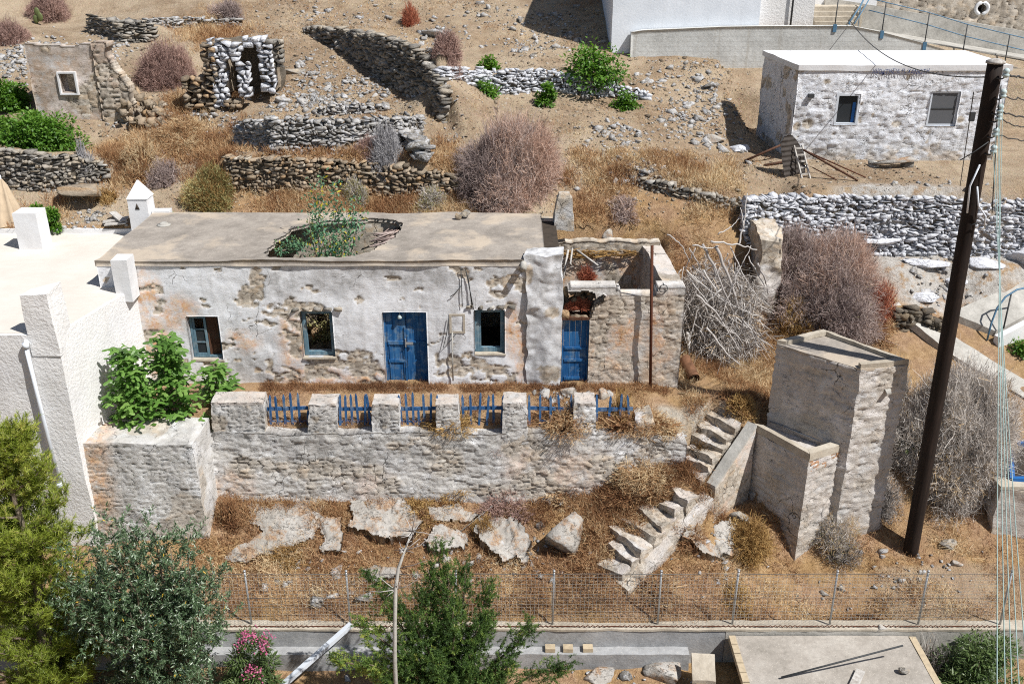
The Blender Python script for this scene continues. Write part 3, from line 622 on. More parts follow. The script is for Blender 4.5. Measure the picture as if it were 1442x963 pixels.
# ------------------------------------------------------------------ rubble relief shared by the old walls
def relief(U, V, seed, su=.30, sv=.15):
    """stone courses as relief: returns height (0 joints .. 1 stone face), joint mask, stone id"""
    w = vec_noise(np.stack([U * 2.2, V * 2.2, U * 0], -1), seed, 2)
    f1, f2, cid = worley((U + w[..., 0] * .10) / su, (V + w[..., 1] * .05) / sv, seed)
    g = f2 - f1; j = 1 - sstep(.03, .16, g); rg = 1 - np.abs(2 * fbm(np.stack([U * 2.6, V * 8.5, U * 0 + seed], -1), 4, seed + 7) - 1)
    h = sstep(.02, .15, g) * .65 + .35 * rg + .18 * (cid - .5) * (U / su % 1); return h, j, cid
def blobs(U, V, lst, seed, soft=.12, rough=.95, fr=2.6):
    m = np.zeros(U.shape); nz = (fbm(np.stack([U * fr, V * fr, U * 0 + seed], -1), 6, seed, .62) - .5) * 2 * rough
    for u, v, a, b in lst:
        d = np.hypot((U - u) / a, (V - v) / b) + nz; m = np.maximum(m, 1 - sstep(1 - soft, 1 + soft * .4, d))
    return m
def mblobs(lst, Y=0.):
    """(px,py,rx px,ry px) -> wall coordinates"""
    out = []
    for px, py, a, b in lst:
        p = atY(px, py, Y); k = size_at(p, 1); out.append((p[0], p[2], a * k, b * k * 1.08))
    return out
def rect(l, t, r, b, Y):
    p = atY(l, t, Y); q = atY(r, b, Y); p2 = atY(l, b, Y); q2 = atY(r, t, Y)
    return ((p[0] + p2[0]) / 2, (q[0] + q2[0]) / 2, (q[2] + p2[2]) / 2, (p[2] + q2[2]) / 2)   # x0 x1 z0 z1

# ================================================================== DERELICT HOUSE
Z_R = 3.62; HX0, HX1 = -11.05, 1.32; HY1 = 4.45
house = thing('derelict_house', 'long abandoned whitewashed stone house with blue double door and a hole in its flat roof', 'house', (-4.5, 2.0, 0))
W1 = rect(267, 445, 311, 506, 0); W2 = rect(425, 439, 470, 503, 0); W3 = rect(668, 436, 711, 498, 0); D1 = rect(541, 440, 602, 538, 0)
def tilt_rect(r): return r
opens = [W1, W2, W3, (D1[0], D1[1], -.3, D1[3])]
us = grid_nodes(HX0, HX1 - .004, .035, [o[0] for o in opens] + [o[1] for o in opens]); vs = grid_nodes(-.35, Z_R - .085, .035, [o[2] for o in opens] + [o[3] for o in opens])
EXP = mblobs([(362, 398, 12, 26), (352, 415, 16, 16), (383, 436, 14, 10), (412, 470, 15, 42), (420, 520, 34, 18), (465, 520, 30, 16), (505, 512, 24, 22), (530, 527, 14, 20), (648, 516, 46, 16), (690, 525, 40, 16), (625, 508, 16, 14), (690, 430, 34, 7), (436, 434, 36, 7), (703, 408, 17, 12), (690, 398, 8, 6), (775, 528, 20, 12), (385, 520, 12, 26), (552, 393, 12, 5), (765, 448, 10, 6), (300, 520, 20, 12), (700, 470, 8, 30)])
OCH = mblobs([(212, 430, 22, 60), (228, 500, 26, 50), (250, 440, 34, 28), (412, 480, 22, 55), (440, 530, 60, 20), (520, 530, 40, 18), (345, 480, 28, 20), (725, 470, 18, 50), (560, 535, 26, 10), (735, 500, 14, 40)])
SOOT = mblobs([(746, 440, 15, 60), (748, 510, 17, 45), (742, 385, 8, 20), (400, 400, 36, 24), (470, 395, 36, 20), (350, 520, 46, 30), (600, 390, 70, 18), (520, 380, 60, 16), (690, 385, 40, 14), (330, 550, 30, 30), (640, 470, 10, 50), (760, 415, 24, 28)])
def fac_attr(U, V):
    e = blobs(U, V, EXP, 31); so = blobs(U, V, SOOT, 41, .6, .45) ; oc = blobs(U, V, OCH, 51, .6, .4)
    spots = fbm(np.stack([U * 2.4, V * 3.2, U * 0], -1), 5, 77); e = np.maximum(e, sstep(.73, .745, spots)); e = np.maximum(e, sstep(.68, .70, spots + .05 * (V < .8)))
    h, j, cid = relief(U, V, 5, .22, .11)
    e = e * sstep(.38, .44, fbm(np.stack([U * 3.2, V * 4.5, U * 0], -1), 4, 79)); return {'exp': e, 'soot': so, 'och': oc, 'cid': cid, 'joint': j}
def fac_front(U, V):
    a = fac_attr(U, V); h, j, c = relief(U, V, 5, .22, .11)
    w = (fbm(np.stack([U * .7, V * .7, U * 0], -1), 4, 8) - .5) * .16 + (fbm(np.stack([U * 4, V * 4, U * 0], -1), 4, 9) - .5) * .022
    d = w + (1 - a['exp']) * .012 + a['exp'] * (-.035 + h * .03 + (c - .5) * .015) + (1 - a['exp']) * h * .003
    return np.stack([U, -d, V], -1)
def keep_open(lst):
    def k(U, V):
        m = np.ones(U.shape, bool)
        for x0, x1, z0, z1 in lst: m &= ~((U > x0) & (U < x1) & (V > z0) & (V < z1))
        return m
    return k
mk('wall', slab(us, vs, keep_open(opens), fac_front, lambda U, V: np.stack([U, np.full(U.shape, .55), V], -1), fac_attr), M['old_plaster'], house)
def inner_attr(U, V):
    h, j, cid = relief(U, V, 15, .3, .16); n1 = fbm(np.stack([U * .9, V * .9, U * 0 + 3], -1), 4, 15)
    return {'exp': sstep(.5, .53, n1), 'soot': sstep(.3, .6, n1) * .2, 'och': np.full(U.shape, .8), 'cid': cid, 'joint': j}
usb = grid_nodes(HX0, HX1, .08); vsb = grid_nodes(0, Z_R - .085, .08)
def back_in(U, V):
    h, j, c = relief(U, V, 15, .3, .16); return np.stack([U, HY1 - .5 - h * .04 - (fbm(np.stack([U, V, U * 0], -1), 3, 4) - .5) * .1, V], -1)
mk('wall', slab(usb, vsb, lambda U, V: np.ones(U.shape, bool), back_in, lambda U, V: np.stack([U, np.full(U.shape, HY1), V], -1), inner_attr), M['annex_inner'], house)
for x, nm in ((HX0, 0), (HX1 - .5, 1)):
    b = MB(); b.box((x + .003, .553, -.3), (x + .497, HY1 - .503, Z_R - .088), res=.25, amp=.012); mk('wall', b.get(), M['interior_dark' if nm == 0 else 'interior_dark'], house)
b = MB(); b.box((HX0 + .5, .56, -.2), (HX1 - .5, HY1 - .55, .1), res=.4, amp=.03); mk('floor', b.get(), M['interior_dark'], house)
# roof: cement screed with a ragged hole
hole_px = [(374, 352), (384, 345), (392, 337), (408, 330), (416, 322), (430, 317), (448, 312), (470, 310), (500, 310), (525, 308), (545, 309), (560, 311), (566, 315), (565, 323), (560, 330), (550, 337), (538, 343), (522, 349), (500, 354), (470, 357), (440, 358), (405, 359), (384, 358)]
hole = [tuple(atZ(x - (4 if x < 420 else 0), y + (5 if y > 344 else 0), Z_R)[:2]) for x, y in hole_px]
ur = grid_nodes(HX0 - .03, HX1 - .42, .045); vr = grid_nodes(-.14, HY1 + .1, .045)
def roof_keep(U, V):
    n_ = vec_noise(np.stack([U * 3.3, V * 3.3, U * 0], -1), 61, 3) * .10
    edge = V > -.075 + .05 * fbm(np.stack([U * 3, V * 0, U * 0], -1), 3, 66)
    return ~inpoly(U + n_[..., 0], V + n_[..., 1], hole) & edge
def roof_top(U, V): return np.stack([U + .0 * V, V, Z_R + (fbm(np.stack([U * .6, V * .6, U * 0], -1), 4, 71) - .5) * .12 + (fbm(np.stack([U * 5, V * 5, U * 0], -1), 3, 72) - .5) * .02 + .05 * np.exp(-((V + .05) / .25) ** 2)], -1)
G = slab(ur, vr, roof_keep, roof_top, lambda U, V: np.stack([U, V, np.full(U.shape, Z_R - .10) + .01 * np.sin(U * 3)], -1))
roof = mk('roof', G, M['roof_screed'], house)
# pier and chimney at the right hand end
b = MB(); px0 = atY(738, 375, -.1)[0]
b.hexa([(px0 + .12, -.10, -.3), (HX1 + .02, -.10, -.3), (HX1 + .02, .60, -.3), (px0 + .12, .60, -.3)], [(px0 + .02, -.08, 3.78), (HX1 + .02, -.08, 3.86), (HX1 + .02, .55, 3.86), (px0 + .02, .55, 3.80)], res=.045, amp=.10, freq=2.0, seed=3)
V, P, A = b.get(); U_, Z_2 = V[:, 0], V[:, 2]
h_, j_, c_ = relief(U_ + V[:, 1], Z_2, 25, .24, .12)
pe = blobs(U_, Z_2, mblobs([(778, 440, 14, 8), (770, 525, 20, 14), (745, 385, 6, 12)], -.1), 27)
A.update(exp=pe, soot=np.maximum(blobs(U_, Z_2, mblobs([(748, 430, 14, 50), (746, 505, 15, 50), (765, 400, 16, 20)], -.1), 28, .6, .5), np.clip(.6 + (Z_2 > 3.6) * .4, 0, 1)), och=np.zeros(len(V)), cid=c_, joint=j_)
mk('corner_pier', (V, P, A), M['old_plaster'], house)
b = MB(); c0 = atY(793, 318, 3.7); b.hexa([(c0[0] - .30, 3.45, 3.4), (c0[0] + .32, 3.45, 3.4), (c0[0] + .32, 4.1, 3.4), (c0[0] - .30, 4.1, 3.4)], [(c0[0] - .2, 3.55, 4.35), (c0[0] + .24, 3.55, 4.35), (c0[0] + .24, 4.0, 4.35), (c0[0] - .2, 4.0, 4.35)], res=.07, amp=.05, freq=3, seed=8)
b.hexa([(c0[0] - .17, 3.58, 4.33), (c0[0] + .2, 3.58, 4.33), (c0[0] + .2, 3.96, 4.33), (c0[0] - .17, 3.96, 4.33)], [(c0[0] - .14, 3.62, 4.46), (c0[0] + .17, 3.62, 4.46), (c0[0] + .17, 3.92, 4.46), (c0[0] - .14, 3.92, 4.46)], res=.07, amp=.03, freq=4, seed=9)
V, P, A = b.get(); h_, j_, c_ = relief(V[:, 0] + V[:, 1], V[:, 2], 26, .22, .12); A.update(exp=sstep(.45, .6, fbm(V * 2.2, 3, 5)), soot=np.full(len(V), .6), och=np.zeros(len(V)), cid=c_, joint=j_)
mk('chimney', (V, P, A), M['tower_render'], house)
b = MB(); c1 = atY(737, 375, -.2); b.tube([c1 + [.02, .35, .05], c1 + [0, .1, .01], c1 + [0, -.12, -.03]], [.085, .085, .09], 10); mk('roof_spout', b.get(), M['concrete'], house)

# windows and door
def bar_frame(mb, x0, x1, z0, z1, y, w, d, var=.5):
    mb.box((x0, y, z0), (x0 + w, y + d, z1), var=var); mb.box((x1 - w, y, z0), (x1, y + d, z1), var=var)
    mb.box((x0 + w, y + .002, z1 - w), (x1 - w, y + d - .002, z1), var=var); mb.box((x0 + w, y + .002, z0), (x1 - w, y + d - .002, z0 + w), var=var)
def window(r, kind, label):
    x0, x1, z0, z1 = r; e = .012; x0 += e; x1 -= e; z0 += e; z1 -= e; y = .13
    b = MB()
    if kind == 'sash':
        bar_frame(b, x0, x1, z0, z1, y, .055, .09); f = mk('window', b.get(), M['grey_blue_frame'], house); f['label'] = label
        xm = x0 + (x1 - x0) * .52; s = MB(); bar_frame(s, x0 + .06, xm, z0 + .06, z1 - .06, y + .015, .06, .045)
        hz = (z1 - z0 - .12) / 3
        for k in (1, 2): s.box((x0 + .12, y + .02, z0 + .06 + hz * k - .018), (xm - .06, y + .05, z0 + .06 + hz * k + .018))
        mk('sash', s.get(), M['grey_blue_frame'], f)
        g = MB(); g.box((x0 + .12, y + .04, z0 + .12), (xm - .06, y + .046, z0 + .06 + hz * 2 - .018)); mk('pane', g.get(), M['window_glass'], f)
        sh = MB(); a = np.array([xm + .01, y + .05, 0]); dirv = np.array([x1 - .07 - xm, .10, 0]); q = a + dirv; nb = np.array([-.10, x1 - xm, 0]) * .06
        sh.hexa([a + [0, 0, z0 + .06], q + [0, 0, z0 + .06], q + nb + [0, 0, z0 + .06], a + nb + [0, 0, z0 + .06]], [a + [0, 0, z1 - .06], q + [0, 0, z1 - .06], q + nb + [0, 0, z1 - .06], a + nb + [0, 0, z1 - .06]])
        for k in range(3):
            za = z0 + .12 + (z1 - z0 - .16) / 3 * k; a2 = a + dirv * .16 - nb * .3; q2 = a + dirv * .84 - nb * .3
            sh.hexa([a2 + [0, 0, za], q2 + [0, 0, za], q2 + nb * .4 + [0, 0, za], a2 + nb * .4 + [0, 0, za]], [a2 + [0, 0, za + .26], q2 + [0, 0, za + .26], q2 + nb * .4 + [0, 0, za + .26], a2 + nb * .4 + [0, 0, za + .26]])
        mk('shutter', sh.get(), M['brown_wood'], f)
    else:
        w = .115 if kind == 'wide' else .10
        bar_frame(b, x0, x1, z0, z1, y, w, .12); 
        if kind == 'wide': b.box((x0 + w + .002, y + .03, z0 + w + .002), (x0 + w + .05, y + .09, z1 - w - .002))
        f = mk('window', b.get(), M['grey_blue_frame'], house); f['label'] = label
    s = MB(); s.box((r[0] - .02, -.05, z0 - .05), (r[1] + .02, .12, z0 - .005), res=.06, amp=.02, seed=int(r[0] * 10)); mk('sill', s.get(), M['concrete_warm'], f)
    return f
window(W1, 'sash', 'grey-blue window with one glazed sash and a brown shutter'); window(W2, 'bare', 'empty grey-blue window frame with leaves showing inside'); window(W3, 'wide', 'empty grey-blue window frame with a black interior')
def lintel(r, lab=None):
    n_ = 5; C = []; S = []
    xs = np.linspace(r[0] - .12, r[1] + .18, n_)
    for x in xs: C.append((x, -.01, r[3] + .075 + rng.normal(0, .012))); S.append(((r[1] - r[0]) / n_ * .68, .10, .06))
    mk('lintel_stones', stones(C, S, 0, .08), M['stone_grey'], house)
lintel(W2); lintel(W3)
def leaf_door(mb, x0, x1, z0, z1, y, panels, planks=3):
    w = (x1 - x0) / planks
    for i in range(planks): mb.box((x0 + i * w + .003, y + rng.uniform(0, .006), z0), (x0 + (i + 1) * w - .003, y + .045, z1))
    for za, zb in panels: mb.box((x0 + .03, y - .03, za), (x1 - .03, y - .001, zb))
x0, x1, z0, z1 = D1; z0 = -.02
b = MB(); bar = .05
b.box((x0 + .004, .16, z0), (x0 + .05, .30, z1 - .01)); b.box((x1 - .05, .16, z0), (x1 - .004, .30, z1 - .01)); b.box((x0 + .052, .162, z1 - .06), (x1 - .052, .298, z1 - .012))
door = mk('door', b.get(), M['blue_paint'], house); door['label'] = 'weathered blue double door, left leaf lit, right leaf ajar'
xm = (x0 + x1) / 2; b = MB(); leaf_door(b, x0 + .055, xm - .005, z0 + .03, z1 - .065, .19, [(z0 + 1.16, z0 + 1.26), (z0 + .62, z0 + .70)]); b.box((xm - .05, .165, z0 + .05), (xm - .008, .186, z1 - .5))
b.box((x0 + .12, .17, z0 + .12), (x0 + .14, .188, z0 + .6)); b.box((xm - .09, .17, z0 + .12), (xm - .07, .188, z0 + .6)); b.box((x0 + .12, .17, z0 + .72), (x0 + .14, .188, z0 + 1.14)); b.box((xm - .09, .17, z0 + .72), (xm - .07, .188, z0 + 1.14))
mk('door_leaf', b.get(), M['blue_paint'], door)
b = MB(); leaf_door(b, xm + .003, x1 - .055, z0 + .03, z1 - .065, .225, [(z0 + 1.2, z0 + 1.25)]); mk('door_leaf', b.get(), M['blue_paint'], door)
b = MB(); b.box((xm - .02, .13, z0 + 1.17), (xm + .19, .16, z0 + 1.235)); b.box((xm - .03, .12, z0 + 1.1), (xm + .0, .163, z0 + 1.34)); mk('door_bolt', b.get(), M['galvanised'], door)
b = MB(); lx = xm - .14; b.tube([(lx, .17, z1 - .01), (lx, .10, z1 - .1)], .008, 5); b.lathe((lx, .10, z1 - .24), [(.01, 0), (.055, .02), (.065, .06), (.045, .11), (.025, .14)], 10); mk('lamp_bulb', b.get(), M['porcelain'], house)
b = MB(); b.box((x0 - .1, -.25, -.25), (x1 + .1, .16, .0), res=.06, amp=.02); mk('doorstep', b.get(), M['concrete_warm'], house)
# meter niche, wires and conduit between door and right window
q = rect(633, 441, 655, 468, 0); b = MB(); bar_frame(b, q[0], q[1], q[2], q[3], -.06, .06, .06); b.box((q[0] + .06, -.035, q[2] + .06), (q[1] - .06, -.0, q[3] - .06)); mk('meter_niche', b.get(), M['concrete_warm'], house)
def wallpts(lst, y): return [atY(x, yy, y) for x, yy in lst]
for pts in ([(649, 378), (650, 400), (651, 432)], [(649, 380), (656, 381), (660, 395), (665, 436)], [(656, 381), (662, 410), (667, 436)], [(650, 402), (640, 414), (634, 418)], [(632, 447), (629, 470), (624, 490), (636, 478), (642, 470)]):
    b = MB(); b.tube(wallpts(pts, -.09), .012, 5); mk('wall_cable', b.get(), M['cable_dark'], house)
b = MB(); b.tube(wallpts([(637, 468), (637, 500), (638, 536)], -.09), .022, 6); mk('conduit', b.get(), M['concrete'], house)
# what fell in: bundle of reed and rafters hanging at the hole, heap of earth and stones inside
b = MB()
A_ = []; B_ = []
for i in range(70):
    a = atZ(rng.uniform(520, 562), rng.uniform(328, 350), Z_R - rng.uniform(.2, .5)); A_.append(a); B_.append(a + np.array([rng.uniform(.3, .9), rng.uniform(.2, .7), rng.uniform(-.1, .3)]))
for a, c in zip(A_, B_): 
    c = np.array([min(c[0], -3.0), min(c[1], 3.8), min(c[2], Z_R - .22)]); b.tube([a, c], rng.uniform(.012, .03), 5, var=rng.random())
mk('fallen_rafters', b.get(), M['twig_purple'], house)
n_ = 260; C = np.column_stack([rng.uniform(-8.6, -3.6, n_), rng.uniform(1.2, 3.8, n_), rng.uniform(.1, .6, n_)]); C[:, 2] += .9 * np.exp(-((C[:, 0] + 6) / 1.6) ** 2 - ((C[:, 1] - 2.9) / .9) ** 2)
mk('collapse_rubble', stones(C, rng.uniform(.08, .26, (n_, 3)), None, .5), M['stone_tan'], house)

# ================================================================== RUINED ANNEX
annex = thing('ruined_annex', 'roofless stone annex with single blue door at the right end of the long house', 'ruin', (3.0, 2.0, 0))
AX0, AX1, AZ, AY1 = HX1 + .012, 4.67, 2.9, 4.0
D2 = rect(791, 451, 829, 538, 0); D2 = (max(D2[0], AX0 + .03), D2[1], -.3, D2[3])
cav_px = [(784, 452), (786, 430), (790, 412), (812, 408), (840, 410), (852, 416), (848, 424), (838, 434), (834, 446), (829, 451)]
cav = [(atY(x, y, 0)[0], atY(x, y, 0)[2]) for x, y in cav_px]
us = grid_nodes(AX0, AX1, .035, [D2[0], D2[1]]); vs = grid_nodes(-.35, AZ, .035, [D2[3]])
def an_keep(U, V):
    n_ = vec_noise(np.stack([U * 4, V * 4, U * 0], -1), 81, 3) * .06
    return keep_open([D2])(U, V) & ~inpoly(U + n_[..., 0], V + n_[..., 1], cav) & (V < AZ + .02 - .26 * sstep(.50, .62, fbm(np.stack([U * 1.6, U * 0, U * 0 + 5], -1), 5, 99)))
ATAN = mblobs([(860, 440, 34, 26), (830, 500, 20, 40), (880, 470, 30, 40), (850, 520, 60, 20), (930, 470, 26, 60), (900, 530, 60, 14), (800, 470, 14, 60)])
def an_attr(U, V):
    n1 = fbm(np.stack([U * 1.6, V * 1.6, U * 0 + 4], -1), 5, 85); low = 1 - sstep(.25, .9, V + (n1 - .5) * 2)
    e = np.maximum(sstep(.52, .6, n1) * .8, low * .8); e = np.maximum(e, blobs(U, V, mblobs([(862, 436, 26, 20), (845, 470, 16, 40)]), 86)) * (1 - sstep(AZ - .25, AZ - .2, V)); h, j, cid = relief(U, V, 95, .30, .14)
    so = blobs(U, V, mblobs([(870, 408, 90, 8), (958, 420, 14, 60)]), 87, .6, .5) * .7
    return {'exp': e * .9, 'soot': so, 'och': blobs(U, V, ATAN, 88, .6, .4), 'cid': cid, 'joint': j}
def an_front(U, V):
    a = an_attr(U, V); h, j, c = relief(U, V, 95, .30, .14)
    d = (fbm(np.stack([U * .9, V * .9, U * 0 + 7], -1), 4, 89) - .5) * .14 + a['exp'] * (-.03 + h * .045 + (c - .5) * .03) + (1 - a['exp']) * h * .018 + (V > AZ - .22) * .02
    return np.stack([U, -d, V], -1)
mk('wall', slab(us, vs, an_keep, an_front, lambda U, V: np.stack([U, np.full(U.shape, .5), V], -1), an_attr), M['rubble_plaster'], annex)
def stone_attr(V, seed, lo=.42, hi=.5, och=.3, soot=.2):
    h, j, c = relief(V[:, 0] + V[:, 1], V[:, 2], seed, .28, .14); nn = fbm(V * 1.4, 4, seed)
    return dict(exp=sstep(lo, hi, nn), soot=np.full(len(V), soot), och=np.full(len(V), och), cid=c, joint=j)
b = MB(); b.hexa([(AX1 - .004 - .55, .503, -.3), (AX1 - .004, .503, -.3), (AX1 - .2, AY1, -.3), (AX1 - .75, AY1, -.3)], [(AX1 - .55, .503, AZ), (AX1 - .004, .503, AZ), (AX1 - .2, AY1, AZ + .02), (AX1 - .75, AY1, AZ + .02)], res=.07, amp=.05, freq=2, seed=12)
G = b.get(); G[2].update(stone_attr(G[0], 33, .5, .6, .2, .3)); mk('wall', G, M['rubble_plaster'], annex)
# back wall: bare masonry above, painted plaster inside
us = grid_nodes(AX0, AX1 - .2, .06); vs = grid_nodes(-.2, 3.02, .06)
def ab_attr(U, V):
    n1 = fbm(np.stack([U * 1.1, V * 1.1, U * 0 + 9], -1), 4, 91); h, j, cid = relief(U, V, 92, .26, .13)
    return {'exp': np.maximum(sstep(.60, .63, n1), sstep(2.62, 2.7, V)), 'soot': sstep(2.7, 2.85, V) * .9, 'och': sstep(.44, .50, fbm(np.stack([U * 1.7, V * 1.3, U * 0 + 2], -1), 4, 93)), 'cid': cid, 'joint': j}
def ab_front(U, V):
    a = ab_attr(U, V); h, j, c = relief(U, V, 92, .26, .13); return np.stack([U, AY1 - .5 - (fbm(np.stack([U, V, U * 0], -1), 3, 94) - .5) * .1 - a['exp'] * (h * .06 - .04), V + (V > 2.9) * (fbm(np.stack([U * 5, U * 0, U * 0], -1), 3, 97) - .5) * .12], -1)
mk('wall', slab(us, vs, lambda U, V: np.ones(U.shape, bool), ab_front, lambda U, V: np.stack([U, np.full(U.shape, AY1 - .12), V + (V > 2.9) * (fbm(np.stack([U * 5, U * 0, U * 0], -1), 3, 97) - .5) * .12], -1), ab_attr), M['annex_inner'], annex)
b = MB(); b.box((AX0 + .01, .51, -.2), (AX1 - .75, AY1 - .6, .6), res=.2, amp=.12, freq=1.5); mk('floor', b.get(), M['stone_tan'], annex)
# remains of the reed ceiling along the back wall, leaning rafters
b = MB(); n_ = 260; A_ = np.column_stack([rng.uniform(AX0 + .1, AX1 - .9, n_), rng.uniform(AY1 - .72, AY1 - .54, n_), rng.uniform(2.6, 2.78, n_)]); b.ribbons(A_, A_ + rng.normal(0, 1, (n_, 3)) * [.25, .06, .05], .03, .02, rng.random(n_) * .6); mk('reed_ceiling', b.get(), M['twig_tan'], annex)
for px, py, qx, qy, r_ in [(800, 352, 793, 392, .035), (806, 350, 803, 372, .03), (797, 362, 810, 374, .025), (812, 352, 842, 374, .03)]:
    b = MB(); b.tube([atY(px, py, 3.2), atY(qx, qy, 2.6)], r_, 6); mk('fallen_rafter', b.get(), M['brown_wood' if r_ < .03 else 'pale_wood'], annex)
x0, x1, z0, z1 = D2; z0 = 0.
b = MB(); b.box((x0 + .004, .12, z0), (x0 + .05, .24, z1 - .01)); b.box((x1 - .05, .12, z0), (x1 - .004, .24, z1 - .01)); b.box((x0 + .052, .122, z1 - .06), (x1 - .052, .238, z1 - .012))
dr = mk('door', b.get(), M['blue_paint'], annex); b = MB(); leaf_door(b, x0 + .055, x1 - .055, z0 + .02, z1 - .065, .15, [(z0 + 1.02, z0 + 1.08), (z0 + .64, z0 + .72), (z0 + .08, z0 + .16)], 4); mk('door_leaf', b.get(), M['blue_paint'], dr)
b = MB(); b.box((x0 - .08, -.0, z1 + .0), (x1 + .1, .46, z1 + .07), res=.05, amp=.01); mk('lintel', b.get(), M['brown_wood'], annex)
C = []; S = []
for px, py, s_ in [(796, 442, .16), (814, 446, .10), (822, 446, .09), (842, 437, .17), (846, 447, .12), (806, 447, .09), (836, 446, .1)]:
    p = atY(px, py, .15); C.append(p); S.append((s_, .14, s_ * .8))
mk('lintel_stones', stones(C, S, None, .3), M['stone_tan'], annex)
n_ = 60; C = np.column_stack([rng.uniform(AX0 + .1, D2[1] + .15, n_), rng.uniform(.42, .6, n_), rng.uniform(D2[3] + .05, AZ - .25, n_)]); mk('shade_infill', stones(C, rng.uniform(.06, .15, (n_, 3)), None, .4), M['stone_dark'], annex)  # dark stones added behind the gap above the door to keep it dark
p = atY(934, 406, -.06); b = MB(); a_ = np.linspace(0, 6.28, 14); b.tube([p + np.array([.11 * math.cos(t), -.03, .11 * math.sin(t)]) for t in a_], .012, 5); b.tube([p + np.array([0, .1, .11]), p + np.array([0, -.05, .11])], .015, 5); mk('iron_ring', b.get(), M['dark_metal'], annex)
# ================================================================== TERRACE WALL with masonry posts
TY = -2.3
twall = thing('terrace_wall', 'thick rubble retaining wall with seven whitewashed posts in front of the derelict house', 'retaining wall', (-2.5, TY, -2.3))
xl = atY(300, 640, TY)[0]; xr = atY(966, 640, TY)[0]
us = grid_nodes(xl, xr, .035); vs = grid_nodes(-2.9, -.28, .035)
TSO = mblobs([(480, 640, 90, 26), (560, 635, 60, 26), (620, 640, 70, 22), (330, 600, 30, 40), (700, 630, 50, 18), (430, 620, 60, 14)], TY); TOC = mblobs([(520, 680, 40, 30), (730, 640, 30, 40), (330, 680, 40, 30), (800, 660, 60, 40)], TY)
TEX = mblobs([(345, 645, 40, 30), (520, 670, 60, 30), (740, 640, 40, 40), (760, 680, 40, 25), (800, 640, 50, 30), (860, 640, 40, 40), (700, 690, 50, 14), (450, 660, 50, 16), (640, 650, 40, 20)], TY)
def tw_attr(U, V):
    h, j, cid = relief(U, V, 105, .30, .13); n1 = fbm(np.stack([U * 1.3, V * 1.6, U * 0 + 4], -1), 5, 106)
    e = np.maximum(blobs(U, V, TEX, 107, .5, .6) * sstep(.46, .54, n1), sstep(.60, .64, n1) * .8)
    return {'exp': e * .8, 'soot': np.maximum(blobs(U, V, TSO, 108, .6, .5), sstep(-.95, -.4, V) * .55), 'och': blobs(U, V, TOC, 109, .6, .4) * .45, 'cid': cid, 'joint': j * .8}
def tw_top(U): return .0 * U + (fbm(np.stack([U * 1.4, U * 0, U * 0], -1), 3, 110) - .5) * .14 - .35 * sstep(3.2, 4.6, U)
def tw_front(U, V):
    a = tw_attr(U, V); h, j, c = relief(U, V, 105, .30, .13); t = (V + 2.9) / 2.62
    d = (fbm(np.stack([U * .6, V * .6, U * 0 + 7], -1), 4, 111) - .5) * .26 + h * .03 + (c - .5) * .02 + a['exp'] * (h * .04 - .03) + (fbm(np.stack([U * 5, V * 7, U * 0 + 7], -1), 3, 112) - .5) * .06
    return np.stack([U, TY - d - .12 * (1 - t), V + tw_top(U) * t], -1)
mk('wall', slab(us, vs, lambda U, V: np.ones(U.shape, bool), tw_front, lambda U, V: np.stack([U, np.full(U.shape, TY + .62), V + tw_top(U) * (V + 2.9) / 2.62], -1), tw_attr), M['terrace_render'], twall)
POSTS = [(300, 373, 556), (432, 472, 553), (523, 561, 551), (616, 649, 556), (709, 743, 554), (809, 839, 556)]
post_x = []
for i, (l, r, t) in enumerate(POSTS):
    xa = atY(l, 600, TY)[0]; xb = atY(r, 600, TY)[0]; post_x.append((xa, xb)); b = MB(); zt = .58 + rng.normal(0, .03); d = .62
    lx = rng.normal(0, .03)
    b.hexa([(xa, TY + .02, -.6), (xb, TY + .02, -.6), (xb, TY + d, -.6), (xa, TY + d, -.6)], [(xa + .03 + lx, TY + .05, zt), (xb - .03 + lx, TY + .05, zt), (xb - .03 + lx, TY + d - .05, zt + .02), (xa + .03 + lx, TY + d - .05, zt + .02)], res=.035, amp=.05, freq=2.6, seed=20 + i)
    V, P, A = b.get(); nn = fbm(V * 2.0, 4, 60 + i); top = sstep(zt - .12, zt - .03, V[:, 2]); h, j, c = relief(V[:, 0] + V[:, 1], V[:, 2], 120 + i, .2, .1)
    V[:, 1] -= (V[:, 1] < TY + .2) * h * .05; V[:, 0] += ((V[:, 0] > (xa + xb) / 2) * 2 - 1) * h * .02
    A.update(exp=sstep(.60, .64, nn) * (1 - top), soot=np.maximum(top * .6, sstep(.40, .56, nn) * .9), och=top * .3, cid=c, joint=j); mk('pillar', (V, P, A), M['terrace_render'], twall)
# crumbled last pillar near the path
p = atY(905, 590, TY + .25); n_ = 16; C = p + rng.normal(0, 1, (n_, 3)) * [.28, .2, .10] - [0, 0, .25]; mk('crumbled_pillar', stones(C, rng.uniform(.06, .16, (n_, 3)), None, .3), M['rock_pale'], twall)
b = MB(); b.hexa([(p[0] - .3, TY, -.6), (p[0] + .33, TY, -.6), (p[0] + .33, TY + .6, -.6), (p[0] - .3, TY + .6, -.6)], [(p[0] - .2, TY + .1, .2), (p[0] + .22, TY + .15, .32), (p[0] + .18, TY + .5, .3), (p[0] - .2, TY + .5, .15)], res=.05, amp=.12, freq=3, seed=77)
G = b.get(); G[2].update(stone_attr(G[0], 133, .5, .6, .1, .4)); mk('pillar', G, M['old_plaster'], twall)
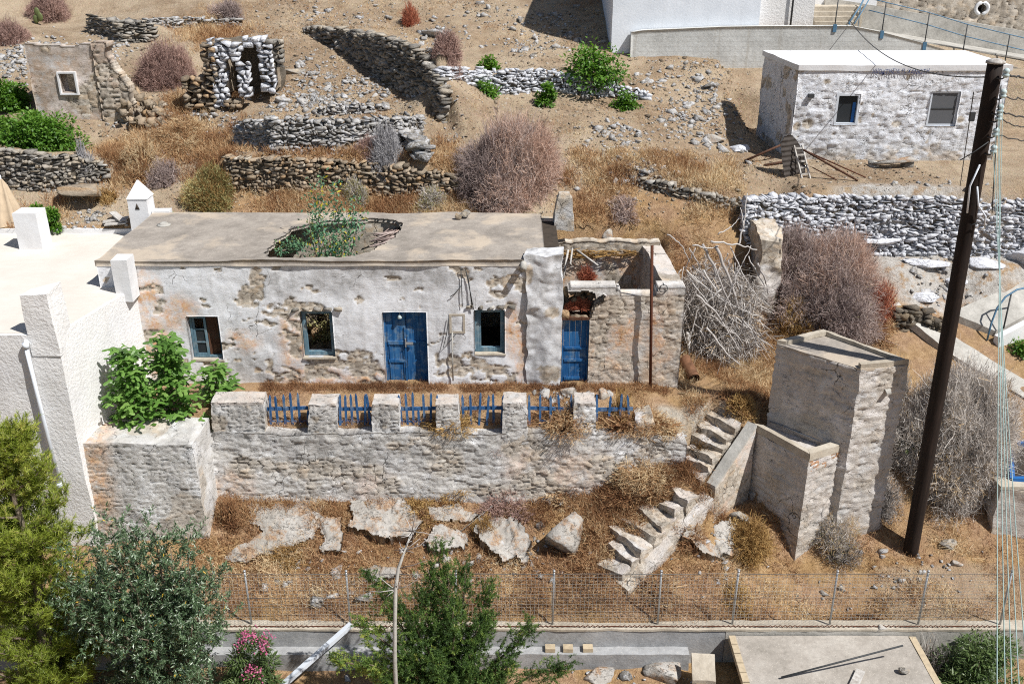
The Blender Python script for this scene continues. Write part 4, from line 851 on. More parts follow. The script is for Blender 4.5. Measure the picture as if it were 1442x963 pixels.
# picket fences
cond = ['five upright slats, one broken short', 'five leaning slats and a dark patch of shade', 'five slats in front of bare sand', 'six slats, evenly spaced', 'slats missing and a broken lower rail', 'few grey slats, half buried in dry weeds']
where = ['with leaning slats between the two leftmost masonry posts', 'between second and third masonry posts from the left', 'left of the post under the blue double door', 'right of the post under the blue double door', 'between the fifth post and the post below the annex', 'beside the crumbled pillar at the right end']
gaps = [(post_x[i][1], post_x[i + 1][0]) for i in range(5)] + [(post_x[5][1], p[0] - .25)]
for i, (xa, xb) in enumerate(gaps):
    y = TY + .34; t = thing('picket_fence', 'blue picket fence ' + where[i], 'picket fence', ((xa + xb) / 2, y, -.35), 'blue picket fences between the terrace posts')
    for zz, on in ((.24, True), (-.16, i not in (3, 5))):
        if on:
            b = MB(); b.bar((xa + (.0 if i != 4 or zz > 0 else (xb - xa) * .3), y + .03, zz + rng.normal(0, .015)), (xb, y + .03, zz + rng.normal(0, .02)), .03, .10); mk('rail', b.get(), M['blue_fence_paint'], t)
    n_ = [6, 6, 7, 6, 5, 4][i]
    for k in range(n_):
        if (i, k) in ((2, 3), (0, 5)): top = .24
        else: top = .68 + rng.normal(0, .03)
        x = xa + .06 + (xb - xa - .12) * k / (n_ - 1); lean = rng.normal(0, .035) + (.03 if i == 0 else 0); bot = -.42 + rng.uniform(-.06, .1); w = .062
        if i == 4 and k == 0: lean = -.02
        b = MB(); a0 = np.array([x, y, bot]); a1 = np.array([x + lean, y, top - .08]); a2 = np.array([x + lean * 1.1, y, top])
        b.hexa([a0 + [-w / 2, -.012, 0], a0 + [w / 2, -.012, 0], a0 + [w / 2, .012, 0], a0 + [-w / 2, .012, 0]], [a1 + [-w / 2, -.012, 0], a1 + [w / 2, -.012, 0], a1 + [w / 2, .012, 0], a1 + [-w / 2, .012, 0]])
        b.hexa([a1 + [-w / 2, -.012, 0], a1 + [w / 2, -.012, 0], a1 + [w / 2, .012, 0], a1 + [-w / 2, .012, 0]], [a2 + [-.008, -.012, 0], a2 + [.008, -.012, 0], a2 + [.008, .012, 0], a2 + [-.008, .012, 0]])
        mk('picket', b.get(), M['blue_fence_paint'], t)
# planter bastion left of the terrace wall
pl = thing('raised_planter', 'tall rendered planter bastion holding the fig trees beside the white house', 'planter', (-8.6, -3.4, -2.5))
fx0 = atY(118, 640, -3.35)[0]; fx1 = atY(270, 632, -3.35)[0]
b = MB(); b.hexa([(fx0, -3.42, -3.4), (fx1 + .15, -3.45, -3.4), (xl + .06, TY - .02, -3.4), (fx0, TY - .02, -3.4)], [(fx0, -3.3, .0), (fx1, -3.3, -.02), (xl + .0, TY + .1, .12), (fx0, TY + .1, .05)], res=.04, amp=.05, freq=1.8, seed=31)
V, P, A = b.get(); V = V[:, :]; h, j, c = relief(V[:, 0] + V[:, 1] * .7, V[:, 2], 141, .34, .12); nn = fbm(V * 1.2, 4, 45)
fr = (V[:, 1] < -3.2); V[:, 1] -= fr * (h * .045)
A.update(exp=sstep(.55, .6, nn) * .7, soot=np.clip(sstep(.42, .6, fbm(V * .9, 4, 46)) * .7 + sstep(-.25, 0, V[:, 2]) * .5, 0, 1) * (V[:, 0] < fx1 - .1), och=(1 - sstep(fx0 + .2, fx0 + .9, V[:, 0])) * .95, cid=c, joint=j * .6); mk('wall', (V, P, A), M['terrace_render'], pl)

# ================================================================== WHITE HOUSE ON THE LEFT
lh = thing('white_house', 'smooth white rendered house with flat cream roof at the left edge', 'house', (-13, 0, -2.5))
LY = -3.5; cx = atY(78, 470, LY)[0]; cxb = -10.13
zr0, zr1, yb = 3.02, 2.86, 4.9
fl = atY(-160, 470, LY)[0]; cb = atY(135, 740, LY)[0]
q0 = (-19., LY + .5, -4.2); 
b = MB(); b.hexa([(-19, LY, -4.6), (cb, LY, -4.6), (cxb + .02, -.012, -4.6), (-19, -.012, -4.6)], [(-19, LY, zr0), (cx, LY, zr0), (cxb, -.012, 2.9), (-19, -.012, 2.9)], res=.12, amp=.03, freq=1.2, seed=5)
mk('wall', b.get(), M['white_stucco'], lh)
b = MB(); b.hexa([(-19, -.01, -2), (HX0 - .05, -.01, -2), (HX0 + .32, yb, -2), (-19, yb, -2)], [(-19, -.01, 2.9), (HX0 - .05, -.01, 2.9), (HX0 + .32, yb, zr1), (-19, yb, zr1)]); mk('wall', b.get(), M['white_stucco'], lh)
# roof screed just proud of the walls, then parapet stubs, piers, dovecote chimney
b = MB(); b.hexa([(-19, LY + .10, zr0 - .1), (cx - .06, LY + .10, zr0 - .1), (cxb - .10, -.02, 2.8), (-19, -.02, 2.8)], [(-19, LY + .10, zr0 + .02), (cx - .06, LY + .10, zr0 + .02), (cxb - .10, -.02, 2.92), (-19, -.02, 2.92)], res=.2, amp=.008)
b.hexa([(-19, -.02, 2.8), (HX0 - .06, -.02, 2.8), (HX0 + .29, yb - .1, zr1 - .1), (-19, yb - .1, zr1 - .1)], [(-19, -.02, 2.92), (HX0 - .06, -.02, 2.92), (HX0 + .29, yb - .1, zr1 + .02), (-19, yb - .1, zr1 + .02)], res=.2, amp=.008)
mk('roof', b.get(), M['white_roof'], lh)
b = MB(); b.box((-19, yb - .1, 2.6), (HX0 + .3, yb + .1, 3.02), res=.2, amp=.015); mk('parapet', b.get(), M['whitewash_smooth'], lh)
b = MB(); xa = atY(27, 416, LY)[0]; b.hexa([(xa, LY - .02, -.5 + 3.0), (cx + .02, LY - .02, 2.5), (cx + .10, LY + .62, 2.5), (xa, LY + .42, 2.5)], [(xa, LY - .01, 4.02), (cx - .02, LY - .01, 4.06), (cx + .12, LY + .5, 4.18), (xa + .1, LY + .35, 4.05)], res=.06, amp=.025, seed=15); mk('corner_pier', b.get(), M['white_stucco'], lh)
b = MB(); c0 = atY(177, 405, -.35); b.box((c0[0] - .2, -.55, 2.7), (c0[0] + .22, -.03, 3.85), res=.06, amp=.015, seed=16); mk('roof_pier', b.get(), M['whitewash_smooth'], lh)
b = MB(); p0 = atY(25, 340, 3.2); p1 = atY(58, 340, 3.2); b.box((p0[0], 3.2, 2.8), (p1[0], 3.85, 4.0), res=.1, amp=.012); mk('roof_pier', b.get(), M['whitewash_smooth'], lh)
# dovecote style chimney with pyramid cap
p0 = atY(186, 330, 4.3); wch = size_at(p0, 28); cc = np.array([p0[0] + wch / 2, 4.3 + wch / 2, 0])
b = MB(); zt = atY(200, 281, 4.3)[2]
def sq(c, h, z, dx=0): return [(c[0] - h, c[1] - h, z), (c[0] + h, c[1] - h, z), (c[0] + h, c[1] + h, z), (c[0] - h, c[1] + h, z)]
b.hexa(sq(cc, wch / 2, 2.6), sq(cc, wch / 2 * .96, zt), res=.08, amp=.008); b.hexa(sq(cc, wch / 2 * 1.04, zt + .002), sq(cc, .02, zt + .52), res=.08, amp=.006)
ch = mk('chimney', b.get(), M['whitewash_smooth'], lh)
b = MB(); yy = cc[1] - wch / 2 - .004; b.add([(cc[0] - .09, yy, zt - .32), (cc[0] + .05, yy, zt - .32), (cc[0] - .02, yy, zt - .13), (cc[0] - .09, yy + .05, zt - .32), (cc[0] + .05, yy + .05, zt - .32), (cc[0] - .02, yy + .05, zt - .13)], [[[0, 1, 2], [5, 4, 3]], [[0, 3, 4, 1], [1, 4, 5, 2], [2, 5, 3, 0]]]); mk('vent_shade', b.get(), M['interior_dark'], ch)  # dark triangle set on the face stands in for shade in the vent
b = MB(); b.box((cc[0] + wch / 2 + .002, cc[1] - .1, 2.8), (cc[0] + wch / 2 + .55, cc[1] + .2, zt - .42), res=.08, amp=.015); mk('parapet', b.get(), M['whitewash_smooth'], lh)
# drain pipe
b = MB(); pp = [atY(32, 478, LY - .1), atY(36, 486, LY - .1), atY(58, 580, LY - .1), atY(84, 684, LY - .1)]; pp[0] = pp[0] + [0, .25, .0]
b.tube(pp, .055, 10); b.tube([pp[1] + [0, 0, .06], pp[1] - [0, 0, .08]], .075, 10); b.tube([pp[3] + [0, 0, .1], pp[3] - [0, 0, .06]], .075, 10); mk('drain_pipe', b.get(), M['pvc_white'], lh)
b = MB(); c = atY(227, 303, 3.2); V0, F0 = ICO[3]; b.add(V0 * [.13, .13, .07] + [c[0], 3.3, Z_R + .03], [F0]); b.lathe((c[0], 3.3, Z_R - .02), [(.2, 0), (.2, .04), (.1, .06)], 14); o = mk('roof_vent', b.get(), M['concrete'], None, (c[0], 3.3, Z_R)); tag(o, 'small pale dome vent at the far left corner of the grey roof', 'vent')
# closed parasol behind the white roof
t = thing('parasol', 'closed beige parasol standing behind the white flat roof', 'parasol', (*atY(18, 330, 5.3)[:2], 2.2)); bb = root_loc(t); top = atY(8, 252, 5.3)[2]
b = MB(); b.tube([bb, bb + [0, 0, top - bb[2] + .12]], .025, 8); mk('pole', b.get(), M['galvanised'], t)
b = MB(); a = np.linspace(0, 2 * math.pi, 24, endpoint=False); rings = []
for z, r_ in ((top, .03), (top - .2, .12), (top - .6, .22), (top - 1.1, .34), (top - 1.45, .40)):
    rr = r_ * (1 + .28 * np.sign(np.sin(a * 6)) * np.abs(np.sin(a * 6)) ** .6); rings.append(np.column_stack([bb[0] + rr * np.cos(a), bb[1] + rr * np.sin(a), np.full(24, z)]))
V = np.concatenate(rings); i, j = np.meshgrid(np.arange(4), np.arange(24), indexing='ij'); i = i.ravel(); j = j.ravel(); b.add(V, [np.stack([i * 24 + j, (i + 1) * 24 + j, (i + 1) * 24 + (j + 1) % 24, i * 24 + (j + 1) % 24], 1)]); mk('canopy', b.get(), M['canvas'], t)

# ================================================================== WATER TOWER (two block cistern)
tw = thing('stone_tower', 'tall grey rendered double-stepped cistern block right of the stairs, its left faces in shade', 'cistern', (8.0, -2.3, -3.5))
top4 = [(6.85, -1.56), (8.53, -3.04), (9.8, -2.76), (8.25, -.85)]
def quad(xy, z): return [(x, y, z) for x, y in xy]
zT = 1.9
b = MB(); b.hexa(quad(top4, -3.6), quad(top4, zT), res=.05, amp=.035, freq=2.2, seed=61)
def tower_attr(G, seed, lo=.52):
    V, P, A = G; h0, _, c0_ = relief(V[:, 0] + V[:, 1] * .8, V[:, 2], seed, .26, .10); ctr = V[:, :2].mean(0); dd = V[:, :2] - ctr; dd /= np.linalg.norm(dd, axis=1)[:, None] + 1e-6; V[:, :2] += dd * ((h0 - .5) * .05 + (c0_ - .5) * .04)[:, None]; nn = fbm(V * 1.3, 4, seed); h, j, c = relief(V[:, 0] * 1.0 + V[:, 1] * .8, V[:, 2], seed, .26, .10); A.update(exp=sstep(lo + .06, lo + .14, nn) * .6, soot=sstep(.45, .65, fbm(V * .8, 4, seed + 3)) * .45, och=np.full(len(V), .12), cid=c, joint=j); return G
mk('upper_block', tower_attr(b.get(), 161), M['tower_render'], tw)
cT = np.mean(np.array(top4), 0); inn = [tuple(cT + (np.array(p) - cT) * .86) for p in top4]
b = MB()
for i in range(4):
    if i == 0: continue
    j = (i + 1) % 4; b.hexa([(*top4[i], zT + .02), (*top4[j], zT + .02), (*inn[j], zT + .02), (*inn[i], zT + .02)], [(*top4[i], zT + .14), (*top4[j], zT + .14), (*inn[j], zT + .14), (*inn[i], zT + .14)], res=.07, amp=.03, freq=3, seed=i)
mk('parapet', b.get(), M['concrete_warm'], tw)
b = MB(); b.hexa(quad(top4, zT - .05), quad(top4, zT + .022), res=.1, amp=.02, freq=2, seed=4); mk('roof', b.get(), M['roof_screed'], tw)
low4 = [(6.43, -1.80), (7.46, -3.38), (8.60, -2.78), (7.6, -1.2)]
b = MB(); b.hexa(quad(low4, -3.9), quad(low4, -.48), res=.05, amp=.04, freq=2.2, seed=63); mk('lower_block', tower_attr(b.get(), 171, .47), M['tower_render'], tw)
b = MB()
cL = np.mean(np.array(low4), 0); inn = [tuple(cL + (np.array(p) - cL) * .80) for p in low4]; out = [tuple(cL + (np.array(p) - cL) * 1.02) for p in low4]
for i in (0, 1):
    j = i + 1; b.hexa([(*out[i], -.475), (*out[j], -.475), (*inn[j], -.475), (*inn[i], -.475)], [(*out[i], -.26), (*out[j], -.26), (*inn[j], -.26), (*inn[i], -.26)], res=.07, amp=.012, seed=i + 9)
mk('parapet', b.get(), M['concrete_warm'], tw)
# exposed brick courses below the coping on the sunny face
b = MB(); a = np.array(out[1]); d = np.array(out[2]) - a; L_ = np.hypot(*d); d /= L_; nrm = np.array([d[1], -d[0]])
for r_ in range(4):
    s = .03 + (r_ % 2) * .07
    while s < L_ - .2:
        if rng.random() < .9:
            z = -.55 - r_ * .085; e = rng.uniform(-.03, .0); o = a + d * s + nrm * e; f = o + d * .13
            b.hexa([(*(o - nrm * .06), z), (*(f - nrm * .06), z), (*(f + nrm * .01), z), (*(o + nrm * .01), z)], [(*(o - nrm * .06), z + .06), (*(f - nrm * .06), z + .06), (*(f + nrm * .01), z + .06), (*(o + nrm * .01), z + .06)], var=rng.random())
        s += .15
mk('brick_courses', b.get(), M['brick_red'], tw)
q1 = np.array([7.62, -2.02, -.42]); b = MB(); b.tube([q1 + [.55, -.25, 0], q1 + [.55, -.25, .42], q1 + [.60, -.22, .46], q1 + [.66, -.16, .44]], .02, 7); b.tube([q1 + [-.75, .4, .12], q1 + [.5, -.72, .06]], .018, 6); mk('water_pipe', b.get(), M['galvanised'], tw)
# small spout on sunny face
s0 = np.array([8.53 + .75, -3.04 + .16, 1.25]); b = MB(); b.hexa([s0 + [-.02, .05, 0], s0 + [.14, .08, 0], s0 + [.12, -.12, -.04], s0 + [.0, -.14, -.04]], [s0 + [-.02, .05, .08], s0 + [.14, .08, .08], s0 + [.12, -.12, .0], s0 + [.0, -.14, .0]]); mk('spout', b.get(), M['concrete'], tw)

# ================================================================== STAIRS
st = thing('stone_stairs', 'broken stone stairs curving down from the terrace path past the cistern', 'stairs', tuple(ground(985, 690)))
pa = np.array([6.36, -1.86, -.22]); pb = np.array([5.17, -2.92, -1.45])
def flight(A, B, n_, widths, rise_d, mat, seed, over=.06, gapside=.16):
    """a bedded flight: each tread block reaches deep into the slope and butts against the next"""
    A = np.array(A, float); B = np.array(B, float); u = (B - A); L = np.hypot(u[0], u[1]); ux = np.array([u[0], u[1], 0]) / L; p = np.array([ux[1], -ux[0], 0]); run = L / n_
    EXCL.append([tuple((A + ux * s_ + p * q_)[:2]) for s_, q_ in [(-.1, -.1), (L, -.1), (L, .55), (L * .5, .7), (-.1, .5)]])
    for k in range(n_):
        z = A[2] + (B[2] - A[2]) * k / n_; w0, w1 = widths[k]; a = A + ux * run * k; a = np.array([a[0], a[1], z]); jit = rng.normal(0, .05, 4); tl = rng.normal(0, .035, 4)
        o = [a + p * w0 + ux * jit[0], a + p * w0 + ux * (run + over + jit[1]), a + p * w1 + ux * (run + over + jit[2]), a + p * w1 + ux * jit[3]]
        o = [q + [0, 0, tl[i]] for i, q in enumerate(o)]; b = MB(); ins = [q - [0, 0, rise_d] for q in o]
        b.hexa(ins, o, res=.045, amp=.085, freq=2.8, seed=seed + k); G = b.get(); V = G[0]; G[2].update(stone_attr(V, seed + 200 + k, .5, .56, .25, .3)); G[2]['exp'] = np.maximum(G[2]['exp'], (V[:, 2] < z - .06) * .9); mk('step', G, M[mat], st)
g1 = ground(978, 706); g2 = ground(872, 826)
flight(pa + [-.12, .1, -.12], pb + [-.1, .1, -.15], 6, [(-1.15, .02), (-1.2, .02), (-1.15, .02), (-1.0, .02), (-.9, .02), (-.7, .02)][::1] if False else [(.12, 1.15), (.12, 1.25), (.12, 1.2), (.12, 1.05), (.12, .9), (.12, .7)], .55, 'tower_render', 0)
flight(g1 + [.05, .0, .22], g2 + [0, 0, .18], 7, [(-.1, .6), (-.05, .55), (-.05, 1.0), (-.05, 1.3), (-.05, 1.15), (-.05, .9), (-.05, .65)], .6, 'tower_render', 30)
# sloping parapet beside the upper flight
b = MB(); d = (pb - pa); dn = d / np.hypot(d[0], d[1]); sd = np.array([-dn[1], dn[0], 0]) * .13; n_ = 14
def par(z0a, z0b, top):
    b.hexa([pa - sd + [0, 0, z0a], pa + sd + [0, 0, z0a], pb + sd + [0, 0, z0b], pb - sd + [0, 0, z0b]], [pa - sd + [0, 0, top], pa + sd + [0, 0, top], pb + sd + [0, 0, top], pb - sd + [0, 0, top]], res=.06, amp=.04, freq=3, seed=5)
par(-2.8, -1.3, -.09); G = b.get(); G[2].update(stone_attr(G[0], 181, .40, .46, .5, .1)); mk('side_wall', G, M['rubble_plaster'], st)
b = MB(); sd = sd * 1.15; b.hexa([pa - sd - [0, 0, .085], pa + sd - [0, 0, .085], pb + sd - [0, 0, .085], pb - sd - [0, 0, .085]], [pa - sd, pa + sd, pb + sd, pb - sd], res=.08, amp=.02, seed=7); mk('coping', b.get(), M['concrete'], st)
# worn whitewashed edge band of the lower flight
u_ = g2 - g1; L_ = np.hypot(u_[0], u_[1]); ux = np.array([u_[0], u_[1], 0]) / L_; p_ = np.array([ux[1], -ux[0], 0])
b = MB(); s0 = g1 + [0, 0, .2] - ux * .35; s1 = g2 + [0, 0, .1]
def bq(a, z, w): return [a - p_ * w - [0, 0, z], a + p_ * .06 - [0, 0, z]]
A0, A1 = bq(s0, .9, .42), bq(s1, .9, .34); B0, B1 = bq(s0, 0, .36), bq(s1, .02, .30)
b.hexa([A0[0], A0[1], A1[1], A1[0]], [B0[0] - [0, 0, .10], B0[1], B1[1], B1[0] - [0, 0, .08]], res=.05, amp=.09, freq=1.9, seed=50)
G = b.get(); G[2].update(stone_attr(G[0], 191, .45, .55, .1, .2)); mk('edge_band', G, M['tower_render'], st)
# ================================================================== WHITE STONE HOUSE, upper right
wh = thing('stone_cottage', 'low flat-roofed whitewashed rubble house with two windows and bare grey stones along its foot', 'house', (13, 10, 4.1))
WY = 8.8; wx0 = atY(1119, 150, WY)[0]; wx1 = atY(1412, 150, WY)[0]; wz1 = atY(1270, 92, WY)[2]; wz0 = 3.7
Wa = rect(1176, 132, 1209, 176, WY); Wb = rect(1308, 129, 1349, 178, WY)
us = grid_nodes(wx0, wx1, .05, [Wa[0], Wa[1], Wb[0], Wb[1]]); vs = grid_nodes(wz0, wz1 - .18, .05, [Wa[2], Wa[3], Wb[2], Wb[3]])
def wh_attr(U, V):
    h, j, cid = relief(U, V, 205, .36, .20); n1 = fbm(np.stack([U * 1.5, V * 2.2, U * 0 + 4], -1), 5, 206)
    low = 1 - sstep(.45, 1.0, (V - 4.0) + (n1 - .5) * 2.2)
    e = np.maximum(low * sstep(.42, .52, n1 + .1 * cid) * .75, blobs(U, V, mblobs([(1137, 175, 9, 7), (1122, 178, 6, 6), (1210, 168, 4, 5), (1262, 175, 8, 4), (1352, 168, 6, 5), (1164, 115, 6, 3)], WY), 207, .2, .3))
    e = np.maximum(e, sstep(.74, .76, fbm(np.stack([U * 4, V * 5, U * 0 + 1], -1), 4, 208)))
    return {'exp': e, 'soot': low * .35, 'och': 0 * U, 'cid': cid, 'joint': j}
def wh_front(U, V):
    a = wh_attr(U, V); h, j, c = relief(U, V, 205, .36, .20); d = h * .04 + (c - .5) * .03 - a['exp'] * .02 + (fbm(np.stack([U * .8, V * .8, U * 0], -1), 3, 209) - .5) * .16 + (fbm(np.stack([U * 5, V * 6, U * 0], -1), 3, 210) - .5) * .05
    t = sstep(wz1 - .5, wz1 - .28, V); return np.stack([U, WY - d * (1 - t * .8), V], -1)
mk('wall', slab(us, vs, keep_open([Wa, Wb]), wh_front, lambda U, V: np.stack([U, np.full(U.shape, WY + .5), V], -1), wh_attr), M['whitewash_rubble'], wh)
b = MB(); b.hexa([(wx0 + .004, WY + .02, wz0), (wx0 + .5, WY + .503, wz0), (wx0 + .2, 12.4, wz0), (wx0 - .3, 12.4, wz0)], [(wx0 + .004, WY + .02, wz1 - .182), (wx0 + .5, WY + .503, wz1 - .182), (wx0 + .2, 12.4, wz1 - .182), (wx0 - .3, 12.4, wz1 - .182)], res=.06, amp=.05, freq=2.5, seed=2)
G = b.get(); G[2].update(stone_attr(G[0], 213, .55, .58, .1, .25)); mk('wall', G, M['whitewash_rubble'], wh)
b = MB(); b.hexa([(wx1 - .5, WY + .503, wz0), (wx1 + .0, WY + .04, wz0), (wx1 + .0, 12.4, wz0), (wx1 - .5, 12.4, wz0)], [(wx1 - .5, WY + .503, wz1 - .182), (wx1 + .0, WY + .04, wz1 - .182), (wx1, 12.4, wz1 - .182), (wx1 - .5, 12.4, wz1 - .182)], res=.1, amp=.03); G = b.get(); G[2].update(stone_attr(G[0], 214, .7, .75, .0, .1)); mk('wall', G, M['whitewash_rubble'], wh)
b = MB(); b.hexa([(wx0 - .03, WY - .05, wz1 - .18), (wx1 + .05, WY - .05, wz1 - .18), (wx1 + .05, 12.5, wz1 - .18), (wx0 - .35, 12.5, wz1 - .18)], [(wx0 - .03, WY - .05, wz1), (wx1 + .05, WY - .05, wz1), (wx1 + .05, 12.5, wz1), (wx0 - .35, 12.5, wz1)], res=.15, amp=.02, freq=1.5); mk('roof', b.get(), M['whitewash_smooth'], wh)
for r, kind in ((Wa, 0), (Wb, 1)):
    b = MB(); bar_frame(b, r[0] - .02, r[1] + .02, r[2] - .02, r[3] + .02, WY - .05 if kind == 0 else WY + .04, .09, .12); f = mk('window', b.get(), M['white_paint'], wh); f['label'] = ['white framed window with a blue curtain', 'pale grey framed window with an insect screen'][kind]
    g = MB(); g.box((r[0] + .07, WY + .06, r[2] + .07), (r[1] - .07, WY + .07, r[3] - .07)); mk('pane', g.get(), M['window_glass' if kind == 0 else 'insect_screen'], f)
    g = MB()
    if kind == 0: 
        xs = np.linspace(r[1] - .2, r[1] - .1, 9)
        for k in range(8): g.box((xs[k], WY + .048 - .004 * (k % 2), r[2] + .08), (xs[k + 1] - .001, WY + .055, r[3] - .3))
        mk('curtain', g.get(), M['curtain_blue'], f)
    else:
        g.box((r[0] + .07, WY + .045, (r[2] + r[3]) / 2 - .02), (r[1] - .07, WY + .058, (r[2] + r[3]) / 2 + .02)); mk('screen_bar', g.get(), M['dark_metal'], f)
b = MB(); pbx = atY(1142, 135, WY - .08); b.box(pbx - [.09, .1, .06], pbx + [.09, .08, .06]); mk('junction_box', b.get(), M['dark_metal'], wh)
# Greek lettering along the top of the wall
fc = bpy.data.curves.new('lettering', 'FONT'); fc.body = 'ΙΔΙΟΚΤΗΣΙΑ Π. ΧΑΝΙΩΤΗ'; fc.size = .235; fc.extrude = .004; fc.align_x = 'LEFT'; fc.space_character = 1.06; fc.shear = .12
fo = bpy.data.objects.new('tmp_lettering', fc); COL.objects.link(fo); bpy.context.view_layer.update()
me = bpy.data.meshes.new_from_object(fo.evaluated_get(bpy.context.evaluated_depsgraph_get())); bpy.data.objects.remove(fo)
co = np.zeros(len(me.vertices) * 3, np.float32); me.vertices.foreach_get('co', co); co = co.reshape(-1, 3)
l0 = atY(1229, 94, WY); l1 = atY(1309, 91, WY); k = (l1[0] - l0[0]) / max(1e-3, co[:, 0].max() - co[:, 0].min()); zb = wz1 - .27
wob = np.interp(co[:, 0], np.linspace(co[:, 0].min(), co[:, 0].max(), 12), rng.normal(0, .018, 12))
new = np.column_stack([l0[0] + (co[:, 0] - co[:, 0].min()) * k, WY - .075 - co[:, 2], zb + co[:, 1] * .9 + wob]) - root_loc(wh)
me.vertices.foreach_set('co', np.ascontiguousarray(new, np.float32).ravel()); me.update(); me.materials.clear(); me.materials.append(M['ink_blue'])
o = bpy.data.objects.new('lettering', me); COL.objects.link(o); o.parent = wh
t = thing('stone_bench', 'low slab bench of pale stones at the foot of the whitewashed cottage', 'bench', tuple(ground(1255, 236))); c = root_loc(t)
mk('seat', stones([c + [0, 0, .22]], [[.85, .28, .09]], 0, .02), M['rock_pale'], t)
for dx in (-.6, .55): mk('support', stones([c + [dx, .05, .05]], [[.2, .2, .16]], 0, .1), M['stone_grey'], t)
# odd half drum, ladder, poles, at the cottage's front left corner
t = thing('curved_sheet', 'dark curved rusty metal sheet leaning at the corner of the whitewashed cottage', 'metal sheet', tuple(ground(1125, 250))); c = root_loc(t)
SH_ = [(1101, 204), (1108, 194), (1118, 193), (1128, 203), (1136, 216), (1140, 234), (1138, 256), (1131, 288), (1117, 290), (1112, 270), (1105, 250), (1102, 226)]
P_ = [(atY(x, y, c[1])[0], atY(x, y, c[1])[2]) for x, y in SH_]; us = grid_nodes(min(p[0] for p in P_), max(p[0] for p in P_), .03); vs = grid_nodes(min(p[1] for p in P_), max(p[1] for p in P_), .03)
def shf(o_): return lambda U, V: np.stack([U, c[1] + o_ + .25 * np.cos((U - us[0]) / (us[-1] - us[0]) * 3.14) * -1 + .2 * (V - vs[0]) + .02 * np.sin(V * 40), V], -1)
mk('sheet', slab(us, vs, lambda U, V: inpoly(U, V, P_), shf(0), shf(.03)), M['black_sheet'], t)
a0, a1 = atY(1133, 268, c[1] - .25), atY(1118, 205, c[1] + .3); t = thing('ladder', 'short grey ladder leaning on the dark curved sheet', 'ladder', tuple(a0)); d = np.array([.28, .05, 0])
for e in (d * 0, d): b = MB(); b.bar(a0 + e, a1 + e, .05, .05); mk('stile', b.get(), M['pale_wood'], t)
for k in range(7): q = a0 + (a1 - a0) * (k + .5) / 7; b = MB(); b.bar(q, q + d, .035, .05); mk('rung', b.get(), M['pale_wood'], t)
for lab, p, q, r_ in [('long dark iron pole propped from the curved sheet out across the yard', (1131, 211), (1208, 256), .035), ('thin brown pole propped beside the long iron pole', (1133, 212), (1219, 251), .022), ('short thin rod leaning below the two propped poles', (1144, 236), (1178, 255), .018), ('weathered beam leaning up to the curved sheet from the slope on its left', (1048, 228), (1110, 200), .04), ('small dark beam end poking out left of the curved sheet', (1076, 234), (1120, 225), .045)]:
    g0 = ground(*q) if p[0] < 1132 and q[0] > 1200 or q[0] > 1170 else ground(*p); hi = p if q[0] > 1170 else q
    g1 = atY(hi[0], hi[1], g0[1] + (.5 if q[0] > 1170 else .4)); b = MB(); b.tube([g0 + [0, 0, .02], g1], r_, 7); o = mk('pole', b.get(), M['brown_wood' if r_ > .03 else 'rust'], None, g0); tag(o, lab, 'pole')
g0 = ground(1103, 285); t = thing('gate_frame', 'small grey iron gate frame behind the left back corner of the cottage', 'gate', tuple(ground(1092, 90)))
c = root_loc(t); b = MB(); s_ = size_at(c, 1)
for k in range(6): b.tube([c + [k * .12, 0, -.2], c + [k * .12 + .1, 0, .75]], .02 if k in (0, 5) else .01, 6)
b.tube([c + [.08, 0, .74], c + [.72, 0, .70]], .022, 6); b.tube([c + [0, 0, .1], c + [.62, 0, .06]], .02, 6); mk('bars', b.get(), M['galvanised'], t)

# ================================================================== board marked concrete retaining wall, railing, ramp, buildings top right
RY = 16.5
rw = thing('concrete_retaining_wall', 'long stained board-marked concrete wall above the whitewashed cottage', 'retaining wall', (12, RY, 6))
tp = [(889, 46), (905, 43), (1020, 38), (1100, 37), (1200, 37), (1240, 45), (1300, 61), (1352, 77), (1420, 92), (1560, 130)]
TX = [atY(x, y, RY)[0] for x, y in tp]; TZ = [atY(x, y, RY)[2] for x, y in tp]
us = grid_nodes(TX[0], TX[-1], .12); vs = grid_nodes(0, 1, .06)
mk('wall', slab(us, vs, lambda U, V: np.ones(U.shape, bool), lambda U, V: np.stack([U, RY - .03 + (fbm(np.stack([U * .8, V * 2, U * 0], -1), 3, 301) - .5) * .08, 5.0 + (np.interp(U, TX, TZ) - 5.0) * V], -1), lambda U, V: np.stack([U, np.full(U.shape, RY + .3), 5.0 + (np.interp(U, TX, TZ) - 5.0) * V], -1)), M['board_concrete'], rw)
bb_ = thing('white_building', 'large plain white rendered building cut by the top edge of the photo', 'building', (8, 20, 7.5)); BY = RY + .35
x0 = atY(862, 30, BY)[0]; x1 = atY(1070, 20, BY)[0]; zz = atY(900, 46, BY)[2]
b = MB(); b.box((x0, BY, 6.0), (x1, BY + 6, 13.5), res=.3, amp=.02); mk('wall', b.get(), M['white_wall_blue'], bb_)
b = MB(); b.box((x1 + .002, BY + .6, 7.2), (atY(1146, 20, BY + .6)[0], BY + 5, 12), res=.3, amp=.02); mk('wing', b.get(), M['white_stucco'], bb_)
b = MB(); q = atY(1116, 10, BY + .5); b.tube([(q[0], BY + .5, 7.6), (q[0], BY + .5, 11.9)], .04, 8); mk('downpipe', b.get(), M['dark_metal'], bb_)
st2 = thing('concrete_steps', 'narrow concrete steps beside the white building at the top of the ramp', 'steps', tuple(atY(1180, 36, 17.2)))
sx0 = atY(1150, 30, 17.4)[0]; sx1 = atY(1203, 30, 17.4)[0]
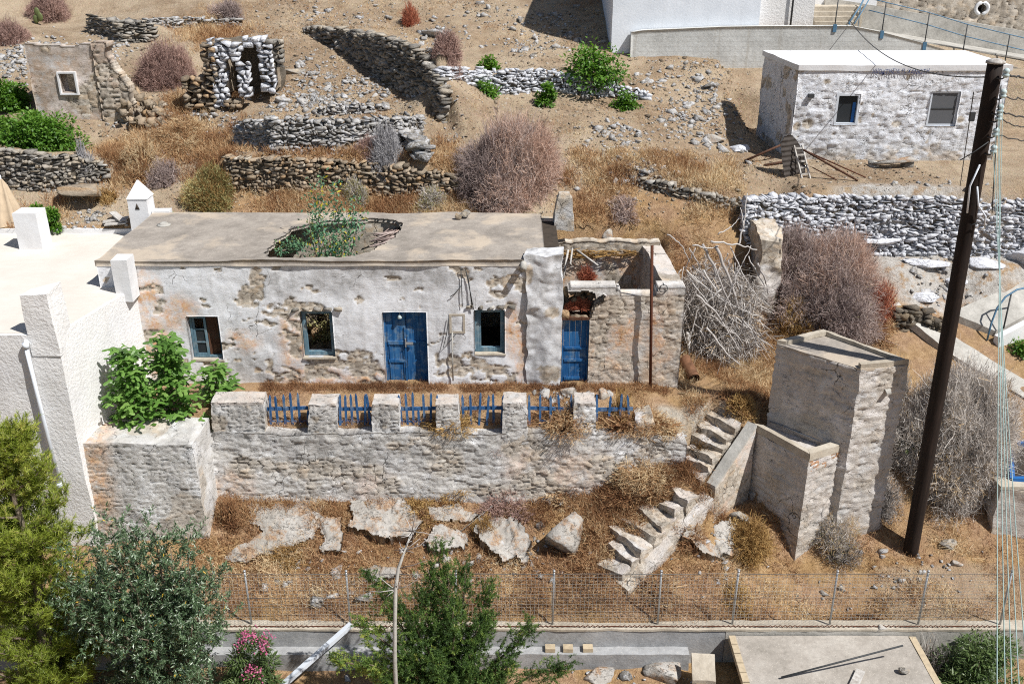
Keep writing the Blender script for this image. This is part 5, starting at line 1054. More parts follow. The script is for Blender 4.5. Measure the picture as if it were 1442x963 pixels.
for k in range(5): b = MB(); b.box((sx0 + k * .02, 17.3 + k * .32, 7.3), (sx1 + k * .18, 17.3 + (k + 1) * .32 + (.0 if k < 4 else 1.5), 7.75 + k * .17), res=.15, amp=.015, seed=k); mk('step', b.get(), M['concrete_warm'], st2)
b = MB(); b.box((sx0 - .05, 19.6, 7.3), (sx1 + 1.6, 20.0, 11), res=.3, amp=.02); mk('wall', b.get(), M['whitewash_smooth'], st2)
# ramp and its back kerb wall
rp = MB(); xs = np.linspace(13.4, 26, 22)
def rz(x): return 7.68 - .157 * np.clip(x - 14, 0, 12)
for a, c in zip(xs[:-1], xs[1:]): rp.hexa([(a, RY + .3, rz(a) - .5), (c, RY + .3, rz(c) - .5), (c, 19.4, rz(c) - .5), (a, 19.4, rz(a) - .5)], [(a, RY + .3, rz(a)), (c, RY + .3, rz(c)), (c, 19.4, rz(c)), (a, 19.4, rz(a))])
o = mk('ramp', rp.get(), M['concrete'], None, (18, 18, 7)); tag(o, 'sloping grey concrete ramp behind the railing', 'ramp', kind='structure')
kw = MB(); 
for a, c in zip(xs[:-1], xs[1:]): kw.hexa([(a, 19.4, rz(a) - .3), (c, 19.4, rz(c) - .3), (c, 19.8, rz(c) - .3), (a, 19.8, rz(a) - .3)], [(a, 19.42, rz(a) + .95), (c, 19.42, rz(c) + .95), (c, 19.8, rz(c) + .95), (a, 19.8, rz(a) + .95)], res=.3, amp=.02)
o = mk('ramp_wall', kw.get(), M['concrete'], None, (18, 19.5, 7)); tag(o, 'plain grey concrete wall along the back of the ramp', 'wall')
t = thing('rubble_wall', 'tan rubble wall with a white-rimmed round drain hole in the top right corner', 'stone wall', (19, 20.4, 8))
us = grid_nodes(14.5, 27, .1); vs = grid_nodes(0, 1, .05); hc = atY(1381, 12, 19.95)
def rbz(U, V): return rz(U) + .6 + 2.2 * V
G = slab(us, vs, lambda U, V: np.hypot(U - hc[0], rbz(U, V) - hc[2]) > .2, lambda U, V: np.stack([U, 19.95 - relief(U, V * 2.2, 311, .4, .28)[0] * .14, rbz(U, V)], -1), lambda U, V: np.stack([U, np.full(U.shape, 20.4), rbz(U, V)], -1), lambda U, V: dict(zip(('exp', 'soot', 'och', 'cid', 'joint'), (np.full(U.shape, .95), 0 * U, 0 * U + .5, relief(U, V * 2.2, 311, .4, .28)[2], relief(U, V * 2.2, 311, .4, .28)[1]))))
mk('wall', G, M['rubble_plaster'], t); b = MB(); a = np.linspace(0, 2 * math.pi, 21); b.tube([hc + np.array([.27 * math.cos(q), -.12, .24 * math.sin(q)]) for q in a], .08, 8, False); mk('hole_rim', b.get(), M['whitewash_smooth'], t); b = MB(); b.box(hc + [-.3, .3, -.3], hc + [.3, .35, .3]); mk('drain', b.get(), M['interior_dark'], t)  # dark board behind the round hole stands in for its shade
# railing along the wall top
rl = thing('railing', 'thin blue two-bar railing along the top of the concrete wall and ramp', 'railing', (16, RY + .1, 7.5))
tops = []; mids = []
for px, py, h in [(1174, 37, 1.0), (1240, 46, 1.15), (1300, 62, 1.2), (1353, 78, 1.2), (1412, 92, 1.2), (1480, 108, 1.2)]:
    p = atY(px, py, RY + .12); b = MB(); b.tube([p - [0, .14, .15], p + [.05, 0, h]], .022, 6); o = mk('post', b.get(), M['cable_dark'], rl); b = MB(); b.box(p - [.07, .2, .22], p + [.07, -.13, .08]); mk('bracket', b.get(), M['blue_metal'], o); tops.append(p + [.05, 0, h]); mids.append(p + [.02, 0, h * .62])
for pts in (tops[1:], mids[1:]): b = MB(); b.tube([pts[0] + (pts[0] - pts[1]) * .35] + pts, .022, 6); mk('rail', b.get(), M['blue_metal'], rl)
t = thing('handrail', 'pale blue handrail beside the concrete steps', 'handrail', tuple(atY(1196, 36, 17.2))); b = MB(); b.tube([atY(1195, 34, 17.2), atY(1212, 8, 18.2), atY(1222, -12, 19.0)], .035, 6); b.tube([atY(1203, 34, 17.2), atY(1218, 10, 18.2), atY(1228, -8, 19)], .025, 6); mk('rail', b.get(), M['blue_metal'], t)
for k in (0, 1): q = [atY(1197, 33, 17.25), atY(1212, 9, 18.2)][k]; b = MB(); b.tube([q - [0, 0, 1.0], q], .02, 6); mk('post', b.get(), M['blue_metal'], t)

# ================================================================== right edge: path, ramp with low white wall, blue rail, retaining wall
def strip(name, label, pts, w, mat, lift=.03, kind='structure', cat='path', thick=.25):
    P = np.array([ground(*p) for p in pts]); s = np.linspace(0, 1, 40); i = np.linspace(0, 1, len(P)); P = np.column_stack([np.interp(s, i, P[:, k]) for k in range(3)])
    for _ in range(6): P[1:-1] = (P[:-2] + P[1:-1] * 2 + P[2:]) / 4
    T = np.gradient(P, axis=0); T /= np.linalg.norm(T[:, :2], axis=1)[:, None]; N_ = np.column_stack([-T[:, 1], T[:, 0], 0 * T[:, 0]])
    b = MB()
    for k in range(39):
        a, c = P[k] + [0, 0, lift], P[k + 1] + [0, 0, lift]
        o = [a - N_[k] * w / 2, c - N_[k + 1] * w / 2, c + N_[k + 1] * w / 2, a + N_[k] * w / 2]; b.hexa([q - [0, 0, thick] for q in o], o, res=.12, amp=.03, freq=2)
    o = mk(name, b.get(), M[mat], None, P[0]); return tag(o, label, cat, kind=kind)
strip('path', 'pale concrete path descending past the big dry bush at the right', [(1262, 428), (1300, 456), (1345, 492), (1395, 522), (1470, 566)], 1.0, 'concrete', .05)
sl = [ground(*p) for p in [(1335, 447), (1400, 474), (1470, 440), (1470, 392), (1380, 418)]]; zs = sl[0][2] + .22
t = thing('ramp_slab', 'grey concrete landing slab with a dark front edge right of the utility pole', 'slab', tuple(sl[1]))
b = MB(); b.hexa([sl[0] - [0, 0, .3], sl[1] - [0, 0, .3], sl[2] - [0, 0, .3], sl[3] - [0, 0, .3]], [sl[0] + [0, 0, .18], sl[1] + [0, 0, .18], sl[2] + [0, 0, .22], sl[3] + [0, 0, .14]], res=.15, amp=.02); mk('slab', b.get(), M['concrete'], t)
t = thing('low_white_wall', 'low white-painted wall at the right edge under a curved blue rail', 'wall', tuple(ground(1404, 484))); q0 = ground(1402, 486); q1 = ground(1475, 458)
d = q1 - q0; n_ = np.array([-d[1], d[0], 0]); n_ = n_ / np.hypot(*n_[:2]) * .11; b = MB(); b.hexa([q0 - n_ - [0, 0, .3], q1 - n_ - [0, 0, .3], q1 + n_ - [0, 0, .3], q0 + n_ - [0, 0, .3]], [q0 - n_ + [0, 0, .28], q1 - n_ + [0, 0, .55], q1 + n_ + [0, 0, .55], q0 + n_ + [0, 0, .28]], res=.1, amp=.015); mk('wall', b.get(), M['whitewash_smooth'], t)
t = thing('curved_rail', 'bent blue pipe handrail with one dark strut at the right edge', 'handrail', tuple(q0)); yb_ = q0[1] + .15
b = MB(); b.tube([atY(x, y, yb_ + k * .12) for k, (x, y) in enumerate([(1390, 479), (1396, 455), (1404, 434), (1416, 418), (1432, 408), (1460, 402)])], .03, 7); mk('rail', b.get(), M['blue_metal'], t); b = MB(); b.tube([atY(1424, 414, yb_ + .4), atY(1413, 463, yb_ + .05)], .025, 6); mk('strut', b.get(), M['cable_dark'], t)
t = thing('stone_retaining_wall', 'grey retaining wall with a pale coping at the right edge below the big dry bush', 'retaining wall', tuple(ground(1400, 750)))
q0 = atY(1397, 745, -2.9); q1 = atY(1500, 770, -3.1); zt = atY(1397, 690, -2.9)[2]
b = MB(); b.hexa([q0 - [0, 0, .5], q1 - [0, 0, .5], q1 + [0, 1.2, -.5], q0 + [0, 1.2, -.5]], [(q0[0], q0[1] + .05, zt), (q1[0], q1[1] + .05, zt - .1), (q1[0], q1[1] + 1.2, zt - .1), (q0[0], q0[1] + 1.2, zt)], res=.06, amp=.06, freq=2.5); G = b.get(); G[2].update(stone_attr(G[0], 321, .5, .58, .2, .5)); mk('wall', G, M['tower_render'], t)
b = MB(); b.box((q0[0] - .03, q0[1] + .02, zt + .003), (q1[0], q0[1] + .5, zt + .09), res=.08, amp=.015); mk('coping', b.get(), M['concrete_warm'], t)
t = thing('blue_frame', 'bright blue painted frame with a dark middle, cut by the right edge', 'frame', (q0[0] + .45, q0[1] + .8, zt)); c = np.array([q0[0] + .42, q0[1] + .35, zt + .12]); b = MB()
o4 = [c, c + [1.4, -.15, .1], c + [1.5, .9, .55], c + [.3, 1.0, .5]]
for i in range(4): b.bar(o4[i], o4[(i + 1) % 4], .12, .10)
mk('rim', b.get(), M['blue_tarp'], t); b = MB(); b.hexa([q - np.array([0, 0, .08]) for q in o4], [q - np.array([0, 0, .04]) for q in o4]); mk('panel', b.get(), M['interior_dark'], t)

# ================================================================== fence line, low walls, slab
fz = -3.80
lw = thing('fence_footing', 'two-tier grey rendered concrete footing under the wire fence', 'low wall', (-1, YF, fz))
b = MB(); b.box((-12.5, YF - .16, -5.2), (5.19, YF + .14, fz - .02), res=.08, amp=.02, freq=2); mk('upper_tier', b.get(), M['grey_render'], lw)
b = MB(); b.box((-12.5, YF - .18, fz - .018), (14.5, YF + .16, fz + .04), res=.08, amp=.03, freq=2.5); mk('coping', b.get(), M['concrete_warm'], lw)
b = MB(); b.box((-12.5, YF - .44, -5.4), (4.3, YF - .163, fz - .50), res=.08, amp=.025, freq=2); mk('lower_tier', b.get(), M['grey_render'], lw)
b = MB(); b.box((5.2, YF - .17, -5.2), (14.5, YF + .14, fz - .02), res=.12, amp=.02, freq=2); mk('upper_tier', b.get(), M['concrete'], lw)
fe = thing('wire_fence', 'galvanised wire mesh fence on thin posts in front of the rocky slope', 'fence', (0, YF, fz))
posts_px = [(354, 876, 344), (493, 876, 487), (641, 874, 638), (778, 875, 776), (926, 877, 928), (1031, 879, 1040), (1168, 880, 1178), (1292, 882, 1304)]
fx = [atY(p[0], p[1], YF)[0] for p in posts_px]; fx = [fx[0] - 4.4, fx[0] - 2.2] + fx + [fx[-1] + 2.0]; fh = 1.62
for x in fx: b = MB(); lean = rng.normal(0, .02); b.tube([(x, YF, fz + .03), (x + lean, YF + .01, fz + fh)], .026, 8); b.lathe((x + lean, YF + .01, fz + fh - .01), [(.034, 0), (.034, .03), (.01, .045)], 8); mk('post', b.get(), M['galvanised'], fe)
b = MB(); X0, X1 = fx[0], fx[-1]; zs_ = np.arange(fz + .08, fz + fh - .02, .10); A_ = []; B_ = []
for z in zs_:
    xs = np.arange(X0, X1, .5); zz = z + rng.normal(0, .006, len(xs)); A_ += [(x, YF - .03, q) for x, q in zip(xs[:-1], zz[:-1])]; B_ += [(x, YF - .03, q) for x, q in zip(xs[1:], zz[1:])]
b.ribbons(A_, B_, .006, .006, side=np.tile([[0, .3, 1.]], (len(A_), 1)))
xs = np.arange(X0, X1, .10); A_ = np.column_stack([xs, 0 * xs + YF - .032, 0 * xs + fz + .06]); B_ = A_ + [0, 0, fh - .1]; b.ribbons(A_, B_ + rng.normal(0, .01, A_.shape) * [1, 0, 0], .006, .006, side=np.tile([[1., .3, 0]], (len(A_), 1)))
mk('wire_mesh', b.get(), M['cable'], fe)
b = MB(); xs = np.arange(X0, X1, .06); b.tube(np.column_stack([xs, YF - .1 + .02 * np.sin(xs * 55), fz + .075 + .015 * np.cos(xs * 55)]), .014, 5); mk('ground_wire', b.get(), M['rust'], fe)
for zq in (fz + fh - .06, fz + .85): b = MB(); xs = np.linspace(X0, X1, 60); b.tube(np.column_stack([xs, 0 * xs + YF - .035, zq + rng.normal(0, .006, 60)]), .006, 5); mk('tension_wire', b.get(), M['cable_dark'], fe)
sb = thing('concrete_slab', 'wide worn grey concrete roof slab with a yellow brick edge at the bottom right', 'slab', (7.4, -7.5, -4.0))
b = MB(); b.box((5.42, -11, -4.22), (9.62, YF - .2, -3.93), res=.12, amp=.02, freq=1.5); mk('slab', b.get(), M['yard_slab'], sb)
b = MB(); y = YF - .22
while y > -11: b.box((5.26, y - .30, -4.05), (5.415, y - .012, -3.90 + rng.normal(0, .006)), var=rng.random()); y -= .315
mk('brick_edge', b.get(), M['brick_ochre'], sb); b = MB(); b.box((9.625, -11, -4.1), (9.78, YF - .25, -3.91), res=.2, amp=.01); mk('brick_edge', b.get(), M['brick_ochre'], sb)
b = MB(); b.box((5.9, -10.9, -5.6), (9.3, YF - .5, -4.225), res=.2, amp=.06); mk('support_wall', b.get(), M['stone_dark'], sb)
b = MB(); q = atZ(1100, 955, -3.9); q2 = atZ(1268, 925, -3.8); b.tube([q + [0, 0, .04], q2 + [0, 0, .35]], .022, 7); o = mk('iron_rod', b.get(), M['dark_metal'], None, q); tag(o, 'thin iron rod propped across the grey concrete slab', 'rod')
b = MB(); q = atZ(1212, 945, -3.9); q2 = atZ(1196, 980, -3.9); b.bar(q + [0, 0, .03], q2 + [0, 0, .03], .2, .04); o = mk('plank', b.get(), M['pale_wood'], None, q); tag(o, 'short pale plank lying on the grey concrete slab', 'plank')
b = MB(); q = atZ(386, 975, -4.55); q2 = atY(495, 881, YF - .1) + [0, 0, .05]; b.bar(q, q2, .13, .10, res=.2); o = mk('metal_beam', b.get(), M['white_paint'], None, q); tag(o, 'white painted steel beam lying diagonally against the fence footing', 'beam')
t0 = atY(990, 935, -6.6); b = MB(); b.hexa([t0 + [-.28, -.3, -.3], t0 + [.25, -.35, -.3], t0 + [.3, .2, .0], t0 + [-.25, .25, .02]], [t0 + [-.28, -.3, -.2], t0 + [.25, -.35, -.2], t0 + [.3, .2, .12], t0 + [-.25, .25, .14]], res=.06, amp=.03); o = mk('paving_slab', b.get(), M['concrete_warm'], None, t0); tag(o, 'broken tan paving slab tilted in the gap left of the concrete slab', 'slab')
for k, px in enumerate((775, 800, 828)):
    q = atY(px, 907, YF - .3); q[2] = fz - .475; b = MB(); b.box(q + [-.12, -.08, -.02], q + [.12, .1, .09], res=.05, amp=.008, seed=k); o = mk('brick', b.get(), M['brick_ochre'], None, q); tag(o, ['leftmost of three loose tan bricks on the footing ledge', 'middle of three loose tan bricks on the footing ledge', 'rightmost of three loose tan bricks on the footing ledge'][k], 'brick', 'loose bricks on the footing ledge')

# ================================================================== UTILITY POLE and wires
pb = np.array([*ground(1283, 775)[:2], 0.]); pb[2] = float(H(pb[0], pb[1])); ptop = atY(1402, 88, pb[1]); 
up = thing('utility_pole', 'tall dark wooden utility pole with glass insulators and loose wires', 'utility pole', tuple(pb))
b = MB(); s = np.linspace(0, 1, 24); P = pb + (ptop - pb) * s[:, None] - np.array([0, 0, .4]) * (1 - s[:, None]); b.tube(P, .195 - .03 * s, 14); mk('pole', b.get(), M['pole_wood'], up)
b = MB(); b.lathe(ptop - [0, 0, .02], [(.2, 0), (.19, .05), (.1, .09), (.02, .1)], 12); mk('pole_cap', b.get(), M['pale_wood'], up)
ins = []
for k, (px, py) in enumerate([(1401, 108), (1397, 137), (1393, 158), (1391, 169), (1387, 191), (1384, 215)]):
    q = atY(px, py, pb[1] - .22); q[0] += .1; ins.append(q + [.1, -.05, .04]); b = MB(); b.tube([q + [-.12, .15, -.05], q + [.06, .0, -.05], q + [.1, -.05, -.0]], .018, 6); o = mk('insulator_arm', b.get(), M['dark_metal'], up)
    b = MB(); b.lathe(q + [.1, -.05, -.02], [(.03, 0), (.07, .03), (.075, .07), (.045, .09), (.07, .12), (.065, .16), (.03, .2)], 12); mk('insulator', b.get(), M['porcelain'], o)
for pts, r_ in [([(1380, 232), (1366, 262), (1362, 300)], .02), ([(1376, 263), (1378, 290), (1388, 305), (1386, 318)], .02), ([(1366, 318), (1376, 314), (1386, 313)], .015)]:
    b = MB(); b.tube([atY(x, y, pb[1] - .26) for x, y in pts], r_, 6); mk('conduit', b.get(), M['pvc_white' if r_ > .018 else 'dark_metal'], up)
b = MB(); q = atY(1371, 165, pb[1] - .2); b.box(q - [.08, .03, .09], q + [.02, .05, .1]); mk('fuse_box', b.get(), M['dark_metal'], up)
def wire(label, pts, r_, mat='cable_green', group=None, sag=0., name='power_line'):
    P = np.array(pts); 
    if len(P) == 2:
        s = np.linspace(0, 1, 30)[:, None]; P = P[0] + (P[1] - P[0]) * s; P[:, 2] -= sag * 4 * (s * (1 - s))[:, 0]
    b = MB(); b.tube(P, r_, 5); o = mk(name, b.get(), M[mat], None, P[0]); return tag(o, label, 'cable', group)
ends = [(1404, 1000), (1416, 1000), (1426, 1000), (1437, 1000), (1450, 1000)]
for k in range(5):
    e = atY(ends[k][0], 1000, -17.5); wire('%s of five pale green power lines dropping from the pole' % ['leftmost', 'second from left', 'middle', 'fourth from left', 'rightmost'][k], [ins[k + 1], e], .006, 'cable_green', 'power lines from the utility pole', .15)
for k, (px, py) in enumerate([(1500, 82), (1500, 118), (1500, 150), (1500, 168), (1500, 182)]):
    s = np.linspace(0, 1, 26); e = atY(px, py, pb[1] + 3.5); P = ins[min(k, 4)] + (e - ins[min(k, 4)]) * s[:, None]; P[:, 2] -= .8 * s * (1 - s); P += rng.normal(0, .015, P.shape); wire('%s of five dark twisted service cables running right from the pole' % ['topmost', 'second from top', 'third from top', 'fourth from top', 'lowest'][k], P, [.022, .014, .018, .013, .013][k], 'cable_dark', 'service cables right of the pole', name='service_cable')
wire('dark cable sagging from the pole top up past the Greek lettering', [ptop - [0, 0, .3], atY(1196, 28, 17.)], .016, 'cable_dark', None, .65, 'service_cable')
wire('thin dark guy wire slanting down the left side of the utility pole', [atY(1371, 130, pb[1]), atY(1352, 262, pb[1] + 5)], .012, 'cable_dark', None, 0, 'guy_wire')
for k, (pts, lab) in enumerate([([(1392, 200), (1372, 214), (1352, 226)], 'short loose cable end hanging left of the insulators'), ([(1397, 300), (1400, 250), (1404, 170), (1410, 120)], 'slack loop of wire hanging right of the insulators')]):
    wire(lab, [atY(x, y, pb[1] - .3) for x, y in pts], .012, 'cable_dark', None, 0, 'loose_cable')
wire('pale cord stretched across the ruin from the boulders to the long white wall', [ground(648, 753) + [0, 0, .1], ground(1190, 330) + [0, 0, .2]], .011, 'cable', None, 0.05, 'cord')

# rusty pole and clay pipe by the annex, stone pillar behind the brush
b = MB(); q = atY(916, 547, -.22); q2 = atY(921, 346, -.2); b.tube([(q[0], -.22, -.1), (q2[0] - .05, -.2, q2[2])], .042, 9); o = mk('rusty_pole', b.get(), M['rust'], None, q); tag(o, 'rusty iron pole standing against the front of the roofless annex', 'pole')
q = ground(977, 540); t = thing('clay_pipe', 'brown hollow pipe lying beside the annex corner', 'pipe', tuple(q)); d = ground(962, 508) - q; d /= np.linalg.norm(d); P = [q + [0, 0, .15] + d * s for s in (0, .3, .6, .95)]
b = MB(); b.tube(P, .16, 16, False); b.tube([p for p in P[::-1]], .125, 16, False); mk('pipe', b.get(), M['clay_pipe'], t); b = MB(); b.tube([P[3] - d * .2, P[3] - d * .1], .13, 16); mk('bore_shade', b.get(), M['interior_dark'], t)  # dark disc in the bore stands in for the shade inside the pipe
t = thing('ruined_pillar', 'ruined rubble wall stump with a dark hollow behind the grey brushwood', 'ruin', tuple(ground(1085, 455))); c = root_loc(t)
xa = atY(1066, 400, c[1])[0]; xb = atY(1100, 400, c[1])[0]; zt = atY(1085, 335, c[1] + .3)[2]
b = MB(); b.hexa([(xa, c[1], c[2] - .6), (xb, c[1], c[2] - .6), (xb + .1, c[1] + 2.2, c[2] - .6), (xa, c[1] + 2.2, c[2] - .6)], [(xa + .05, c[1] + .1, zt), (xb - .05, c[1] + .1, zt - .1), (xb + .1, c[1] + 2.2, zt + .3), (xa + .0, c[1] + 2.2, zt + .3)], res=.06, amp=.16, freq=2.2, seed=90); G = b.get(); G[2].update(stone_attr(G[0], 331, .35, .4, .2, .5)); mk('wall', G, M['rubble_plaster'], t)

# ================================================================== RUINED HUTS on the left slope
t = thing('ruined_hut', 'roofless grey-brown plastered stone hut with one tiny window on the left slope', 'ruin', tuple(ground(95, 168))); c = root_loc(t); RYh = c[1]
Wh = rect(87, 105, 106, 130, RYh); x0 = atY(44, 120, RYh)[0]; x1 = atY(137, 120, RYh)[0]; zb_ = atY(90, 172, RYh)[2]; zt = atY(90, 58, RYh)[2]
us = grid_nodes(x0, x1, .05, Wh[:2]); vs = grid_nodes(zb_ - .5, zt, .05, Wh[2:])
def hut_attr(U, V):
    n1 = fbm(np.stack([U, V, U * 0], -1), 4, 341); h, j, cid = relief(U, V, 342, .34, .16)
    return {'exp': np.maximum(sstep(.62, .66, n1), sstep(zt - .35, zt - .2, V + (n1 - .5)) * sstep(x0 + 1, x0 + 2, U)), 'soot': sstep(zt - .8, zt - .1, V + n1 - .5) * .9, 'och': 0 * U + .25, 'cid': cid, 'joint': j}
G = slab(us, vs, lambda U, V: keep_open([Wh])(U, V) & (V < zt - .12 + .3 * (fbm(np.stack([U * 1.5, U * 0, U * 0], -1), 3, 345) - .5)), lambda U, V: np.stack([U, RYh - (fbm(np.stack([U, V, U * 0], -1), 4, 344) - .5) * .16 - hut_attr(U, V)['exp'] * (relief(U, V, 342, .34, .16)[0] * .06 - .04), V], -1), lambda U, V: np.stack([U, np.full(U.shape, RYh + .5), V], -1), hut_attr)
mk('wall', G, M['ruin_render'], t)
b = MB(); bar_frame(b, Wh[0] - .09, Wh[1] + .09, Wh[2] - .09, Wh[3] + .09, RYh - .1, .055, .2); mk('window_surround', b.get(), M['whitewash_smooth'], t)
b = MB(); b.box((x0 + .6, RYh + 1.3, zb_ - .3), (x1, RYh + 1.6, zt - .5), res=.15, amp=.1); mk('shade_backing', b.get(), M['stone_dark'], t)  # dark wall added behind the tiny window so the opening reads dark
xs0, xs1 = x1 + .03, atY(186, 120, RYh)[0]
us = grid_nodes(xs0, xs1, .05); vs = grid_nodes(zb_ - .5, zt - .05, .05)
def hut2(U, V): 
    h, j, cid = relief(U, V, 352, .38, .17); n1 = fbm(np.stack([U * 1.2, V * 1.2, U * 0 + 5], -1), 4, 351); return {'exp': np.where(V > zt - .75, .15, .95) * sstep(.38, .44, n1), 'soot': np.where(V > zt - .75, .8, .3), 'och': 0 * U + .5, 'cid': cid, 'joint': j}
G = slab(us, vs, lambda U, V: U < xs1 - .75 * sstep(zb_, zt, V) + .5 * (fbm(np.stack([U * 0, V * 2.5, U * 0], -1), 3, 353) - .5), lambda U, V: np.stack([U, RYh + .05 - relief(U, V, 352, .38, .17)[0] * .1 - (fbm(np.stack([U, V, U * 0], -1), 4, 354) - .5) * .2, V], -1), lambda U, V: np.stack([U, np.full(U.shape, RYh + .6), V], -1), hut2); mk('wall', G, M['ruin_render'], t)
b = MB(); b.hexa([(x0 + .02, RYh + .503, zb_), (x0 + .5, RYh + .503, zb_), (x0 + .5, RYh + 3, zb_), (x0 + .02, RYh + 3, zb_)], [(x0 + .02, RYh + .503, zt - .3), (x0 + .5, RYh + .503, zt - .3), (x0 + .5, RYh + 3, zt - .6), (x0 + .02, RYh + 3, zt - .6)], res=.1, amp=.08); G = b.get(); G[2].update(stone_attr(G[0], 361, .4, .5, .3, .3)); mk('wall', G, M['ruin_render'], t)
n_ = 70; C = np.column_stack([rng.uniform(xs1 - .6, xs1 + 1.2, n_), rng.uniform(RYh - .5, RYh + .8, n_), 0 * np.arange(n_)]); C[:, 2] = H(C[:, 0], C[:, 1]) + rng.uniform(0, .9, n_) * np.clip(1 - (C[:, 0] - xs1 + .6) / 1.6, 0, 1); mk('tumbled_stones', stones(C, rng.uniform(.07, .19, (n_, 3)), None, .3), M['stone_tan'], t)
# white splashed doorways
t = thing('ruined_doorways', 'broken stone ruin with two dark doorways edged in whitewashed stones', 'ruin', tuple(ground(345, 155))); c = root_loc(t); Yr = c[1]
def masonry(name, quads, mat, sl, sh, dep, Y, seed):
    """random coursed masonry filling pixel quads (x0,y0,x1,y1) of the plane Y"""
    C = []; S = []
    for x0, y0, x1, y1 in quads:
        a = atY(x0, y1, Y); e = atY(x1, y0, Y); z = a[2]
        while z < e[2]:
            h_ = sh * rng.uniform(.8, 1.3); x = a[0] + rng.uniform(0, .05)
            while x < e[0] - .03:
                w = min(sl * rng.uniform(.6, 1.4), e[0] - x + .06); C.append((x + w / 2, Y + rng.normal(0, .03), z + h_ / 2)); S.append((w * .52, dep, h_ * .54)); x += w
            z += h_ * .95
    return mk(name, stones(C, S, 0, .08), M[mat], t)
def door_ruin(poly, holes, Y, seed):
    P_ = [(atY(x, y, Y)[0], atY(x, y, Y)[2]) for x, y in poly]; Hh_ = [rect(*h_, Y) for h_ in holes]; xs_ = [p[0] for p in P_]; zs_ = [p[1] for p in P_]
    us = grid_nodes(min(xs_), max(xs_), .04); vs = grid_nodes(min(zs_), max(zs_), .04)
    def at_(U, V):
        h, j, cid = relief(U, V, seed, .40, .20); return {'exp': sstep(.60, .66, fbm(np.stack([U * 2, V * 2, U * 0], -1), 3, seed)) * .8, 'soot': 0 * U, 'och': 0 * U, 'cid': cid, 'joint': j}
    def kp(U, V):
        n_ = vec_noise(np.stack([U * 3, V * 3, U * 0], -1), seed, 2) * .05; return inpoly(U + n_[..., 0], V + n_[..., 1], P_) & keep_open(Hh_)(U + n_[..., 1] * .5, V)
    def fr(U, V):
        h, j, c = relief(U, V, seed, .40, .20); return np.stack([U, Y - .3 - h * .06 - (c - .5) * .08, V], -1)
    mk('whitewashed_wall', slab(us, vs, kp, fr, lambda U, V: np.stack([U, np.full(U.shape, Y + .35), V], -1), at_), M['whitewash_rubble'], t)
masonry('white_jamb', [(303, 58, 313, 150), (337, 90, 349, 137), (314, 60, 338, 86)], 'stone_white', .30, .16, .26, Yr, 1)
masonry('white_jamb', [(368, 68, 383, 130), (342, 54, 374, 66)], 'stone_white', .30, .16, .26, Yr + .4, 2)
masonry('rubble_wall', [(286, 66, 302, 106), (262, 114, 302, 160), (316, 140, 340, 150)], 'stone_tan', .32, .15, .3, Yr - .05, 3)
masonry('rubble_wall', [(378, 60, 396, 96)], 'stone_grey', .34, .16, .3, Yr + .5, 4)
b = MB(); a = atY(312, 150, Yr + .9); e = atY(378, 58, Yr + .9); b.box((a[0] - .6, Yr + 1.3, a[2] - .4), (e[0] + .2, Yr + 2.0, e[2] - .15), res=.1, amp=.15); b.box((a[0] + .1, Yr + .6, e[2] - .15), (e[0] - .2, Yr + 2.0, e[2] + .0), res=.1, amp=.1); mk('shade_backing', b.get(), M['stone_dark'], t)  # dark backing and roof slab added to shade the two doorways
a = atY(296, 80, Yr); b = MB(); b.box((a[0], Yr + .15, a[2] - 1.3), (a[0] + .5, Yr + 1.2, a[2] + .45), res=.08, amp=.08); b.box((e[0] - .35, Yr + .75, a[2] - 1.3), (e[0] + .2, Yr + 1.6, a[2] + .4), res=.08, amp=.08); mk('side_wall', b.get(), M['stone_tan'], t)  # side blocks added to help keep the doorways dark
# pale stone stack at the right end of the stacked walls
t = thing('stone_stack', 'tumbling stack of pale flat stones at the right end of the upper terrace wall', 'stone pile', tuple(ground(590, 238))); c = root_loc(t); C = []; S = []
for k in range(34):
    u = rng.random(); p = ground(572 + 24 * u + rng.normal(0, 6), 190 + 42 * u + rng.normal(0, 3)); C.append(p + [0, 0, .15 + rng.uniform(0, .4)]); S.append((rng.uniform(.18, .42), rng.uniform(.2, .3), rng.uniform(.07, .15)))
mk('stones', stones(C, S, None, .12), M['stone_half'], t)
# ================================================================== boulders and loose stones
def boulder(label, px, py, a, b_, c_, mat='rock_pale', rotz=0., tiltx=-.35, seed=0, lift=0., sub=4, name='boulder', cat='boulder', at=None, planes=16, group=None):
    c = ground(px, py) if at is None else np.array(at, float); V0, F0 = ICO[sub]; r_ = np.random.default_rng(seed + 900)
    p = np.sign(V0) * np.abs(V0) ** .75
    for q in range(planes):
        d = r_.normal(size=3); d /= np.linalg.norm(d); h = r_.uniform(.42, .85); t = p @ d; p = p - np.clip(t - h, 0, None)[:, None] * d * .96
    p = p * (1 + .16 * (fbm(V0 * 2.2 + seed, 4, seed)[:, None] - .5)); st_ = fbm(np.column_stack([p[:, 0] * 1.5, p[:, 1] * 3, p[:, 2] * 7]) + seed, 4, seed + 4); p = p * (1 + .14 * (st_[:, None] - .5))
    p = p * [a, b_, c_]
    cx_, sx_ = math.cos(tiltx), math.sin(tiltx); y, z = p[:, 1] * cx_ - p[:, 2] * sx_, p[:, 1] * sx_ + p[:, 2] * cx_; p[:, 1], p[:, 2] = y, z
    cz, sz = math.cos(rotz), math.sin(rotz); x, y = p[:, 0] * cz - p[:, 1] * sz, p[:, 0] * sz + p[:, 1] * cz; p[:, 0], p[:, 1] = x, y
    o = mk(name, (p + c + [0, 0, lift], [F0], {'var': np.clip(fbm(V0 * 1.5, 3, seed) * 1.4 - .2, 0, 1)}), M[mat], None, c); return tag(o, label, cat, group)
TI = .46
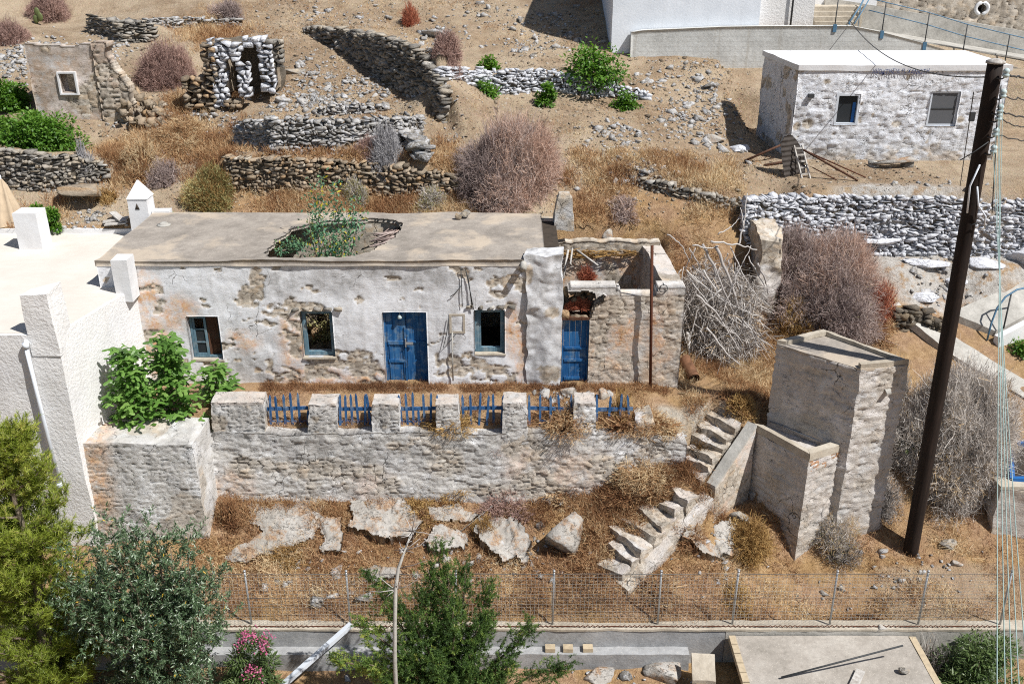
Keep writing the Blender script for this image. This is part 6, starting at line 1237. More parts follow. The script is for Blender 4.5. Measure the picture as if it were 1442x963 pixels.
def outcrop(label, poly_px, rise, slope_k, mat='rock_pale', seed=0, step=.035, lay=.05, name='rock_outcrop'):
    """bedrock pushing out of the bank: a fractured plane, flatter than the bank, broken off along its lower edge"""
    G3 = np.array([ground(*p) for p in poly_px]); c = G3.mean(0); A = np.column_stack([G3[:, :2] - c[:2], np.ones(len(G3))]); co = np.linalg.lstsq(A, G3[:, 2], rcond=None)[0]; ymax = G3[:, 1].max()
    us = grid_nodes(G3[:, 0].min() - .15, G3[:, 0].max() + .15, step); vs = grid_nodes(G3[:, 1].min() - .15, G3[:, 1].max() + .15, step); poly = [tuple(q) for q in G3[:, :2]]; EXCL.append([tuple(c[:2] + (np.array(q) - c[:2]) * .72) for q in poly])
    def kp(U, V):
        w = vec_noise(np.stack([U * 2.6, V * 2.6, U * 0], -1), seed, 4) * .24; return inpoly(U + w[..., 0], V + w[..., 1], poly)
    def top(U, V):
        z = co[2] + co[0] * (U - c[0]) + co[1] * ((ymax - c[1]) - (ymax - V) * slope_k); z = z + (fbm(np.stack([U * .9, V * .9, U * 0], -1), 3, seed) - .5) * .22
        q = fbm(np.stack([U * 1.3 + V * .5, V * 1.6, U * 0], -1), 4, seed + 1) * 7; z = z + (np.floor(q) + sstep(.0, .18, q % 1)) * lay - 3.5 * lay; f1, f2, cid = worley(U * 1.4 + V * .6, V * 1.7, seed + 3); z = z + (cid - .5) * .09 - .06 * (1 - sstep(.0, .05, f2 - f1)) + (fbm(np.stack([U * 7, V * 7, U * 0], -1), 4, seed + 5) - .5) * .05
        return np.stack([U, V, z + rise], -1)
    def bot(U, V):
        t_ = top(U, V); w = (fbm(np.stack([U * 4, V * 4, U * 0], -1), 3, seed + 8) - .5) * .2; return np.stack([U + w, V + .25 + w, t_[..., 2] - .9], -1)
    Vv, Pp, _ = slab(us, vs, kp, top, bot); o = mk(name, (Vv, Pp, {'var': np.clip(fbm(Vv * 1.2, 4, seed) * 1.5 - .25, 0, 1)}), M[mat], None, c); return tag(o, label, 'rock')
outcrop('broad smooth pale rock sheet at the left foot of the terrace wall', [(350, 711), (400, 708), (456, 707), (446, 742), (440, 762), (396, 786), (335, 797), (318, 786), (345, 768), (372, 752), (356, 736)], .05, .97, seed=1, lay=.02)
outcrop('narrow upright slab of rock between two broad pale outcrops', [(453, 738), (486, 735), (482, 784), (458, 786)], .10, .80, seed=2, lay=.015)
outcrop('broad pale outcrop with a jagged shadowed underside below the terrace wall', [(497, 714), (530, 705), (562, 706), (588, 742), (582, 772), (548, 772), (515, 768), (490, 752)], .08, .62, seed=3)
outcrop('small pale outcrop right of the bare grey sapling', [(592, 768), (615, 750), (650, 755), (656, 782), (605, 786)], .08, .7, seed=5)
outcrop('long low bedrock lip showing through the bramble under the wall', [(600, 722), (640, 714), (690, 716), (700, 728), (650, 742), (610, 744)], .05, .85, seed=9)
outcrop('cracked grey outcrop left of the big triangular boulder', [(680, 728), (722, 744), (752, 770), (748, 796), (704, 800), (668, 765)], .10, .72, seed=6, lay=.07)
outcrop('pale bedrock hump in front of the shaded cistern wall', [(985, 745), (1040, 735), (1052, 770), (1030, 800), (985, 795), (960, 770)], .06, .8, seed=7)
outcrop('low pale rock lying behind the fence right of the second post', [(515, 800), (560, 795), (572, 812), (530, 820)], .03, .8, seed=8, lay=.02)
boulder('tan rock wedged under the foot of the terrace wall', 515, 697, .34, .2, .16, 'stone_tan', rotz=.1, tiltx=.2, seed=10)
boulder('grey boulder in the shade at the foot of the cistern', 1046, 735, .38, .4, .42, 'stone_grey', rotz=.5, tiltx=.2, seed=12)
boulder('big triangular pale boulder with one dark shaded side', 793, 757, .66, .60, .62, rotz=.7, tiltx=.3, seed=16, lift=.02, planes=11)
boulder('grey speckled rock right of the utility pole foot', 1333, 765, .26, .22, .18, 'stone_grey', seed=13)
boulder('elongated pale rock lower right of the utility pole foot', 1346, 793, .24, .12, .1, rotz=-.8, seed=14)
boulder('flat-topped rock ledge overhanging a dark hollow behind the white flat roof', 115, 287, 1.2, .8, .22, 'stone_tan', tiltx=.1, seed=15, lift=.45)
boulder('pale rock standing in the tan rubble on the slope left of the whitewashed cottage', 1002, 197, .55, .3, .22, seed=17); boulder('whitish slab lying in the shade left of the whitewashed cottage', 1040, 210, .5, .3, .2, 'stone_white', rotz=.4, seed=18)
boulder('grey rock on the bare slope right of the whitewashed doorways', 402, 145, .38, .3, .25, 'stone_half', seed=19); boulder('long pale rock above the head of the dark diagonal wall', 614, 50, .75, .4, .25, 'stone_half', rotz=-.4, seed=20); boulder('dark flat rock on the slope left of the diagonal wall', 416, 103, .55, .3, .2, 'stone_grey', rotz=.5, seed=21)
boulder('white rock fallen from the whitewashed doorways', 358, 128, .28, .22, .28, 'stone_white', seed=22, rotz=.6)
boulder('grey block standing on the flat roof beside a smaller tan stone', 0, 0, .22, .17, .17, 'stone_grey', at=atZ(656, 306, 3.66) + [0, 0, .12], tiltx=0, seed=23, sub=3, name='stone', cat='stone'); boulder('small tan stone beside the grey block on the flat roof', 0, 0, .13, .1, .11, 'stone_tan', at=atZ(644, 308, 3.66) + [0, 0, .07], tiltx=0, seed=24, sub=3, name='stone', cat='stone')
boulder('round pale stone on top of the annex back wall', 0, 0, .22, .2, .22, 'rock_pale', at=atY(856, 330, 4.3), tiltx=0, seed=25, sub=3, name='stone', cat='stone')
boulder('dark stone on the concrete slab beside the iron rod', 0, 0, .16, .13, .12, 'stone_grey', at=atZ(1272, 944, -3.86), tiltx=0, seed=26, sub=3, name='stone', cat='stone'); boulder('pale stone sitting on the fence footing coping', 0, 0, .2, .12, .1, 'rock_pale', at=atY(1241, 884, YF - .12) + [0, 0, .0], tiltx=0, seed=27, sub=3, name='stone', cat='stone')
boulder('largest of the pale stones heaped on the terrace below the annex door', 802, 556, .28, .2, .2, 'rock_pale', seed=28, lift=.05, name='stone', cat='stone', sub=3); boulder('pale pointed stone on the terrace left of the crumbled pillar', 850, 560, .2, .16, .24, seed=29, lift=.05, name='stone', cat='stone', sub=3)
boulder('big whitewashed boulder on the right edge below the long white wall', 1440, 365, .7, .6, .55, 'stone_white', seed=30)
for k, (px, py, a, lab) in enumerate([(1245, 350, .9, 'leftmost of the whitewashed ledges under the long white wall'), (1300, 372, .9, 'whitewashed ledge in the middle under the long white wall'), (1345, 398, .6, 'lower whitewashed ledge beside the utility pole'), (1300, 420, .8, 'flat whitewashed ledge next to the concrete path'), (1385, 372, .7, 'whitewashed ledge right of the utility pole')]):
    boulder(lab, px, py, a, .35, .16, 'stone_white', rotz=.1, tiltx=.15, seed=40 + k, name='rock_ledge', cat='rock')
boulder('pale rock in the lower yard near the footing', 940, 952, .6, .4, .3, seed=51); boulder('tan rock in the lower yard left of the pale one', 845, 950, .5, .4, .25, 'rock_pale', seed=52)

def scat(px, py, rx, ry, n):
    c = ground(px, py); kx = size_at(c, rx); out = []
    q = rng.normal(0, .45, (n, 2)); X = c[0] + q[:, 0] * kx; Y = c[1] + q[:, 1] * kx * ry / rx * 3.2; return np.column_stack([X, Y, H(X, Y)])
RB = [(20, 95, 60, 30, 320), (40, 75, 50, 20, 200), (150, 75, 40, 14, 160), (430, 145, 60, 16, 240), (500, 120, 50, 16, 160), (600, 75, 40, 16, 120), (170, 165, 40, 12, 90), (300, 165, 60, 12, 110), (440, 110, 60, 30, 200), (480, 150, 60, 14, 140), (610, 55, 50, 24, 120), (545, 120, 20, 14, 50), (740, 65, 60, 24, 150), (960, 170, 40, 24, 170), (1000, 150, 40, 30, 160), (900, 220, 70, 24, 160), (860, 190, 60, 24, 110), (1010, 200, 40, 14, 90), (790, 40, 60, 30, 160), (700, 25, 100, 30, 130), (480, 20, 90, 20, 110), (160, 30, 60, 20, 110), (880, 245, 60, 14, 110), (130, 310, 50, 12, 70), (990, 120, 40, 30, 90), (640, 200, 20, 20, 50), (940, 130, 60, 40, 140), (690, 795, 120, 12, 90), (1290, 820, 90, 30, 60), (1200, 845, 90, 24, 40), (480, 830, 120, 24, 90), (1010, 770, 40, 24, 50), (800, 560, 60, 8, 60), (1330, 380, 70, 24, 120), (900, 940, 120, 12, 70), (760, 760, 80, 30, 60), (920, 770, 60, 40, 60)]
P = np.concatenate([scat(*r) for r in RB]); s = rng.lognormal(-2.6, .6, len(P)).clip(.025, .34)[:, None] * rng.uniform(.6, 1.2, (len(P), 3)) * [1, .9, .6]
ok = ~((P[:, 1] > -2.2) & (P[:, 1] < 4.8) & (P[:, 0] < 4.8) & (P[:, 2] > .6)) & ~((np.abs(P[:, 1] - YF) < .5))
G = stones(P[ok] + [0, 0, .01], s[ok] * .8, None, .3, None, True); o = mk('rubble', G, M['stone_half']); tag(o, 'loose grey and pale rubble strewn over the slopes', 'rubble', kind='stuff')
n_ = 26000; X = rng.uniform(-16, 14, n_); Y = rng.uniform(5, 24, n_); P = np.column_stack([X, Y, H(X, Y)]); k_ = fbm(np.column_stack([X * .4, Y * .4, 0 * X]), 4, 400) > .44; P = P[k_]; s = rng.lognormal(-3.5, .5, len(P)).clip(.015, .12)[:, None] * rng.uniform(.6, 1.2, (len(P), 3)) * [1, .9, .6]
o = mk('gravel', stones(P, s, None, .3, None, True), M['rubble_stone']); tag(o, 'small pale stones scattered on the bare brown hillside', 'gravel', kind='stuff')

# ================================================================== dry bushes
def dome(label, px, pyb, wpx, hpx, mat, dens=1., name='dry_bush', cat='bush', w=.016, ragged=.25, up=.0, depth=.9, group=None, at=None, leaf=None, hollow=.4):
    r0 = np.random.default_rng(int(px * 3 + pyb * 7 + wpx)); c = ground(px, pyb) if at is None else np.array(at, float); R0 = size_at(c, wpx / 2); H0 = size_at(c, hpx) * .82
    c = c + [0, R0 * depth * .7, 0]
    if at is None: c[2] = float(H(c[0], c[1])) - .08
    nl = 3 if wpx < 40 else (5 if wpx < 80 else (6 if wpx < 120 else 9)); ragged = max(ragged, .3); b = MB(); m = MB(); wv0 = w * .8
    for l in range(nl):
        if nl == 1: off = np.zeros(3); k = 1.; hk = 1.
        else:
            a_ = 6.283 * l / nl + r0.uniform(-.5, .5); d_ = r0.uniform(.25, .58) if l else 0.; k = r0.uniform(.42, .62) if l else .74; off = np.array([math.cos(a_) * d_ * R0, math.sin(a_) * d_ * R0 * depth, 0.]); hk = r0.uniform(.45, .95) * (1 - .35 * d_) if l else r0.uniform(.85, 1.)
        Rr = R0 * k; Hh = H0 * hk; sc = np.array([Rr, Rr * depth, Hh]); cc = c + off
        if at is None: cc[2] = float(H(cc[0], cc[1])) - .08
        lean = r0.normal(0, .12, 3) * [1, 1, 0]; tone_ = r0.normal(0, .2); dl = r0.uniform(.5, 1.25); area = 2.2 * Rr * (Rr + Hh); lump = lambda D: 1 - ragged + ragged * 1.7 * fbm(D * 2.9 + px * .37 + l * 5, 4, int(px) + l, .6)[:, None]
        n0 = int(110 * area ** .5 * dens) + 8; D = hemi(n0, -.05); L = rng.uniform(.5, 1.12, n0)[:, None]; mid = D * L * .5 + rng.normal(0, .08, (n0, 3)); end = D * L * lump(D) + rng.normal(0, .09, (n0, 3)) + [0, 0, up] + lean; q0 = rng.normal(0, .12, (n0, 3)) * [1, 1, 0]
        b.ribbons(cc + q0 * sc, cc + mid * sc, .05, .035, np.clip(rng.random(n0) * .6 + tone_, 0, 1)); b.ribbons(cc + mid * sc, cc + end * sc, .035, .014, np.clip(rng.random(n0) * .8 + tone_, 0, 1))
        n1 = int(1350 * area * dens * dl); D = hemi(n1, -.25); gap = fbm(D * 3.1 + l * 9 + px, 3, 17); keep = gap > .42; D = D[keep]; n1 = len(D)
        if n1 == 0: continue
        rad = rng.uniform(hollow, .97, n1)[:, None] ** .6 * lump(D); S = D * rad + lean * rad; ln = rng.uniform(.06, .22, n1)[:, None]; E = S + (D * .6 + rng.normal(0, .8, (n1, 3))) * ln * .8; E[:, 2] += up * .1
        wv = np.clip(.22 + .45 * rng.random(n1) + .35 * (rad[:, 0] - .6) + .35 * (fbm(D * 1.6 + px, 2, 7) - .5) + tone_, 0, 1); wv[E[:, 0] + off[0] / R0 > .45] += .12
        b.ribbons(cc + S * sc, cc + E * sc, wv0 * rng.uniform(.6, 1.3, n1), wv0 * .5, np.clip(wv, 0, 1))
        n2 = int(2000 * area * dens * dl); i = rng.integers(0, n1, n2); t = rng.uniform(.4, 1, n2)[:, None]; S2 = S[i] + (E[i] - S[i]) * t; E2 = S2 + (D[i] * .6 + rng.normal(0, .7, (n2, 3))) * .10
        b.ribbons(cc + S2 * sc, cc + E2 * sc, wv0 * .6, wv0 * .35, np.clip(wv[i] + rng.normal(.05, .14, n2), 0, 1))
        if leaf:
            n3 = int(leaf[3] * area); D = hemi(n3, -.2); rad = rng.uniform(.45, 1.02, n3)[:, None] ** .5 * lump(D); Pp = D * rad + lean * rad
            m.leaves(cc + Pp * sc, D + rng.normal(0, .6, (n3, 3)) + [0, 0, .35], unit(n3), leaf[1] * rng.uniform(.7, 1.3, n3), leaf[2], np.clip(rng.random(n3) * .7 + .3 * (rad[:, 0] - .4) + tone_, 0, 1))
    if leaf is None:
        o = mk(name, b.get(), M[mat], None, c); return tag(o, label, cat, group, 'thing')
    t_ = tag(thing(name, label, cat, c, group), kind='thing'); mk('twigs', b.get(), M[mat], t_); mk('foliage', m.get(), M[leaf[0]], t_); return t_
dome('largest purple-grey dry spurge bush, right behind the flat roof', 722, 297, 168, 128, 'twig_purple', 1.15, w=.018, ragged=.16)
dome('round olive-green bush behind the roof next to the white chimney', 300, 300, 92, 76, 'twig_tan', .5, 'round_bush', leaf=('sage_leaves', .10, .022, 900))
dome('small olive-grey bush behind the green plant in the roof hole', 503, 296, 52, 48, 'twig_grey', .5, 'round_bush', leaf=('sage_leaves', .09, .016, 700))
dome('low olive-grey bush left of the largest purple bush', 612, 300, 64, 34, 'twig_grey', .6, 'round_bush', leaf=('sage_leaves', .09, .016, 600))
dome('grey dry shrub hanging on the lower stacked wall', 545, 272, 60, 62, 'twig_blue', .9); dome('brown dry scrub tuft left of the grey hanging shrub', 520, 232, 60, 30, 'twig_pink', .8)
dome('bluish grey dead shrub hanging over the left terrace wall', 122, 262, 36, 56, 'twig_blue', .9); dome('dark tangle of dead twigs left of the round olive bush', 226, 268, 60, 50, 'twig_purple', .8); dome('pinkish dry bush growing inside the ruined hut', 226, 128, 92, 78, 'twig_pink', 1.1)
dome('purple dry bush at the top edge above the ruined hut', 62, 34, 76, 48, 'twig_pink', 1.); dome('brownish pink dry bush in the top left corner', 8, 66, 70, 44, 'twig_pink', 1.); dome('brown leafless shrub at the top edge right of tan grass', 318, 32, 60, 40, 'twig_purple', .8)
dome('pinkish bush at the upper end of the short vine-covered wall', 632, 104, 60, 44, 'twig_pink', 1.1); dome('rust red dry shrub at the top centre edge of the slope', 577, 38, 36, 40, 'twig_red', 1.)
dome('big brown-purple dry bush in front of the long white wall', 1180, 482, 205, 132, 'twig_purple', 1.2, w=.017, ragged=.2, leaf=('sage_leaves', .05, .02, 60)); dome('reddish right shoulder of dry scrub beside the dark stone bank', 1240, 470, 70, 74, 'twig_red', .9)
dome('huge grey dry bush behind the utility pole, tan at its right side', 1352, 700, 205, 178, 'twig_pale', 1.2, w=.019, ragged=.2, depth=.8)
dome('grey leafless shrub covering the sunny cistern wall near its foot', 1222, 715, 90, 104, 'twig_pale', .75, w=.014); dome('grey twiggy shrub right of the utility pole foot', 1345, 738, 110, 110, 'twig_pale', .7, w=.014, hollow=.3)
dome('olive dry shrub at the sunny foot of the cistern', 1178, 802, 100, 76, 'twig_grey', .6, w=.012, leaf=('sage_leaves', .06, .012, 260)); dome('yellow-tan dry shrub in front of the shaded cistern wall', 1058, 806, 86, 62, 'twig_tan', .9)
dome('dark dry shrub between the cistern and the utility pole', 1262, 590, 60, 90, 'twig_grey', .8); dome('dry tan scrub at the upper end of the brushwood', 1078, 345, 60, 44, 'twig_tan', .8); dome('olive brown scrub at the left of the big brown bush', 1115, 478, 60, 60, 'twig_tan', .9)
dome('dead weeds hanging over the last picket fence', 874, 620, 46, 62, 'twig_tan', .8, 'dry_weeds', 'weeds', w=.012); dome('dark dead bush behind the annex chimney', 880, 328, 60, 34, 'twig_purple', .8)
dome('pink dry shrublet growing in the gap above the annex door', 0, 0, 44, 20, 'twig_red', 1.6, 'dry_shrublet', 'shrub', at=atY(816, 436, .12), depth=.6, w=.012); dome('pink dry shrublet inside the roofless annex', 0, 0, 40, 26, 'twig_red', 1.4, 'dry_shrublet', 'shrub', at=atY(828, 398, 2.4), w=.012)
dome('shady dry bush at the left base of the cistern', 1050, 592, 60, 36, 'twig_tan', 1., 'dry_bush'); dome('pale grass tussock under the ledge behind the white chimney', 152, 288, 44, 24, 'twig_tan', 1.2, 'grass_tussock', 'grass')
dome('orange brown dry scrub heap below the whitewashed doorways', 195, 262, 84, 72, 'dry_blades', .9, 'dry_scrub', 'scrub', w=.014); dome('brown thistle scrub on the slope right of the orange heap', 250, 215, 100, 40, 'dry_blades', .8, 'dry_scrub', 'scrub', w=.014)
dome('large red-brown dry bramble above the lower stairs', 905, 712, 130, 46, 'dry_blades', 1.0, 'dry_bramble', 'bramble', w=.014, ragged=.35); dome('brown dry bramble left of the large one, at the foot of the terrace wall', 800, 706, 110, 40, 'dry_blades', .9, 'dry_bramble', 'bramble', w=.014, ragged=.4); dome('pinkish dry bramble between the cracked outcrop and the terrace wall', 715, 738, 90, 44, 'twig_pink', .8, 'dry_bramble', 'bramble', w=.013, ragged=.4); dome('tan dry bramble against the right side of the raised planter', 325, 752, 50, 60, 'dry_blades', 1., 'dry_bramble', 'bramble', w=.013, ragged=.35); dome('pale straw tussock drooping above the cracked outcrop', 682, 770, 46, 50, 'twig_tan', .7, 'grass_tussock', 'grass', w=.014, ragged=.4); dome('dry weeds on the middle treads of the lower stairs', 900, 765, 56, 34, 'dry_blades', .8, 'dry_weeds', 'weeds', w=.012, ragged=.4)
dome('low tan undergrowth in front of the big brown-purple bush', 1150, 486, 90, 40, 'twig_tan', .9, 'dry_scrub', 'scrub', w=.013); dome('brown undergrowth left of the concrete path end', 1238, 486, 80, 34, 'dry_blades', .9, 'dry_scrub', 'scrub', w=.013); dome('tan side of the huge dry bush, next to the power lines', 1408, 640, 70, 130, 'twig_tan', .9, depth=.7, w=.014); dome('low grey brush in the shade between pole and cistern', 1248, 745, 70, 70, 'twig_grey', .8, w=.013); dome('straw tussock at the foot of the fence below the cistern', 1040, 872, 70, 40, 'twig_tan', .7, 'grass_tussock', 'grass', w=.011); dome('brown weeds behind the fence below the stairs', 930, 862, 90, 34, 'dry_blades', .7, 'dry_weeds', 'weeds', w=.011)
for lab_, a_ in [('dry weeds growing from the upper stone stairs', (990, 652, 60, 30)), ('tan bramble hanging over the top of the broad jagged outcrop', (590, 742, 80, 30)), ('brown bramble between the boulder and the lower stairs', (835, 772, 60, 40)), ('dry tangle left of the upright rock slab', (445, 728, 40, 24)), ('brown bramble against the wall below the fourth post', (640, 716, 90, 30)), ('dry weeds around the lowest step', (845, 836, 70, 28)), ('dry tangle below the broad rock sheet', (410, 800, 80, 22)), ('straw weeds beside the whitewashed stair edge', (975, 790, 70, 34))]: dome(lab_, *a_, 'dry_blades' if a_[0] % 2 else 'twig_tan', .8, 'dry_weeds', 'weeds', w=.012, ragged=.4)
# twiggy brushwood heap with pale bleached branches
bw = thing('brushwood_heap', 'tangled heap of grey dead brushwood with bleached branches beside the annex', 'brushwood', tuple(ground(1005, 500))); c = root_loc(bw)
b = MB(); cc = np.array([atY(1003, 430, 2.6)[0], 2.9, .2]); n_ = 15000; D = hemi(n_, -.1); rad = rng.uniform(.35, 1, n_)[:, None] ** .6 * (.55 + .95 * fbm(D * 2.6, 4, 5, .6)[:, None]); S = D * rad * [1.7, 1.7, 2.3]; E = S + (rng.normal(0, 1, (n_, 3)) + [.2, -.2, -.5]) * .22
b.ribbons(cc + S, cc + E, .02, .008, rng.random(n_)); mk('twigs', b.get(), M['twig_grey'], bw)
BR = [([(990, 345), (1005, 375), (1008, 395), (1015, 440), (1018, 462)], .045), ([(1008, 348), (1025, 385), (1035, 420), (1045, 450), (1060, 462)], .05), ([(1000, 340), (1040, 345), (1065, 352)], .03), ([(1040, 345), (1047, 318), (1052, 272)], .028), ([(1047, 322), (1043, 292)], .02), ([(980, 415), (1010, 440), (1030, 475), (1045, 500)], .035), ([(985, 418), (1005, 455), (1020, 480)], .03), ([(1066, 370), (1078, 395), (1082, 415)], .035), ([(1030, 400), (1045, 372), (1058, 345)], .022), ([(990, 380), (1015, 420), (1035, 432), (1068, 445)], .025), ([(968, 468), (971, 500)], .06), ([(1000, 480), (1000, 450), (980, 400)], .022), ([(970, 350), (985, 372), (1000, 430)], .022), ([(940, 330), (960, 345), (972, 370)], .02), ([(1010, 330), (1030, 320), (1040, 308)], .018), ([(1020, 430), (1035, 395), (1040, 370)], .022), ([(995, 460), (1025, 500), (1040, 512)], .03), ([(1030, 440), (1060, 470), (1090, 490)], .022), ([(960, 420), (980, 450), (995, 480)], .022), ([(975, 345), (1000, 350), (1012, 346)], .022)]
for k in range(46):
    x0_, y0_ = rng.uniform(955, 1060), rng.uniform(345, 470); a_ = rng.uniform(.6, 2.4); l_ = rng.uniform(40, 110); x1_, y1_ = np.clip(x0_ + math.cos(a_) * l_, 950, 1072), min(505, y0_ + math.sin(a_) * l_); BR.append(([(x0_, y0_), ((x0_ + x1_) / 2 + rng.normal(0, 8), (y0_ + y1_) / 2 + rng.normal(0, 6)), (x1_, y1_)], rng.uniform(.012, .022)))
for pts, r_ in BR:
    y0 = rng.uniform(.9, 1.7); P = np.array([atY(x, y, y0 + .12 * k + (500 - y) * .006) for k, (x, y) in enumerate(pts)]); s = np.linspace(0, 1, 14); i = np.linspace(0, 1, len(P)); P = np.column_stack([np.interp(s, i, P[:, k]) for k in range(3)]) + rng.normal(0, .015, (14, 3))
    b = MB(); b.tube(P, r_ * (1 - .5 * s), 6, var=rng.uniform(.5, 1)); mk('branch', b.get(), M['bare_branch'], bw)

# ================================================================== dry grass
def blades(P, h, n_per, spread, lean, w, tone):
    for e_ in EXCL: P_k = ~inpoly(P[:, 0], P[:, 1], e_); P = P[P_k]; tone = tone[P_k]
    n = len(P) * n_per; Q = np.repeat(P, n_per, 0); Q[:, :2] += rng.normal(0, spread, (n, 2)); Q[:, 2] = H(Q[:, 0], Q[:, 1]) - .02
    hh = h * rng.uniform(.5, 1.25, n)[:, None]; d = rng.normal(0, lean, (n, 3)); d[:, 2] = 1; d /= np.linalg.norm(d, axis=1)[:, None]; m = Q + d * hh * .55; d2 = d + rng.normal(0, lean * .8, (n, 3)); d2 /= np.linalg.norm(d2, axis=1)[:, None]; e = m + d2 * hh * .5
    v = np.clip(np.repeat(tone, n_per) + rng.normal(0, .16, n), 0, 1); b.ribbons(Q, m, w, w * .8, v); b.ribbons(m, e, w * .8, w * .2, v)
b = MB()
def clump_pts(x0, x1, y0, y1, n, thr=.45, fr=.8, seed=0):
    X = rng.uniform(x0, x1, n); Y = rng.uniform(y0, y1, n); k = fbm(np.column_stack([X * fr, Y * fr, 0 * X]), 4, seed) > thr; X, Y = X[k], Y[k]; return np.column_stack([X, Y, H(X, Y)])
def tone(P, lo, hi, seed=0): return lo + (hi - lo) * np.clip((fbm(P * 1.2, 3, seed) - .3) / .4, 0, 1)
P = clump_pts(-8.2, 14, YF + .2, -2.35, 7000, .42, .7, 1); k = P[:, 0] < 9; P = P[k | (rng.random(len(P)) < .35)]; blades(P, .20, 12, .09, .75, .010, tone(P, .12, .6, 2))
P = clump_pts(-8.2, 12, YF + .3, -2.4, 2600, .52, 1.1, 71); blades(P, .34, 16, .12, 1.0, .011, tone(P, .5, 1., 72))
P = clump_pts(-8.0, 5.5, -3.2, -2.4, 900, .4, .9, 3); blades(P, .30, 16, .08, .55, .010, tone(P, .15, .65, 4))
P = clump_pts(2.2, 5.6, -3.6, -1.9, 800, .36, .9, 5); blades(P, .34, 20, .08, .6, .011, tone(P, .1, .6, 6))
P = clump_pts(-7, 4.4, -.42, -.06, 900, .36, 1.3, 7); P = P[(P[:, 0] < -4.6) | (P[:, 0] > -3.2) | True]; blades(P, .17, 14, .06, .6, .009, tone(P, .05, .5, 8))
P = clump_pts(-7, 3.6, -2.0, -.4, 1500, .5, .9, 9); blades(P, .15, 10, .07, .8, .009, tone(P, .15, .6, 10))
P = clump_pts(-7, 3.6, -2.25, -1.9, 260, .3, .9, 19); blades(P, .24, 14, .06, .6, .009, tone(P, .15, .6, 10))
P = clump_pts(4.8, 9.2, -1.6, 5.0, 3400, .38, .7, 11); blades(P, .28, 14, .09, .7, .011, tone(P, .3, .9, 12))
P = clump_pts(1.6, 7.5, 4.8, 8.2, 1100, .47, .8, 13); blades(P, .34, 12, .09, .6, .013, tone(P, .4, .95, 14))
P = clump_pts(-8, 0, 4.8, 6.2, 1300, .40, .8, 15); blades(P, .26, 12, .09, .6, .012, tone(P, .35, .9, 16))
for px, py, rx, n in [(190, 225, 55, 420), (300, 215, 50, 260), (240, 200, 60, 240), (300, 250, 40, 200), (410, 240, 80, 300), (490, 232, 60, 220), (630, 225, 40, 420), (650, 255, 30, 200), (300, 48, 60, 260), (560, 292, 60, 200), (260, 150, 40, 150), (170, 240, 30, 150), (330, 130, 20, 60), (860, 255, 40, 200), (960, 245, 40, 120), (60, 310, 60, 120)]:
    P = scat(px, py, rx, rx * .35, n); blades(P, .34, 12, .10, .55, .014, tone(P, .25, .85, 17))
n_ = 5200; P = clump_pts(-14, 9, 7, 22, n_, .50, .6, 18); blades(P, .15, 7, .07, .8, .013, tone(P, .45, 1., 18))
P = clump_pts(-7.5, 14, -8.5, YF - .5, 700, .5, .8, 20); blades(P, .14, 10, .08, .8, .009, tone(P, .3, .9, 18))
o = mk('dry_grass', b.get(), M['dry_blades']); tag(o, 'dry brown and straw coloured grass over the slopes and terrace', 'dry grass', kind='stuff')

# ================================================================== green plants
def branchy(root, base, tips, r0, r1, wob=.12, mat='bark', n=10, name='branch'):
    out = []
    for tp_ in tips:
        s = np.linspace(0, 1, n)[:, None]; P = base + (np.array(tp_) - base) * s; P[1:-1] += rng.normal(0, wob, (n - 2, 3)) * np.linalg.norm(np.array(tp_) - base) * .15; P[:, 2] += .0; b = MB(); b.tube(P, r0 + (r1 - r0) * s[:, 0], 6); mk(name, b.get(), M[mat], root); out.append(P)
    return out
def leafy(label, px, pyb, wpx, hpx, mat, L, W, dens, name='green_shrub', cat='shrub', at=None, stems=7, depth=.8, ragged=.35):
    c = ground(px, pyb) if at is None else np.array(at, float); Rr = size_at(c, wpx / 2); Hh = size_at(c, hpx); t = thing(name, label, cat, tuple(c)); nb = max(4, int(8 * Rr * 2))
    D = hemi(nb * 3, -.1); cl = c + D * rng.uniform(.35, .95, (nb * 3, 1)) * [Rr, Rr * depth, Hh]; b = MB()
    for q in cl[:stems]: b.tube([c, c + (q - c) * .5 + rng.normal(0, .04, 3), q], [.025, .018, .008], 5)
    mk('stems', b.get(), M['bark'], t); n = int(dens * Rr * Hh * 6); i = rng.integers(0, len(cl), n); off = unit(n) * (rng.random(n)[:, None] ** .45) * .34 * min(Rr, Hh) * [1, 1, .8]
    out = off / (np.linalg.norm(off, axis=1)[:, None] + 1e-6); m = MB(); m.leaves(cl[i] + off, out + rng.normal(0, .5, (n, 3)) + [0, 0, -.1], out * .4 + [0, 0, 1] + rng.normal(0, .35, (n, 3)), L * rng.uniform(.6, 1.3, n), W * rng.uniform(.7, 1.2, n), np.clip(.25 + .5 * rng.random(n) + .3 * out[:, 2], 0, 1)); mk('foliage', m.get(), M[mat], t); return t
leafy('bright green bush left of the hut with the tiny window', 16, 150, 56, 46, 'vine_leaves', .13, .09, 700); leafy('bright green creeping bush spilling over the left terrace wall', 62, 212, 120, 56, 'vine_leaves', .13, .09, 700); leafy('dark green bush between parasol and white chimney', 68, 330, 40, 40, 'vine_leaves', .12, .07, 900); leafy('small green tuft at the far left below the hut', 8, 200, 40, 40, 'vine_leaves', .12, .08, 600)
